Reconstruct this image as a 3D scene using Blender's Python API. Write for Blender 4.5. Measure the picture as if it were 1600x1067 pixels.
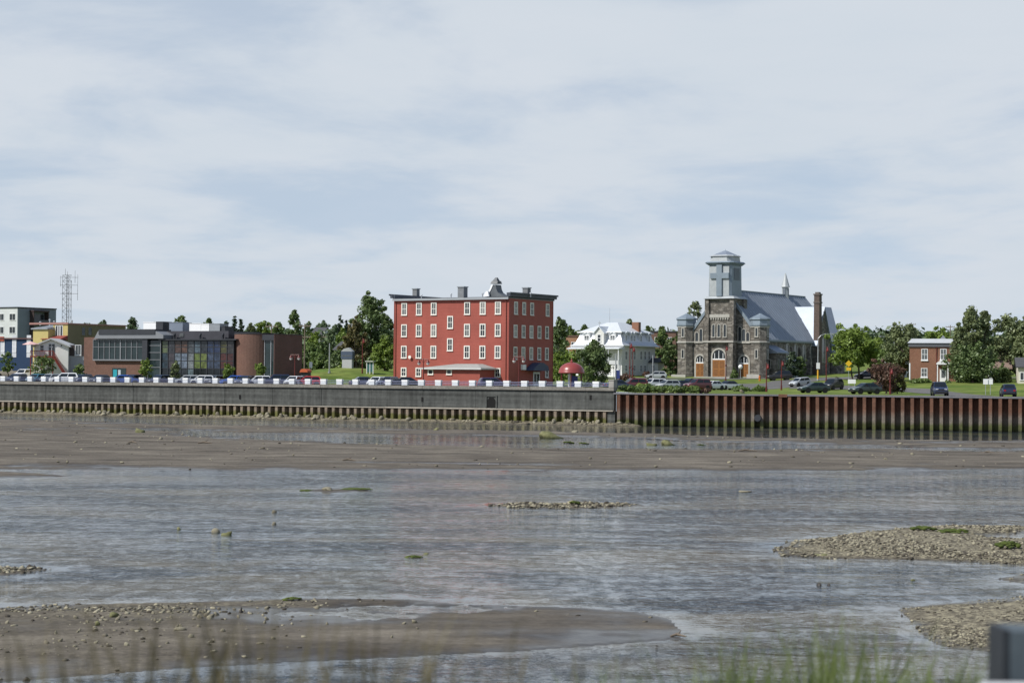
import bpy, bmesh, math, random
import numpy as np
from mathutils import Vector, Matrix

for o in list(bpy.data.objects):
    bpy.data.objects.remove(o)
scene = bpy.context.scene
COL = scene.collection
random.seed(7)
RNG = np.random.default_rng(11)
pi = math.pi

# ------------------------------------------------------------------ camera
F_PX, CX, CY = 3150.0, 800.0, 533.5
PITCH, ROLL = math.atan(54.8 / 3150), 0.0079
CAM = Vector((0, 0, 6.15))
_F = Vector((0, math.cos(PITCH), math.sin(PITCH)))
_U0 = Vector((0, -math.sin(PITCH), math.cos(PITCH)))
_R0 = Vector((1, 0, 0))
_R = _R0 * math.cos(ROLL) + _U0 * math.sin(ROLL)
_U = _U0 * math.cos(ROLL) - _R0 * math.sin(ROLL)
cd = bpy.data.cameras.new('camera')
cam = bpy.data.objects.new('camera', cd)
COL.objects.link(cam)
m3 = Matrix((_R, _U, -_F)).transposed()
cam.matrix_world = Matrix.Translation(CAM) @ m3.to_4x4()
cd.sensor_width = 36
cd.lens = 36 * F_PX / 1600
cd.clip_start = 0.1
cd.clip_end = 6000
cd.dof.use_dof = True
cd.dof.focus_distance = 260
cd.dof.aperture_fstop = 3.6
scene.camera = cam

# ------------------------------------------------------------------ light
SUN_AZ, SUN_EL = math.radians(63), math.radians(46)
S = Vector((-math.sin(SUN_AZ) * math.cos(SUN_EL), -math.cos(SUN_AZ) * math.cos(SUN_EL), math.sin(SUN_EL)))
sd = bpy.data.lights.new('sun', 'SUN')
sd.energy = 5.0
sd.angle = math.radians(0.6)
sd.color = (1.0, 0.955, 0.88)
sun = bpy.data.objects.new('sun', sd)
COL.objects.link(sun)
sun.rotation_euler = S.to_track_quat('Z', 'Y').to_euler()
sun.location = S * 300

world = bpy.data.worlds.new('World')
scene.world = world
world.use_nodes = True
wn, wl = world.node_tree.nodes, world.node_tree.links
wn.clear()
def wnode(t, **kw):
    n = wn.new(t)
    for k, v in kw.items():
        setattr(n, k, v)
    return n
sky = wnode('ShaderNodeTexSky', sky_type='NISHITA', sun_disc=False)
sky.sun_elevation = SUN_EL
sky.sun_rotation = math.atan2(S.x, S.y)
sky.air_density, sky.dust_density, sky.ozone_density = 1.0, 0.8, 1.5
tc = wnode('ShaderNodeTexCoord')
# the breaks show the clean upper air, bluer than the haze layer at the horizon
lift = wnode('ShaderNodeVectorMath', operation='ADD'); lift.inputs[1].default_value = (0, 0, 0.13)
nrm = wnode('ShaderNodeVectorMath', operation='NORMALIZE')
wl.new(tc.outputs['Generated'], lift.inputs[0]); wl.new(lift.outputs[0], nrm.inputs[0]); wl.new(nrm.outputs[0], sky.inputs['Vector'])
sep = wnode('ShaderNodeSeparateXYZ')
wl.new(tc.outputs['Generated'], sep.inputs[0])
def wmath(op, a, b=None, c=None):
    n = wnode('ShaderNodeMath', operation=op)
    for i, q in enumerate((a, b, c)):
        if q is None: continue
        if isinstance(q, (int, float)): n.inputs[i].default_value = q
        else: wl.new(q, n.inputs[i])
    return n.outputs[0]
zz = wmath('ADD', wmath('MAXIMUM', sep.outputs[2], 0.0), 0.10)
comb = wnode('ShaderNodeCombineXYZ')
wl.new(wmath('DIVIDE', sep.outputs[0], zz), comb.inputs[0])
wl.new(wmath('DIVIDE', sep.outputs[1], zz), comb.inputs[1])
def wnoise(scale, loc, rot, sc, detail, rough, dist):
    mp = wnode('ShaderNodeMapping')
    mp.inputs['Location'].default_value = loc
    mp.inputs['Rotation'].default_value = (0, 0, rot)
    mp.inputs['Scale'].default_value = sc
    wl.new(comb.outputs[0], mp.inputs[0])
    n = wnode('ShaderNodeTexNoise')
    n.inputs['Scale'].default_value = scale
    n.inputs['Detail'].default_value = detail
    n.inputs['Roughness'].default_value = rough
    n.inputs['Distortion'].default_value = dist
    wl.new(mp.outputs[0], n.inputs['Vector'])
    return n.outputs['Fac']
n1 = wnoise(1.5, (2.3, 0.4, 0), 0.5, (1.0, 0.75, 1), 9, 0.58, 0.25)
n2 = wnoise(0.55, (7.1, 3.3, 0), -0.3, (1, 1, 1), 5, 0.5, 0.2)
cover = wmath('ADD', wmath('MULTIPLY', n1, 0.62), wmath('MULTIPLY', n2, 0.38))
# thick even veil close to the horizon, thinner blue breaks higher up
ramp = wnode('ShaderNodeMapRange', interpolation_type='SMOOTHSTEP')
wl.new(cover, ramp.inputs[0])
ramp.inputs[1].default_value, ramp.inputs[2].default_value = 0.37, 0.545
ramp.inputs[3].default_value, ramp.inputs[4].default_value = 0.64, 0.99
cn = wnoise(1.7, (1.0, 5.0, 0), 0.2, (1.0, 0.8, 1), 7, 0.6, 0.3)
ccol = wnode('ShaderNodeMix', data_type='RGBA')
wl.new(cn, ccol.inputs[0])
ccol.inputs[6].default_value = (6.0, 6.75, 7.5, 1)
ccol.inputs[7].default_value = (6.95, 7.35, 7.95, 1)
mix = wnode('ShaderNodeMix', data_type='RGBA')
# the veil of cloud is seen edge-on low down and thins out to clear blue overhead
thin = wnode('ShaderNodeMapRange', interpolation_type='SMOOTHSTEP')
wl.new(sep.outputs[2], thin.inputs[0])
thin.inputs[1].default_value, thin.inputs[2].default_value = 0.24, 0.60
thin.inputs[3].default_value, thin.inputs[4].default_value = 1.0, 0.04
low = wnode('ShaderNodeMapRange', interpolation_type='SMOOTHSTEP')
wl.new(sep.outputs[2], low.inputs[0])
low.inputs[1].default_value, low.inputs[2].default_value = 0.015, 0.085
low.inputs[3].default_value, low.inputs[4].default_value = 0.92, 0.0
wl.new(wmath('MULTIPLY', wmath('MAXIMUM', ramp.outputs[0], low.outputs[0]), thin.outputs[0]), mix.inputs[0])
tint = wnode('ShaderNodeMix', data_type='RGBA', blend_type='MULTIPLY'); tint.inputs[0].default_value = 1.0
tint.inputs[7].default_value = (1.10, 1.24, 1.30, 1)
wl.new(sky.outputs[0], tint.inputs[6]); wl.new(tint.outputs[2], mix.inputs[6])
wl.new(ccol.outputs[2], mix.inputs[7])
bg = wnode('ShaderNodeBackground')
bg.inputs[1].default_value = 0.1
wl.new(mix.outputs[2], bg.inputs[0])
wo = wnode('ShaderNodeOutputWorld')
wl.new(bg.outputs[0], wo.inputs[0])

vs = scene.view_settings
vs.view_transform = 'Standard'
vs.look = 'None'
vs.exposure = 0.0
vs.gamma = 1.0
vs.use_curve_mapping = False

# ------------------------------------------------------------------ pixel helpers
def ray(px, py):
    return _F + _R * ((px - CX) / F_PX) - _U * ((py - CY) / F_PX)
def onz(px, py, z=0.0):
    r = ray(px, py); t = (z - CAM.z) / r.z
    return CAM + r * t
def atY(px, py, Y):
    r = ray(px, py)
    return CAM + r * (Y / r.y)
def Xof(px, Y):
    return atY(px, 588, Y).x
def zof(px, py, Y):
    return atY(px, py, Y).z

# ------------------------------------------------------------------ materials
MATS = {}
def mat(name, col, rough=0.75, var=0.12, scale=0.6, bump=0.0, bscale=8.0, metal=0.0, spec=0.35, fine=0.0, coat=0.0):
    if name in MATS: return MATS[name]
    m = bpy.data.materials.new(name); m.use_nodes = True
    nt = m.node_tree; n, l = nt.nodes, nt.links
    b = n['Principled BSDF']
    b.inputs['Roughness'].default_value = rough
    b.inputs['Metallic'].default_value = metal
    b.inputs['Specular IOR Level'].default_value = spec
    if coat: b.inputs['Coat Weight'].default_value = coat
    geo = n.new('ShaderNodeNewGeometry')
    nz = n.new('ShaderNodeTexNoise'); nz.inputs['Scale'].default_value = scale
    nz.inputs['Detail'].default_value = 6; nz.inputs['Roughness'].default_value = 0.6
    l.new(geo.outputs['Position'], nz.inputs['Vector'])
    mr = n.new('ShaderNodeMapRange')
    mr.inputs[1].default_value, mr.inputs[2].default_value = 0.25, 0.75
    mr.inputs[3].default_value, mr.inputs[4].default_value = 1 - var, 1 + var
    l.new(nz.outputs['Fac'], mr.inputs[0])
    val = mr.outputs[0]
    if fine:
        nf = n.new('ShaderNodeTexNoise'); nf.inputs['Scale'].default_value = scale * 9
        nf.inputs['Detail'].default_value = 3
        l.new(geo.outputs['Position'], nf.inputs['Vector'])
        mf = n.new('ShaderNodeMapRange')
        mf.inputs[1].default_value, mf.inputs[2].default_value = 0.25, 0.75
        mf.inputs[3].default_value, mf.inputs[4].default_value = 1 - fine, 1 + fine
        l.new(nf.outputs['Fac'], mf.inputs[0])
        mu = n.new('ShaderNodeMath'); mu.operation = 'MULTIPLY'
        l.new(val, mu.inputs[0]); l.new(mf.outputs[0], mu.inputs[1]); val = mu.outputs[0]
    vm = n.new('ShaderNodeVectorMath'); vm.operation = 'SCALE'
    vm.inputs[0].default_value = col[:3]
    l.new(val, vm.inputs['Scale'])
    l.new(vm.outputs[0], b.inputs['Base Color'])
    if bump:
        nb = n.new('ShaderNodeTexNoise'); nb.inputs['Scale'].default_value = bscale
        nb.inputs['Detail'].default_value = 4
        l.new(geo.outputs['Position'], nb.inputs['Vector'])
        bp = n.new('ShaderNodeBump'); bp.inputs['Strength'].default_value = bump; bp.inputs['Distance'].default_value = 0.05
        l.new(nb.outputs['Fac'], bp.inputs['Height']); l.new(bp.outputs[0], b.inputs['Normal'])
    MATS[name] = m
    return m

def masonry(name, c1, c2, mortar, bw, bh, ms=0.02, rough=0.85, bump=0.6, voro=False, var=0.15):
    """brick or rubble stone by texture; the pieces are under 5 px in the picture"""
    if name in MATS: return MATS[name]
    m = mat(name, (1, 1, 1), rough, var, 0.35)
    nt = m.node_tree; n, l = nt.nodes, nt.links
    b = n['Principled BSDF']
    vm = [x for x in n if x.type == 'VECT_MATH'][0]
    tcn = n.new('ShaderNodeTexCoord'); sp = n.new('ShaderNodeSeparateXYZ')
    l.new(tcn.outputs['Object'], sp.inputs[0])
    ad = n.new('ShaderNodeMath'); ad.operation = 'ADD'
    l.new(sp.outputs[0], ad.inputs[0]); l.new(sp.outputs[1], ad.inputs[1])
    cb = n.new('ShaderNodeCombineXYZ')
    l.new(ad.outputs[0], cb.inputs[0]); l.new(sp.outputs[2], cb.inputs[1])
    if voro:
        mp = n.new('ShaderNodeMapping'); mp.inputs['Scale'].default_value = (1 / bw, 1 / bh, 1)
        l.new(cb.outputs[0], mp.inputs[0])
        vo = n.new('ShaderNodeTexVoronoi'); vo.inputs['Scale'].default_value = 1.0
        l.new(mp.outputs[0], vo.inputs['Vector'])
        ve = n.new('ShaderNodeTexVoronoi'); ve.feature = 'DISTANCE_TO_EDGE'
        l.new(mp.outputs[0], ve.inputs['Vector'])
        rp = n.new('ShaderNodeValToRGB')
        e = rp.color_ramp.elements
        e[0].position = 0.1; e[0].color = (*c1, 1); e[1].position = 0.9; e[1].color = (*c2, 1)
        q = e.new(0.5); q.color = (c1[0] * .55 + c2[0] * .3, c1[1] * .55 + c2[1] * .28, c1[2] * .55 + c2[2] * .25, 1)
        sx = n.new('ShaderNodeSeparateColor'); l.new(vo.outputs['Color'], sx.inputs[0])
        l.new(sx.outputs[0], rp.inputs[0])
        st = n.new('ShaderNodeMath'); st.operation = 'GREATER_THAN'; st.inputs[1].default_value = ms * 2
        l.new(ve.outputs['Distance'], st.inputs[0])
        mx = n.new('ShaderNodeMix'); mx.data_type = 'RGBA'
        l.new(st.outputs[0], mx.inputs[0]); mx.inputs[6].default_value = (*mortar, 1); l.new(rp.outputs[0], mx.inputs[7])
        colout = mx.outputs[2]; hout = ve.outputs['Distance']
    else:
        br = n.new('ShaderNodeTexBrick')
        br.inputs['Color1'].default_value = (*c1, 1); br.inputs['Color2'].default_value = (*c2, 1)
        br.inputs['Mortar'].default_value = (*mortar, 1); br.inputs['Scale'].default_value = 1
        br.inputs['Brick Width'].default_value = bw; br.inputs['Row Height'].default_value = bh
        br.inputs['Mortar Size'].default_value = ms
        l.new(cb.outputs[0], br.inputs['Vector'])
        colout = br.outputs['Color']; hout = br.outputs['Fac']
    l.new(colout, vm.inputs[0])
    bp = n.new('ShaderNodeBump'); bp.inputs['Strength'].default_value = bump; bp.inputs['Distance'].default_value = 0.08 if voro else 0.01
    if not voro: bp.invert = True
    l.new(hout, bp.inputs['Height']); l.new(bp.outputs[0], b.inputs['Normal'])
    return m

def foliage(name, c_dark, c_light, trans=0.25):
    if name in MATS: return MATS[name]
    m = bpy.data.materials.new(name); m.use_nodes = True
    nt = m.node_tree; n, l = nt.nodes, nt.links
    n.clear()
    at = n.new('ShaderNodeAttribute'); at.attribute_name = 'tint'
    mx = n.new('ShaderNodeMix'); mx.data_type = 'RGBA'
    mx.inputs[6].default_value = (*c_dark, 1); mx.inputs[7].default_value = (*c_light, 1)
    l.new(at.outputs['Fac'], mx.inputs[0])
    d = n.new('ShaderNodeBsdfDiffuse'); t = n.new('ShaderNodeBsdfTranslucent')
    l.new(mx.outputs[2], d.inputs[0]); l.new(mx.outputs[2], t.inputs[0])
    g = n.new('ShaderNodeBsdfGlossy'); g.inputs['Roughness'].default_value = 0.5
    g.inputs['Color'].default_value = (0.7, 0.75, 0.7, 1)
    ms = n.new('ShaderNodeMixShader'); ms.inputs[0].default_value = trans
    l.new(d.outputs[0], ms.inputs[1]); l.new(t.outputs[0], ms.inputs[2])
    m2 = n.new('ShaderNodeMixShader'); m2.inputs[0].default_value = 0.035
    l.new(ms.outputs[0], m2.inputs[1]); l.new(g.outputs[0], m2.inputs[2])
    o = n.new('ShaderNodeOutputMaterial'); l.new(m2.outputs[0], o.inputs[0])
    MATS[name] = m
    return m

# ------------------------------------------------------------------ mesh helpers
class MB:
    def __init__(s): s.v = []; s.f = []
    def add(s, vs, fs):
        k = len(s.v); s.v += [tuple(p) for p in vs]; s.f += [tuple(i + k for i in f) for f in fs]; return s
    def box(s, x0, x1, y0, y1, z0, z1):
        return s.add([(x0, y0, z0), (x1, y0, z0), (x1, y1, z0), (x0, y1, z0), (x0, y0, z1), (x1, y0, z1), (x1, y1, z1), (x0, y1, z1)],
                     [(0, 3, 2, 1), (4, 5, 6, 7), (0, 1, 5, 4), (1, 2, 6, 5), (2, 3, 7, 6), (3, 0, 4, 7)])
    def prism(s, pts, axis, a, b):
        n = len(pts)
        def mk(p, t):
            return {'x': (t, p[0], p[1]), 'y': (p[0], t, p[1]), 'z': (p[0], p[1], t)}[axis]
        vs = [mk(p, a) for p in pts] + [mk(p, b) for p in pts]
        fs = [tuple(range(n - 1, -1, -1)), tuple(range(n, 2 * n))] + [(i, (i + 1) % n, n + (i + 1) % n, n + i) for i in range(n)]
        return s.add(vs, fs)
    def frustum(s, base, z0, top, z1):
        n = len(base)
        vs = [(p[0], p[1], z0) for p in base] + [(p[0], p[1], z1) for p in top]
        fs = [tuple(range(n - 1, -1, -1)), tuple(range(n, 2 * n))] + [(i, (i + 1) % n, n + (i + 1) % n, n + i) for i in range(n)]
        return s.add(vs, fs)
    def tube(s, p0, p1, r0, r1=None, n=8):
        r1 = r0 if r1 is None else r1
        p0, p1 = Vector(p0), Vector(p1)
        d = (p1 - p0)
        if d.length < 1e-6: return s
        q = d.to_track_quat('Z', 'Y')
        vs = []
        for p, r in ((p0, r0), (p1, r1)):
            for i in range(n):
                a = 2 * pi * i / n
                vs.append(p + q @ Vector((r * math.cos(a), r * math.sin(a), 0)))
        fs = [(i, (i + 1) % n, n + (i + 1) % n, n + i) for i in range(n)] + [tuple(range(n - 1, -1, -1)), tuple(range(n, 2 * n))]
        return s.add(vs, fs)
    def lathe(s, prof, n=16, c=(0, 0), ang=0.0):
        vs, fs = [], []
        for r, z in prof:
            for i in range(n):
                a = 2 * pi * i / n + ang
                vs.append((c[0] + r * math.cos(a), c[1] + r * math.sin(a), z))
        k = len(prof)
        for j in range(k - 1):
            for i in range(n):
                fs.append((j * n + i, j * n + (i + 1) % n, (j + 1) * n + (i + 1) % n, (j + 1) * n + i))
        fs.append(tuple(range(n - 1, -1, -1))); fs.append(tuple((k - 1) * n + i for i in range(n)))
        return s.add(vs, fs)
    def face(s, pts): return s.add(pts, [tuple(range(len(pts)))])
    def mesh(s, name, m, recalc=True, smooth=False):
        me = bpy.data.meshes.new(name)
        me.from_pydata(s.v, [], s.f)
        if recalc:
            bm = bmesh.new(); bm.from_mesh(me)
            bmesh.ops.recalc_face_normals(bm, faces=bm.faces)
            bm.to_mesh(me); bm.free()
        me.materials.append(m)
        if smooth:
            me.polygons.foreach_set('use_smooth', [True] * len(me.polygons))
        me.update()
        return me

def obj(name, data, parent=None, loc=(0, 0, 0), rz=0.0):
    o = bpy.data.objects.new(name, data)
    COL.objects.link(o)
    o.location = loc
    o.rotation_euler = (0, 0, rz)
    if parent is not None: o.parent = parent
    return o
def part(name, mb, m, parent, loc=(0, 0, 0), rz=0.0, smooth=False):
    return obj(name, mb.mesh(name, m, smooth=smooth), parent, loc, rz)
def tag(o, label, cat, group=None):
    o['label'] = label; o['category'] = cat
    if group: o['group'] = group
    return o
def thing(name, label, cat, loc=(0, 0, 0), rz=0.0, group=None):
    o = bpy.data.objects.new(name, None)
    COL.objects.link(o)
    o.empty_display_size = 0.3
    o.location = loc; o.rotation_euler = (0, 0, rz)
    return tag(o, label, cat, group)
def dup(o, parent=None):
    c = o.copy(); COL.objects.link(c)
    if parent is not None:
        c.parent = parent
    for ch in list(o.children):
        dup(ch, c)
    return c
def struct(name, me):
    o = obj(name, me); o['kind'] = 'structure'; return o
def raw_mesh(name, verts, faces, m, smooth=False, attrs=None):
    """verts (n,3) array, faces (k,q) array; attrs: name -> per-vertex floats"""
    verts = np.asarray(verts, dtype=np.float32); faces = np.asarray(faces, dtype=np.int32)
    me = bpy.data.meshes.new(name)
    nv, nf, q = len(verts), len(faces), faces.shape[1]
    me.vertices.add(nv); me.vertices.foreach_set('co', verts.ravel())
    me.loops.add(nf * q); me.loops.foreach_set('vertex_index', faces.ravel())
    me.polygons.add(nf); me.polygons.foreach_set('loop_start', np.arange(0, nf * q, q, dtype=np.int32))
    me.polygons.foreach_set('loop_total', np.full(nf, q, dtype=np.int32))
    if smooth: me.polygons.foreach_set('use_smooth', np.ones(nf, dtype=bool))
    me.update(calc_edges=True)
    for k, a in (attrs or {}).items():
        at = me.attributes.new(k, 'FLOAT', 'POINT'); at.data.foreach_set('value', np.asarray(a, dtype=np.float32))
    me.materials.append(m)
    return me

class Frame:
    """a building's own axes: x along its front (to the right), y into its depth, z up from its base"""
    def __init__(s, px, Y, z0, deg):
        s.th = math.radians(deg)
        s.o = Vector((Xof(px, Y), Y, z0))
        s.ex = Vector((math.cos(s.th), -math.sin(s.th), 0)); s.ey = Vector((math.sin(s.th), math.cos(s.th), 0))
    def hit(s, px, py, y=0.0):
        r = ray(px, py); p0 = s.o + s.ey * y
        t = (p0 - CAM).dot(s.ey) / r.dot(s.ey)
        p = CAM + r * t - s.o
        return p.dot(s.ex), p.z
    def side(s, px, py, x=0.0):
        r = ray(px, py); p0 = s.o + s.ex * x
        t = (p0 - CAM).dot(s.ex) / r.dot(s.ex)
        p = CAM + r * t - s.o
        return p.dot(s.ey), p.z
    def thing(s, name, label, cat, group=None):
        return thing(name, label, cat, s.o, -s.th, group)

_wc = {}
def window(par, x, y, z, w, h, fm, gm, rot=0.0, fr=0.12, style='sash', proud=0.07, name='window'):
    """window part (frame with sash bars) and its pane; origin bottom centre, outward is -y"""
    key = (round(w, 2), round(h, 2), fm.name, fr, style, proud, gm.name)
    if key not in _wc:
        mb = MB()
        a = w / 2
        mb.box(-a, -a + fr, -proud, 0.03, 0, h); mb.box(a - fr, a, -proud, 0.03, 0, h)
        mb.box(-a + fr, a - fr, -proud, 0.03, h - fr, h); mb.box(-a + fr, a - fr, -proud, 0.03, 0, fr)
        mb.box(-a - 0.04, a + 0.04, -proud - 0.06, -proud, -0.02, 0.07)
        if style in ('sash', 'cross', 'double'):
            mb.box(-a + fr, a - fr, -proud * .8, 0.02, h / 2 - 0.035, h / 2 + 0.035)
        if style in ('cross', 'mull', 'double'):
            t = 0.05 if style == 'double' else 0.03
            mb.box(-t, t, -proud * .8 + .005, 0.02, fr, h - fr)
        pm = MB().box(-a + fr * .9, a - fr * .9, -proud * .35, 0.02, fr * .9, h - fr * .9)
        _wc[key] = (mb.mesh('window_frame', fm), pm.mesh('window_pane', gm))
    o = obj(name, _wc[key][0], par, (x, y, z), rot)
    obj('pane', _wc[key][1], o)
    return o
# ------------------------------------------------------------------ shared materials
def s2l(r, g, b):
    f = lambda c: (c / 255 / 12.92) if c / 255 <= 0.04045 else ((c / 255 + 0.055) / 1.055) ** 2.4
    return (f(r), f(g), f(b))
M_white = mat('white_paint', (0.74, 0.75, 0.76), 0.55, 0.06, 0.8)
M_trim = mat('cream_trim', (0.70, 0.68, 0.63), 0.6, 0.06, 1.5)
M_glass = mat('window_glass', (0.028, 0.034, 0.04), 0.06, 0.5, 0.9, spec=0.5)
M_curt = mat('curtained_glass', (0.10, 0.11, 0.115), 0.08, 0.5, 0.9, spec=0.5)
M_steel = mat('galvanised_steel', (0.42, 0.44, 0.46), 0.45, 0.1, 2.0, metal=0.6)
M_darkmetal = mat('dark_metal', (0.035, 0.038, 0.045), 0.45, 0.15, 1.0)
M_redpaint = mat('dark_red_paint', (0.11, 0.020, 0.018), 0.45, 0.15, 2.0)
M_asphalt = mat('asphalt', (0.115, 0.112, 0.108), 0.9, 0.22, 0.12, bump=0.2, bscale=6, fine=0.12)
M_concrete_light = mat('pale_concrete', (0.30, 0.29, 0.27), 0.85, 0.18, 0.5, bump=0.2, fine=0.15)
M_wood = mat('weathered_wood', (0.16, 0.13, 0.10), 0.85, 0.25, 1.5)

def stained_concrete():
    m = mat('quay_concrete', (0.098, 0.104, 0.1), 0.88, 0.28, 0.25, bump=0.35, bscale=3, fine=0.2)
    n, l = m.node_tree.nodes, m.node_tree.links
    vm = [x for x in n if x.type == 'VECT_MATH'][0]
    geo = [x for x in n if x.type == 'NEW_GEOMETRY'][0]
    # vertical runs of dirt, level lines of the shuttering
    mp = n.new('ShaderNodeMapping'); mp.inputs['Scale'].default_value = (1.6, 1.6, 0.09)
    l.new(geo.outputs['Position'], mp.inputs[0])
    nz = n.new('ShaderNodeTexNoise'); nz.inputs['Scale'].default_value = 1.0; nz.inputs['Detail'].default_value = 5
    l.new(mp.outputs[0], nz.inputs['Vector'])
    mp2 = n.new('ShaderNodeMapping'); mp2.inputs['Scale'].default_value = (0.04, 0.04, 2.2)
    l.new(geo.outputs['Position'], mp2.inputs[0])
    nz2 = n.new('ShaderNodeTexNoise'); nz2.inputs['Scale'].default_value = 1.0; nz2.inputs['Detail'].default_value = 3
    l.new(mp2.outputs[0], nz2.inputs['Vector'])
    rp = n.new('ShaderNodeValToRGB'); e = rp.color_ramp.elements
    e[0].position, e[0].color = 0.33, (0.032, 0.034, 0.032, 1)
    e[1].position, e[1].color = 0.64, (0.100, 0.105, 0.100, 1)
    ad = n.new('ShaderNodeMath'); ad.operation = 'MULTIPLY_ADD'; ad.inputs[1].default_value = 0.45
    mu = n.new('ShaderNodeMath'); mu.operation = 'MULTIPLY'; mu.inputs[1].default_value = 0.55
    l.new(nz2.outputs['Fac'], mu.inputs[0]); l.new(nz.outputs['Fac'], ad.inputs[0]); l.new(mu.outputs[0], ad.inputs[2])
    l.new(ad.outputs[0], rp.inputs[0]); l.new(rp.outputs[0], vm.inputs[0])
    return m
M_quay = stained_concrete()

def pile_material(name, rust, mid, algae, z_alg, z_mid):
    """sheet piling: algae below the tide mark, a bleached band above it, rust on top"""
    m = mat(name, rust, 0.9, 0.35, 0.8, bump=0.3, bscale=5, fine=0.3)
    n, l = m.node_tree.nodes, m.node_tree.links
    vm = [x for x in n if x.type == 'VECT_MATH'][0]
    geo = [x for x in n if x.type == 'NEW_GEOMETRY'][0]
    sp = n.new('ShaderNodeSeparateXYZ'); l.new(geo.outputs['Position'], sp.inputs[0])
    mpz = n.new('ShaderNodeMapping'); mpz.inputs['Scale'].default_value = (1.0, 1.0, 0.45); l.new(geo.outputs['Position'], mpz.inputs[0])
    nz = n.new('ShaderNodeTexNoise'); nz.inputs['Scale'].default_value = 0.9; nz.inputs['Detail'].default_value = 6; nz.inputs['Roughness'].default_value = .65
    l.new(mpz.outputs[0], nz.inputs['Vector'])
    ma = n.new('ShaderNodeMath'); ma.operation = 'MULTIPLY_ADD'; ma.inputs[1].default_value = 1.5
    l.new(nz.outputs['Fac'], ma.inputs[0]); l.new(sp.outputs[2], ma.inputs[2])
    mr = n.new('ShaderNodeMapRange'); mr.inputs[1].default_value = 0.6; mr.inputs[2].default_value = 5.1
    l.new(ma.outputs[0], mr.inputs[0])
    rp = n.new('ShaderNodeValToRGB'); e = rp.color_ramp.elements
    dk = (0.018, 0.018, 0.012, 1)
    e[0].position, e[0].color = 0.02, dk
    e[1].position, e[1].color = 1.0, (*rust, 1)
    for p, c in ((0.10, algae), (z_alg, algae), (z_alg + 0.10, mid), (z_mid, mid), (z_mid + 0.22, rust)):
        q = e.new(min(p, 0.99)); q.color = (*c[:3], 1)
    l.new(mr.outputs[0], rp.inputs[0]); l.new(rp.outputs[0], vm.inputs[0])
    return m
M_pile_r = pile_material('rusty_sheet_pile', (0.125, 0.062, 0.040), (0.165, 0.14, 0.115), (0.085, 0.092, 0.034), 0.17, 0.36)
M_pile_l = pile_material('mossy_sheet_pile', (0.20, 0.16, 0.12), (0.21, 0.17, 0.13), (0.11, 0.11, 0.035), 0.22, 0.30)

# ------------------------------------------------------------------ the lie of the land
JX, JY = 13.0, 257.4
LDIR, RDIR = Vector((0.8935, -0.449, 0)), Vector((0.941, -0.338, 0))
def Yw(x):
    x = np.asarray(x, dtype=float)
    return np.where(x < JX, JY + (JX - x) * 0.5025, JY - (x - JX) * 0.3592)
_gcols = [(-110, [(0, 4.78), (4.2, 4.75), (5.4, 4.45), (40, 4.5), (72, 6.2), (160, 7.6), (330, 11)]),
          (-40, [(0, 4.78), (4.2, 4.75), (5.4, 4.45), (55, 4.6), (110, 6.4), (180, 8.0), (330, 11)]),
          (4, [(0, 4.78), (4.2, 4.75), (5.4, 4.45), (60, 4.75), (150, 7.0), (200, 8), (330, 10)]),
          (16, [(0, 4.2), (60, 4.3), (105, 4.6), (150, 6.7), (330, 10)]),
          (40, [(0, 4.15), (100, 4.2), (150, 6.4), (200, 7.4), (330, 10)]),
          (56, [(0, 4.15), (60, 4.25), (140, 6.2), (200, 7.4), (330, 10)]),
          (72, [(0, 4.15), (28, 4.25), (92, 5.75), (160, 7), (330, 10)])]
def g(x, y):
    x = np.atleast_1d(np.asarray(x, dtype=float)); y = np.atleast_1d(np.asarray(y, dtype=float))
    d = y - Yw(x)
    cols = np.array([c[0] for c in _gcols])
    zs = np.stack([np.interp(d, [p[0] for p in c[1]] + [1300], [p[1] for p in c[1]] + [34]) for c in _gcols])
    i = np.clip(np.searchsorted(cols, x) - 1, 0, len(cols) - 2)
    t = np.clip((x - cols[i]) / (cols[i + 1] - cols[i]), 0, 1)
    k = np.arange(len(x))
    mound = 2.3 * np.exp(-((x + 29) / 13) ** 2 - ((y - 353) / 13) ** 2)
    return zs[i, k] * (1 - t) + zs[i + 1, k] * t + mound
def g1(x, y): return float(g(x, y)[0])

def lawn_material():
    m = mat('lawn', (0.085, 0.12, 0.03), 0.95, 0.3, 0.06, bump=0.5, bscale=4, fine=0.35, spec=0.1)
    n, l = m.node_tree.nodes, m.node_tree.links
    vm = [x for x in n if x.type == 'VECT_MATH'][0]
    geo = [x for x in n if x.type == 'NEW_GEOMETRY'][0]
    nz = n.new('ShaderNodeTexNoise'); nz.inputs['Scale'].default_value = 0.15; nz.inputs['Detail'].default_value = 5
    l.new(geo.outputs['Position'], nz.inputs['Vector'])
    rp = n.new('ShaderNodeValToRGB'); e = rp.color_ramp.elements
    e[0].position, e[0].color = 0.35, (0.085, 0.135, 0.026, 1)
    e[1].position, e[1].color = 0.68, (0.165, 0.19, 0.05, 1)
    l.new(nz.outputs['Fac'], rp.inputs[0]); l.new(rp.outputs[0], vm.inputs[0])
    return m
M_lawn = lawn_material()

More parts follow.
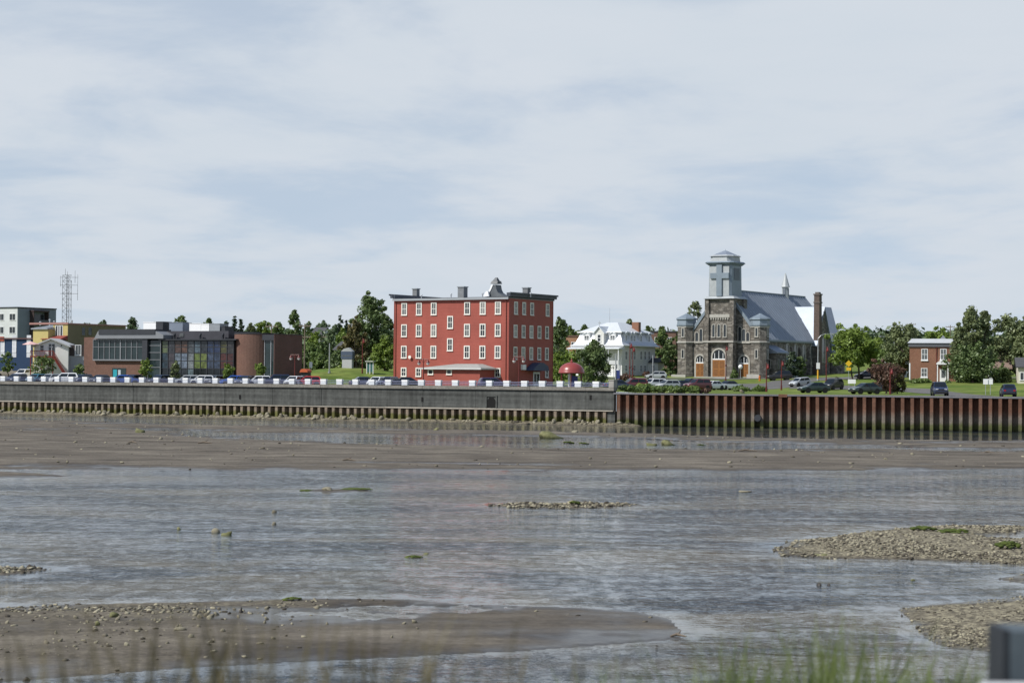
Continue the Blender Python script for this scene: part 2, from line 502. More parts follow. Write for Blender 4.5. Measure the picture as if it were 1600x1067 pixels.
xs = np.unique(np.concatenate([np.linspace(-420, -140, 15), np.linspace(-130, 100, 116), [12.6, 13.6], np.linspace(110, 420, 16)]))
ds = np.concatenate([[0.8, 4.2, 5.4], np.arange(8, 170, 4), np.arange(170, 400, 15), np.linspace(400, 1300, 19), [2600]])
XX, DD = np.meshgrid(xs, ds)
YY = Yw(XX) + DD
ZZ = g(XX.ravel(), YY.ravel()).reshape(XX.shape)
ZZ[-1] = ZZ[-2]
nr, nc = XX.shape
idx = np.arange(nr * nc).reshape(nr, nc)
quads = np.stack([idx[:-1, :-1], idx[:-1, 1:], idx[1:, 1:], idx[1:, :-1]], -1).reshape(-1, 4)
struct('ground', raw_mesh('ground', np.stack([XX, YY, ZZ], -1).reshape(-1, 3), quads, M_lawn, True))

def sheet(name, a, b, m, dz=0.03, n=40, w=6, kind='structure'):
    """strip between two polylines (lists of (x,y)), laid on the ground"""
    def res(pl):
        pl = np.array(pl, float); d = np.r_[0, np.cumsum(np.hypot(*np.diff(pl, axis=0).T))]
        t = np.linspace(0, d[-1], n)
        return np.stack([np.interp(t, d, pl[:, 0]), np.interp(t, d, pl[:, 1])], -1)
    A, B = res(a), res(b)
    t = np.linspace(0, 1, w)[:, None, None]
    P = A[None] * (1 - t) + B[None] * t
    z = g(P[..., 0].ravel(), P[..., 1].ravel()).reshape(P.shape[:2]) + dz
    V = np.concatenate([P, z[..., None]], -1).reshape(-1, 3)
    ii = np.arange(w * n).reshape(w, n)
    Q = np.stack([ii[:-1, :-1], ii[:-1, 1:], ii[1:, 1:], ii[1:, :-1]], -1).reshape(-1, 4)
    return struct(name, raw_mesh(name, V, Q, m, True))
def off(x, d): return (x, float(Yw(x)) + d)
# car park and street behind the promenade, paving round the red hotel
sheet('promenade', [off(-140, 0.9), off(12.4, 0.9)], [off(-140, 4.1), off(12.4, 4.1)], M_concrete_light, 0.02, 80, 3)
sheet('car_park', [off(-140, 5.6), off(-14, 5.6)], [off(-140, 27), off(-20, 27)], M_asphalt, 0.03, 80, 8)
sheet('street', [off(-13.5, 5.6), off(11, 5.6)], [off(-13.5, 34), off(14, 30)], M_asphalt, 0.03, 30, 8)
sheet('side_street', [off(-130, 48), off(-66, 48)], [off(-130, 74), off(-66, 74)], M_asphalt, 0.04, 30, 10)
# right: quay road, car park in front of the church, ramp, street below the church
sheet('quay_road', [off(40, 3.0), off(110, 3.0)], [off(36, 7.5), off(110, 8)], M_asphalt, 0.03, 60, 5)
sheet('church_car_park', [(12, 337), (44, 337), (52, 352)], [(14, 372), (40, 368), (52, 360)], M_asphalt, 0.035, 50, 14)
sheet('lot_lane', [(46, 335), (58, 300), (56, 262), (54, 250)], [(50, 358), (64, 304), (61, 262), (60, 250)], M_asphalt, 0.045, 40, 10)
sheet('ramp_road', [(41.5, 352), (48, 372), (70, 388)], [(47.5, 350), (56, 366), (78, 380)], M_asphalt, 0.055, 40, 8)
sheet('church_street', [(10, 389), (50, 384), (75, 376), (120, 352)], [(10, 393), (50, 389), (78, 381), (124, 357)], M_asphalt, 0.05, 60, 5)

# ------------------------------------------------------------------ river bed, sand bars and water
def P0(pts): return [tuple(onz(x, y, 0.0)[:2]) for x, y in pts]
BAR_FAR = P0([(-420, 644), (0, 654), (200, 660), (400, 665), (600, 670), (800, 673), (1000, 677), (1200, 684), (1400, 687), (1600, 689), (2000, 692),
              (2000, 731), (1600, 732), (1200, 735), (800, 735), (300, 734), (0, 733), (-420, 728)])
CH_IN = P0([(60, 667), (200, 669), (300, 671), (400, 675), (550, 676.5), (700, 678), (860, 682.5), (1000, 685), (1200, 694), (1400, 698), (1600, 700.5), (2000, 703),
            (2000, 706), (1600, 705), (1400, 704), (1200, 703), (1000, 701), (800, 699), (600, 695), (400, 686), (300, 679), (200, 672)])
BANK_WALL = [(-125, float(Yw(-125)) - 2.2), (-75, float(Yw(-75)) - 2.4), (-30, float(Yw(-30)) - 2.2), (-8, float(Yw(-8)) - 2.3), (8, float(Yw(8)) - 2.2), (16, float(Yw(16)) - 1.6),
             (17, float(Yw(17)) + 2), (-125, float(Yw(-125)) + 3)]
SPIT_L = P0([(-200, 734.5), (0, 737), (60, 739), (112, 743.5), (60, 746), (0, 747), (-200, 750)])
ISLE_C = P0([(762, 790), (800, 787), (880, 786), (940, 788), (1000, 788.5), (930, 793), (860, 794.5), (800, 793)])
ISLE_L = P0([(-120, 889), (0, 888), (50, 887.5), (80, 889), (50, 893), (0, 899), (-120, 905)])
BAR_D = P0([(-300, 956), (0, 949), (100, 945), (200, 942), (300, 940), (400, 936), (480, 934), (560, 935), (640, 937), (720, 944), (800, 946), (900, 949), (1000, 956), (1050, 968),
            (1071, 986), (1064, 998), (1000, 1003), (900, 1010), (800, 1017), (640, 1024), (500, 1032), (300, 1042), (150, 1053), (40, 1062), (-300, 1092)])
BAR_E = P0([(1212, 858), (1226, 847), (1290, 839), (1400, 826), (1480, 821), (1600, 823), (1900, 822), (1900, 890), (1600, 882), (1500, 877), (1400, 873.5), (1300, 872), (1220, 868)])
POOL_E = P0([(1545, 836), (1620, 831), (1900, 830), (1900, 842), (1620, 844), (1560, 841)])
BAR_F = P0([(1408, 952), (1440, 947), (1500, 942), (1600, 931), (1900, 915), (1900, 1060), (1650, 1032), (1540, 1017), (1480, 1010), (1450, 997), (1430, 977)])
ISLE_F = P0([(1556, 904), (1600, 897), (1800, 890), (1800, 908), (1600, 912)])
ISLE_S = P0([(466, 767), (500, 764.5), (580, 764), (575, 767), (520, 769)])
POOL_D1 = P0([(640, 945), (720, 948), (800, 949), (780, 956), (700, 958), (560, 955), (500, 950)])
POOL_D2 = P0([(420, 955), (560, 953), (660, 962), (560, 968), (440, 962)])

def sdist(x, y, poly):
    p = np.array(poly); q = np.roll(p, -1, 0)
    best = np.full(x.shape, 1e9); inside = np.zeros(x.shape, bool)
    for (ax, ay), (bx, by) in zip(p, q):
        ex, ey = bx - ax, by - ay
        t = np.clip(((x - ax) * ex + (y - ay) * ey) / (ex * ex + ey * ey + 1e-12), 0, 1)
        best = np.minimum(best, np.hypot(x - ax - t * ex, y - ay - t * ey))
        c = ((ay > y) != (by > y)) & (x < (bx - ax) * (y - ay) / (by - ay + 1e-12) + ax)
        inside ^= c
    return np.where(inside, best, -best)

_perm = RNG.random((64, 64))
def vnoise(x, y):
    xi, yi = np.floor(x).astype(int), np.floor(y).astype(int)
    fx, fy = x - xi, y - yi
    fx = fx * fx * (3 - 2 * fx); fy = fy * fy * (3 - 2 * fy)
    h = lambda a, b: _perm[a % 64, b % 64]
    return (h(xi, yi) * (1 - fx) + h(xi + 1, yi) * fx) * (1 - fy) + (h(xi, yi + 1) * (1 - fx) + h(xi + 1, yi + 1) * fx) * fy
def fbm(x, y, o=4):
    s, a, t = 0, 1.0, 0
    for i in range(o):
        s = s + a * vnoise(x * 2 ** i + 17.3 * i, y * 2 ** i + 5.1 * i); t += a; a *= 0.55
    return s / t - 0.5

def bed(x, y):
    """height of the river bed; second value: distance inside a bar (negative = under water)"""
    n = fbm(x * 0.35, y * 0.18, 5)
    nf = fbm(x * 1.6, y * 0.8, 4)
    k = np.clip(y / 120, 0.35, 2.0)
    def shape(poly, w=1.0): return sdist(x, y, poly) + (n * 2.2 + nf * 0.7) * k * w
    far = shape(BAR_FAR, 1.1); far = np.minimum(far, -sdist(x, y, CH_IN) + (fbm(x * .12, y * .12, 4) * 14 + nf * 3))
    d = far
    h = 0.03 + 0.20 * (1 - np.exp(-np.clip(far, 0, None) / 9)) + (fbm(x * .06, y * .22, 4) * .34 + fbm(x * .3, y * .8, 3) * .07) * np.clip(far / 7, 0, 1) * (y > 120)
    def join(s, hh, w):
        nonlocal d, h
        use = s > d
        h = np.where(use, 0.015 + hh * (1 - np.exp(-np.clip(s, 0, None) / w)), h)
        d = np.maximum(d, s)
    join(sdist(x, y, BANK_WALL) + nf * 1.2, 0.5, 1.5)
    join(shape(SPIT_L, .8), 0.12, 3); join(shape(ISLE_C, .45), 0.12, 1.0); join(shape(ISLE_L, .3), 0.10, 1.2); join(shape(ISLE_S, .5), 0.08, 1.0)
    sD = np.minimum(shape(BAR_D, .28), -np.maximum(sdist(x, y, POOL_D1), sdist(x, y, POOL_D2)) - nf * 2.2 - n * 1.2)
    join(sD, 0.085, 1.4)
    sE = np.minimum(shape(BAR_E, .45), -sdist(x, y, POOL_E) + nf)
    join(sE, 0.20, 1.6)
    join(shape(BAR_F, .4), 0.16, 1.4); join(shape(ISLE_F, .3), 0.07, 1.0)
    z = np.where(d > 0, h + (n * 0.05 + nf * 0.03) * np.clip(d, 0, 1) * np.clip(y / 90, .35, 1.6), -0.02 + np.clip(d, -6, 0) * 0.08)
    return z, d

uu = np.linspace(-0.46, 0.46, 620)
yy = np.exp(np.linspace(math.log(26), math.log(345), 560))
UU, YR = np.meshgrid(uu, yy)
XR = UU * YR
ZR, DR = bed(XR, YR)
grav = np.zeros_like(XR)
for poly, a in ((BAR_E, 1.0), (BAR_F, 1.0), (ISLE_C, .9), (ISLE_L, .7), (ISLE_F, .8), (BANK_WALL, 1.0)):
    grav = np.maximum(grav, a * np.clip(sdist(XR, YR, poly) * 1.2 + .6 + fbm(XR * .8, YR * .5) * 2, 0, 1))
dl = sdist(XR, YR, BAR_D)
grav = np.maximum(grav, np.clip((-4.5 - XR + fbm(XR * .5, YR * .5) * 6) / 6, 0, .55) * (dl > -.3) * np.clip((YR - 47) / 6, .25, 1))
wet = np.clip(1 - (ZR - 0.02) / 0.10 + fbm(XR * .5, YR * .25) * 1.3 + np.where(YR > 120, fbm(XR * .05 + 3, YR * .2) * 2.0, fbm(XR * .22, YR * .5 + 9) * 1.7), 0, 1)
nr, nc = XR.shape
idx = np.arange(nr * nc).reshape(nr, nc)
quads = np.stack([idx[:-1, :-1], idx[:-1, 1:], idx[1:, 1:], idx[1:, :-1]], -1).reshape(-1, 4)

def sand_material():
    m = bpy.data.materials.new('river_sand'); m.use_nodes = True
    n, l = m.node_tree.nodes, m.node_tree.links
    b = n['Principled BSDF']
    geo = n.new('ShaderNodeNewGeometry')
    def noise(s, d, vec=None, r=.6):
        q = n.new('ShaderNodeTexNoise'); q.inputs['Scale'].default_value = s; q.inputs['Detail'].default_value = d; q.inputs['Roughness'].default_value = r
        l.new(vec or geo.outputs['Position'], q.inputs['Vector']); return q.outputs['Fac']
    mp = n.new('ShaderNodeMapping'); mp.inputs['Scale'].default_value = (0.16, 0.55, 1)
    l.new(geo.outputs['Position'], mp.inputs[0])
    rp = n.new('ShaderNodeValToRGB'); e = rp.color_ramp.elements
    e[0].position, e[0].color = 0.30, (0.056, 0.048, 0.040, 1)
    e[1].position, e[1].color = 0.72, (0.175, 0.155, 0.125, 1)
    q = e.new(0.5); q.color = (0.104, 0.091, 0.075, 1)
    l.new(noise(0.8, 7, mp.outputs[0], .65), rp.inputs[0])
    ag = n.new('ShaderNodeAttribute'); ag.attribute_name = 'grav'
    aw = n.new('ShaderNodeAttribute'); aw.attribute_name = 'wet'
    # shingle: pebble by pebble colour
    vo = n.new('ShaderNodeTexVoronoi'); vo.inputs['Scale'].default_value = 9
    l.new(geo.outputs['Position'], vo.inputs['Vector'])
    sc = n.new('ShaderNodeSeparateColor'); l.new(vo.outputs['Color'], sc.inputs[0])
    rg = n.new('ShaderNodeValToRGB'); e = rg.color_ramp.elements
    e[0].position, e[0].color = 0.2, (0.075, 0.065, 0.05, 1)
    e[1].position, e[1].color = 0.95, (0.26, 0.235, 0.165, 1)
    l.new(sc.outputs[0], rg.inputs[0])
    mx = n.new('ShaderNodeMix'); mx.data_type = 'RGBA'
    l.new(ag.outputs['Fac'], mx.inputs[0]); l.new(rp.outputs[0], mx.inputs[6]); l.new(rg.outputs[0], mx.inputs[7])
    wr = n.new('ShaderNodeMapRange'); wr.inputs[3].default_value = 1.12; wr.inputs[4].default_value = 0.55
    l.new(aw.outputs['Fac'], wr.inputs[0])
    gr = n.new('ShaderNodeMapRange'); gr.inputs[1].default_value = .3; gr.inputs[2].default_value = .7; gr.inputs[3].default_value = .72; gr.inputs[4].default_value = 1.3
    l.new(noise(5.5, 6, None, .7), gr.inputs[0])
    mg = n.new('ShaderNodeMath'); mg.operation = 'MULTIPLY'; l.new(wr.outputs[0], mg.inputs[0]); l.new(gr.outputs[0], mg.inputs[1])
    vm = n.new('ShaderNodeVectorMath'); vm.operation = 'SCALE'
    l.new(mx.outputs[2], vm.inputs[0]); l.new(mg.outputs[0], vm.inputs['Scale'])
    l.new(vm.outputs[0], b.inputs['Base Color'])
    rr = n.new('ShaderNodeMapRange'); rr.inputs[3].default_value = 0.9; rr.inputs[4].default_value = 0.28
    rr.inputs[1].default_value = 0.35
    l.new(aw.outputs['Fac'], rr.inputs[0]); l.new(rr.outputs[0], b.inputs['Roughness'])
    sr = n.new('ShaderNodeMapRange'); sr.inputs[3].default_value = 0.1; sr.inputs[4].default_value = 0.42
    sr.inputs[1].default_value = 0.35
    l.new(aw.outputs['Fac'], sr.inputs[0]); l.new(sr.outputs[0], b.inputs['Specular IOR Level'])
    bp = n.new('ShaderNodeBump'); bp.inputs['Strength'].default_value = 0.5; bp.inputs['Distance'].default_value = 0.06
    l.new(noise(2.2, 6), bp.inputs['Height']); l.new(bp.outputs[0], b.inputs['Normal'])
    return m
M_sand = sand_material()
struct('river_bed', raw_mesh('river_bed', np.stack([XR, YR, ZR], -1).reshape(-1, 3), quads, M_sand, True, {'grav': grav.ravel(), 'wet': wet.ravel()}))

def water_material():
    m = bpy.data.materials.new('river_water'); m.use_nodes = True
    n, l = m.node_tree.nodes, m.node_tree.links
    b = n['Principled BSDF']
    b.inputs['IOR'].default_value = 1.33
    geo = n.new('ShaderNodeNewGeometry')
    def noise(s, d, sc, rot=0.0, r=.5, dist=0.0):
        mp = n.new('ShaderNodeMapping'); mp.inputs['Scale'].default_value = sc; mp.inputs['Rotation'].default_value = (0, 0, rot)
        l.new(geo.outputs['Position'], mp.inputs[0])
        q = n.new('ShaderNodeTexNoise'); q.inputs['Scale'].default_value = s; q.inputs['Detail'].default_value = d
        q.inputs['Roughness'].default_value = r; q.inputs['Distortion'].default_value = dist
        l.new(mp.outputs[0], q.inputs['Vector']); return q.outputs['Fac']
    def mathn(op, a, b2, c=None):
        q = n.new('ShaderNodeMath'); q.operation = op
        for i, v in enumerate((a, b2, c)):
            if v is None: continue
            if isinstance(v, (int, float)): q.inputs[i].default_value = v
            else: l.new(v, q.inputs[i])
        return q.outputs[0]
    def rng(v, a, b2, c, d):
        q = n.new('ShaderNodeMapRange'); q.interpolation_type = 'SMOOTHSTEP'
        for i, w in enumerate((a, b2, c, d)): q.inputs[i + 1].default_value = w
        l.new(v, q.inputs[0]); return q.outputs[0]
    # shallows: the brown bed shows through in long patches
    rp = n.new('ShaderNodeValToRGB'); e = rp.color_ramp.elements
    e[0].position, e[0].color = 0.44, (0.036, 0.048, 0.060, 1)
    e[1].position, e[1].color = 0.60, (0.125, 0.115, 0.090, 1)
    l.new(noise(0.12, 6, (0.6, 1.0, 1), 0.25, .6, .6), rp.inputs[0])
    l.new(rp.outputs[0], b.inputs['Base Color'])
    b.inputs['Roughness'].default_value = 0.07
    # ripples: wind chop, finer wavelets, broken into calm and rough lanes; sheltered below the quay
    chop = noise(0.75, 4, (0.8, 1.4, 1), 0.2, .58, .5)
    fine = noise(4.2, 2, (0.8, 1.3, 1), -0.3, .5)
    h = mathn('MULTIPLY_ADD', fine, 0.2, chop)
    lanes = rng(noise(0.10, 6, (0.6, 1.15, 1), 0.22, .62, 1.4), 0.40, 0.58, 0.40, 1.25)
    gust = rng(noise(1.0, 4, (2.0, 0.75, 1), 0.1, .64, .3), 0.34, 0.66, 0.35, 1.7)
    lanes = mathn('MULTIPLY', lanes, gust)
    sp = n.new('ShaderNodeSeparateXYZ'); l.new(geo.outputs['Position'], sp.inputs[0])
    shelter = mathn('MAXIMUM', rng(sp.outputs[1], 150, 215, 1.0, 0.13), rng(sp.outputs[0], -30, 4, 0.75, 0.0))
    ac = n.new('ShaderNodeAttribute'); ac.attribute_name = 'calm'
    st = mathn('MULTIPLY', mathn('MULTIPLY', lanes, shelter), rng(ac.outputs['Fac'], 0.0, 1.0, 1.0, 0.2))
    bp = n.new('ShaderNodeBump'); bp.inputs['Distance'].default_value = 0.3
    l.new(mathn('MULTIPLY', st, 0.75), bp.inputs['Strength']); l.new(h, bp.inputs['Height'])
    l.new(bp.outputs[0], b.inputs['Normal'])
    return m
M_water = water_material()
# still, shallow margins along the bars, measured from the bed itself
XW, YW_ = XR[::2, ::2], YR[::2, ::2]; DW = DR[::2, ::2]
wid = np.clip(YW_ / 28, 1.2, 4.5)
calm = np.clip(1 + (DW + fbm(XW * .5, YW_ * .3, 4) * 3.0) / wid, 0, 1)
iw = np.arange(XW.size).reshape(XW.shape)
struct('river_water', raw_mesh('river_water', np.stack([XW, YW_, np.zeros_like(XW)], -1).reshape(-1, 3),
       np.stack([iw[:-1, :-1], iw[:-1, 1:], iw[1:, 1:], iw[1:, :-1]], -1).reshape(-1, 4), M_water, True, {'calm': calm.ravel()}))

# near bank and road shoulder below the camera
M_bank = mat('roadside_soil', (0.09, 0.085, 0.05), 0.95, 0.3, 0.8, bump=0.5, bscale=6, fine=0.3)
bx = np.linspace(-60, 60, 61); by = np.array([-30, -6, 0, 3, 5, 7, 9, 10.5, 12, 14, 17, 20, 24, 28.])
bz = np.array([4.5, 4.5, 4.5, 4.5, 4.48, 4.45, 4.35, 3.9, 3.3, 2.5, 1.5, .7, 0.05, -.4])
BX, BY = np.meshgrid(bx, by); BZ = np.repeat(bz[:, None], len(bx), 1) + fbm(BX * .7, BY * .7) * .12 * (BY > 4)
ib = np.arange(BX.size).reshape(BX.shape)
struct('river_bank', raw_mesh('river_bank', np.stack([BX, BY, BZ], -1).reshape(-1, 3),
       np.stack([ib[:-1, :-1], ib[:-1, 1:], ib[1:, 1:], ib[1:, :-1]], -1).reshape(-1, 4), M_bank, True))

# ------------------------------------------------------------------ quay walls
PITCH_P = 1.16
def pile_mesh(z0, z1, m, depth=0.40, cut=None):
    prof = [(-0.612, depth), (-0.27, depth), (-0.20, 0.0), (0.20, 0.0), (0.27, depth), (0.612, depth)]
    t = 0.05
    back = [(x, y + t) for x, y in reversed(prof)]
    return MB().prism(prof + back, 'z', z0, z1).mesh('sheet_pile', m)
LL = 148.0
rotL = math.atan2(LDIR.y, LDIR.x); rotR = math.atan2(RDIR.y, RDIR.x)
SL = Vector((JX, JY, 0)) - LDIR * LL
qw = thing('quay_wall', 'long dark concrete quay wall on a skirt of short mossy sheet piles', 'wall', SL, rotL)
pm = pile_mesh(-0.6, 1.80, M_pile_l, 0.82)
k = 0
while (k + .5) * PITCH_P < LL - .3:
    obj('sheet_pile', pm, qw, ((k + .5) * PITCH_P, random.uniform(-.035, .035), 0), random.uniform(-.02, .02)); k += 1
M_cap = mat('pale_cap', (0.36, 0.33, 0.28), 0.85, 0.2, 0.7, fine=0.2)
x = 0.0; seg = [16.4, 18.2, 17.6, 22.0, 19.5, 20.6, 18.0]
i = 0
while x < LL - 1:
    x1 = min(x + seg[i % 7], LL)
    dz = (0.035, -0.03, 0.02, -0.01)[i % 4]
    part('cap_beam', MB().box(x, x1 - 0.04, -0.10, 0.98, 1.80, 1.93 + dz), M_cap, qw)
    x = x1; i += 1
x = 0.0; i = 0
while x < LL - 0.5:
    x1 = min(x + 8.0, LL)
    dy = (0, 0.025, -0.015, 0.01)[i % 4]
    part('wall_panel', MB().box(x, x1 - 0.05, 0.36 + dy, 1.0, 1.7, 4.42), M_quay, qw)
    part('coping', MB().box(x, x1 - 0.03, 0.14 + dy, 1.25, 4.425, 4.86 + dy), mat('coping_concrete', (0.19, 0.18, 0.16), 0.88, 0.25, 0.6, fine=0.25), qw)
    # bolts of the old fender rail along the coping
    x = x1; i += 1
wallF = Frame(800, 262, 0, 26.68)
wallF.o = SL.copy(); wallF.th = -rotL; wallF.ex = LDIR.copy(); wallF.ey = Vector((0.449, 0.8935, 0))
xo, zo = wallF.hit(768, 628, 0.36)
ring = MB()
pts = [(math.cos(a) * .62, math.sin(a) * .62) for a in np.linspace(0, pi, 9)]
ring.prism(pts + [(-.62, -.7), (.62, -.7)], 'y', 0.30, 0.345)
part('drain_opening', ring, mat('drain_black', (0.006, 0.006, 0.006), 0.9, .1), qw, (xo, 0, zo))
fr = MB()
fr.box(-.85, -.66, .24, .36, -.75, .7); fr.box(.66, .85, .24, .36, -.75, .7); fr.box(-.85, .85, .24, .36, .7, .86)
part('drain_frame', fr, M_quay, qw, (xo, 0, zo))
for px, py in ((923, 621), (660, 624), (375, 620)):
    xo, zo = wallF.hit(px, py, 0.36)
    part('weep_hole', MB().box(-.14, .14, .31, .345, -.3, .3), MATS['drain_black'], qw, (xo, 0, zo))
part('end_return', MB().box(LL - .9, LL + .12, .2, 1.2, -.6, 1.79), M_quay, qw)
part('end_pillar', MB().box(LL - .75, LL - .05, .16, 1.3, 4.87, 5.75).box(LL - .82, LL + .02, .1, 1.36, 5.75, 5.87), M_concrete_light, qw)

LR = 78.0
sw = thing('sheet_pile_wall', 'tall rusty steel sheet pile wall standing in the water', 'wall', (JX, JY, 0), rotR)
pm = pile_mesh(-0.8, 4.0, M_pile_r, 0.98)
k = 0
while (k + .5) * PITCH_P < LR:
    obj('sheet_pile', pm, sw, ((k + .5) * PITCH_P + .12, random.uniform(-.04, .04), random.uniform(-.05, -.005)), random.uniform(-.025, .025)); k += 1
part('cap_beam', MB().box(0.0, LR, -0.06, 1.15, 4.0, 4.20).box(0, LR, 1.15, 1.5, 3.9, 4.16), mat('cap_steel', (0.15, 0.15, 0.16), 0.7, 0.2, .8, fine=.2), sw)
rF = Frame(800, 262, 0, 0); rF.o = Vector((JX, JY, 0)); rF.ex = RDIR.copy(); rF.ey = Vector((0.338, 0.941, 0))
xo, zo = rF.hit(1184, 653, -0.3)
part('outfall_pipe', MB().tube((0, -.45, 0), (0, .4, 0), .42, .42, 16), M_darkmetal, sw, (xo, 0, zo), smooth=False)
xo, zo = rF.hit(1304 - 80, 617, 0)
part('cap_patch', MB().box(-.6, .5, -.075, .3, 3.85, 4.23), M_pile_r, sw, (xo, 0, 0))

# white blocks and railings on the coping
blk_c = MB().box(-.45, .45, -.25, .25, .44, .72).box(-.40, .40, -.20, .20, .36, .44)
blk_b = MB().box(-.43, .43, -.24, .24, 0, .16).box(-.40, .40, -.21, .21, .16, .21).box(-.43, .43, -.24, .24, .21, .36)
blk_u = blk_c.mesh('block_top', M_white); blk_l = blk_b.mesh('block_base', mat('block_white', (0.60, 0.63, 0.68), .6, .08, 1.5))
M_rail = mat('rail_blue', (0.035, 0.05, 0.12), 0.4, .1, 1, metal=.2)
rail_me = MB().tube((0, 0, 0), (1.56, 0, 0), .035, .035, 6).mesh('rail', M_rail)
bar_me = MB().tube((0, 0, 0), (0, 0, .6), .014, .014, 4).mesh('rail_post', M_rail)
xb, _ = wallF.hit(903, 601, 0.6)
first = None; sp_b = 2.57
for i in range(0, 50):
    x = xb + sp_b - i * sp_b + random.uniform(-.03, .03)
    if x < 2 or x > LL - 1.3: continue
    p = SL + LDIR * x + Vector((0.449, 0.8935, 0)) * 0.72; p.z = 4.885
    b = thing('barrier_block', 'small white concrete block in the row along the quay edge', 'block', p, rotL + random.uniform(-.04, .04), 'white blocks along the quay edge')
    obj('block_base', blk_l, b); obj('block_top', blk_u, b)
    p2 = p + LDIR * .5
    r = thing('quay_railing', 'low blue tube railing spanning the gap between two white blocks', 'railing', p2, rotL, 'railings between the white blocks')
    for z in (.14, .34, .54):
        obj('rail', rail_me, r, (0, 0, z))
    for q in (.31, .78, 1.25):
        obj('rail_post', bar_me, r, (q, 0, 0))
# ------------------------------------------------------------------ red hotel
def siding(name, col, pitch=0.2, var=0.1, axis=2, dark=0.82):
    m = mat(name, col, 0.6, var, 0.4)
    n, l = m.node_tree.nodes, m.node_tree.links
    b = n['Principled BSDF']
    tcn = n.new('ShaderNodeTexCoord'); sp = n.new('ShaderNodeSeparateXYZ'); l.new(tcn.outputs['Object'], sp.inputs[0])
    md = n.new('ShaderNodeMath'); md.operation = 'FRACT'
    dv = n.new('ShaderNodeMath'); dv.operation = 'DIVIDE'; dv.inputs[1].default_value = pitch
    if axis == 2: l.new(sp.outputs[2], dv.inputs[0])
    else:
        ad = n.new('ShaderNodeMath'); ad.operation = 'ADD'; l.new(sp.outputs[0], ad.inputs[0]); l.new(sp.outputs[1], ad.inputs[1]); l.new(ad.outputs[0], dv.inputs[0])
    l.new(dv.outputs[0], md.inputs[0])
    bp = n.new('ShaderNodeBump'); bp.inputs['Strength'].default_value = 0.5; bp.inputs['Distance'].default_value = 0.02; bp.invert = True
    l.new(md.outputs[0], bp.inputs['Height']); l.new(bp.outputs[0], b.inputs['Normal'])
    return m
M_red = siding('red_siding', (0.285, 0.068, 0.050), 0.22, 0.16)
M_roofgrey = mat('grey_sheet_roof', (0.27, 0.29, 0.31), 0.45, 0.12, 0.6, metal=0.35)
M_cornice = mat('slate_blue_cornice', (0.055, 0.065, 0.085), 0.5, 0.12, 0.8)
B = Frame(794.4, 305, g1(Xof(794, 305), 305) - .05, 31.7)
L = -B.hit(615.7, 540)[0]; W = B.side(863.9, 540)[0]; Hf = B.hit(794, 466)[1]
H = B.thing('red_hotel', 'four storey red clapboard hotel with white trimmed windows', 'building')
part('wall', MB().box(-L, 0, 0, W, 0, Hf), M_red, H)
cb = MB()
for xx in (-L, 0): cb.box(xx - .05, xx + .05, -.05, .0, 0, Hf - .02)
cb.box(0.0, .05, 0, .14, 0, Hf - .02); cb.box(0.0, .05, W - .14, W, 0, Hf - .02)
part('corner_board', cb, mat('red_trim', (0.27, 0.062, 0.05), .6, .08), H)
part('plinth', MB().box(-L - .03, .03, -.03, W + .03, -.3, .35), M_concrete_light, H)
rise = 0.55
rf = part('roof', MB().prism([(-.32, Hf), (-.32, Hf + .12), (W, Hf + .12 + rise), (W, Hf)], 'x', -L - .05, .05), M_roofgrey, H)
part('eave_fascia', MB().box(-L - .1, .1, -.42, -.325, Hf - .16, Hf + .16).box(-L, 0, -.32, -.055, Hf - .1, Hf - .005), mat('fascia_grey', (0.30, 0.32, 0.34), .5, .08), rf)
for xx, s in ((-L, -1), (0, 1)):
    c = MB()
    a, b2 = sorted((xx + s * .06, xx + s * .5))
    c.box(a, b2, -.45, W + .3, Hf + .28, Hf + .86)
    a, b2 = sorted((xx + s * .5, xx + s * .68)); c.box(a, b2, -.6, W + .45, Hf + .68, Hf + .92)
    a, b2 = sorted((xx - s * .25, xx + s * .06)); c.box(a, b2, -.30, W + .3, Hf + .05, Hf + .86)
    part('parapet', c, M_cornice, H)
part('parapet', MB().box(-L + .3, -.3, W - .1, W + .3, Hf, Hf + .86), M_cornice, H)
# windows of the river front
PANES = [M_glass, M_glass, M_curt, mat('blind_glass', (0.22, 0.22, 0.21), .15, .5, 1.2, spec=.5)]
for xx in (-L + .35, -.45):
    part('downpipe', MB().tube((xx, -.09, .2), (xx, -.09, Hf - .15), .06, .06, 6), mat('pipe_red', (0.22, 0.055, 0.04), .5), H)
rows = []
zt, zb = [B.hit(705, 425 + y / 4.964)[1] for y in (233, 333)]
hw = zt - zb
for ytop in (236, 405, 573):
    rows.append(B.hit(705, 425 + (ytop + 98) / 4.964)[1])
cols = [B.hit(600 + c / 4.964, 520)[0] for c in (157, 271, 386, 645, 766, 884)]
xst = B.hit(600 + 514 / 4.964, 520)[0]
for z in rows:
    for x in cols: window(H, x, 0, z, 1.06, hw, M_trim, random.choice(PANES), 0, .17, 'cross', .09)
for yb in (441, 614):
    window(H, xst, 0, B.hit(705, 425 + yb / 4.964)[1], 1.06, hw, M_trim, M_glass, 0, .17, 'cross', .09)
z0w = B.hit(705, 425 + 815 / 4.964)[1]
for x in (cols[0], cols[1], cols[5]): window(H, x, 0, z0w, 1.06, 1.45, M_trim, M_glass, 0, .17, 'cross', .09)
M_trim_s = M_trim
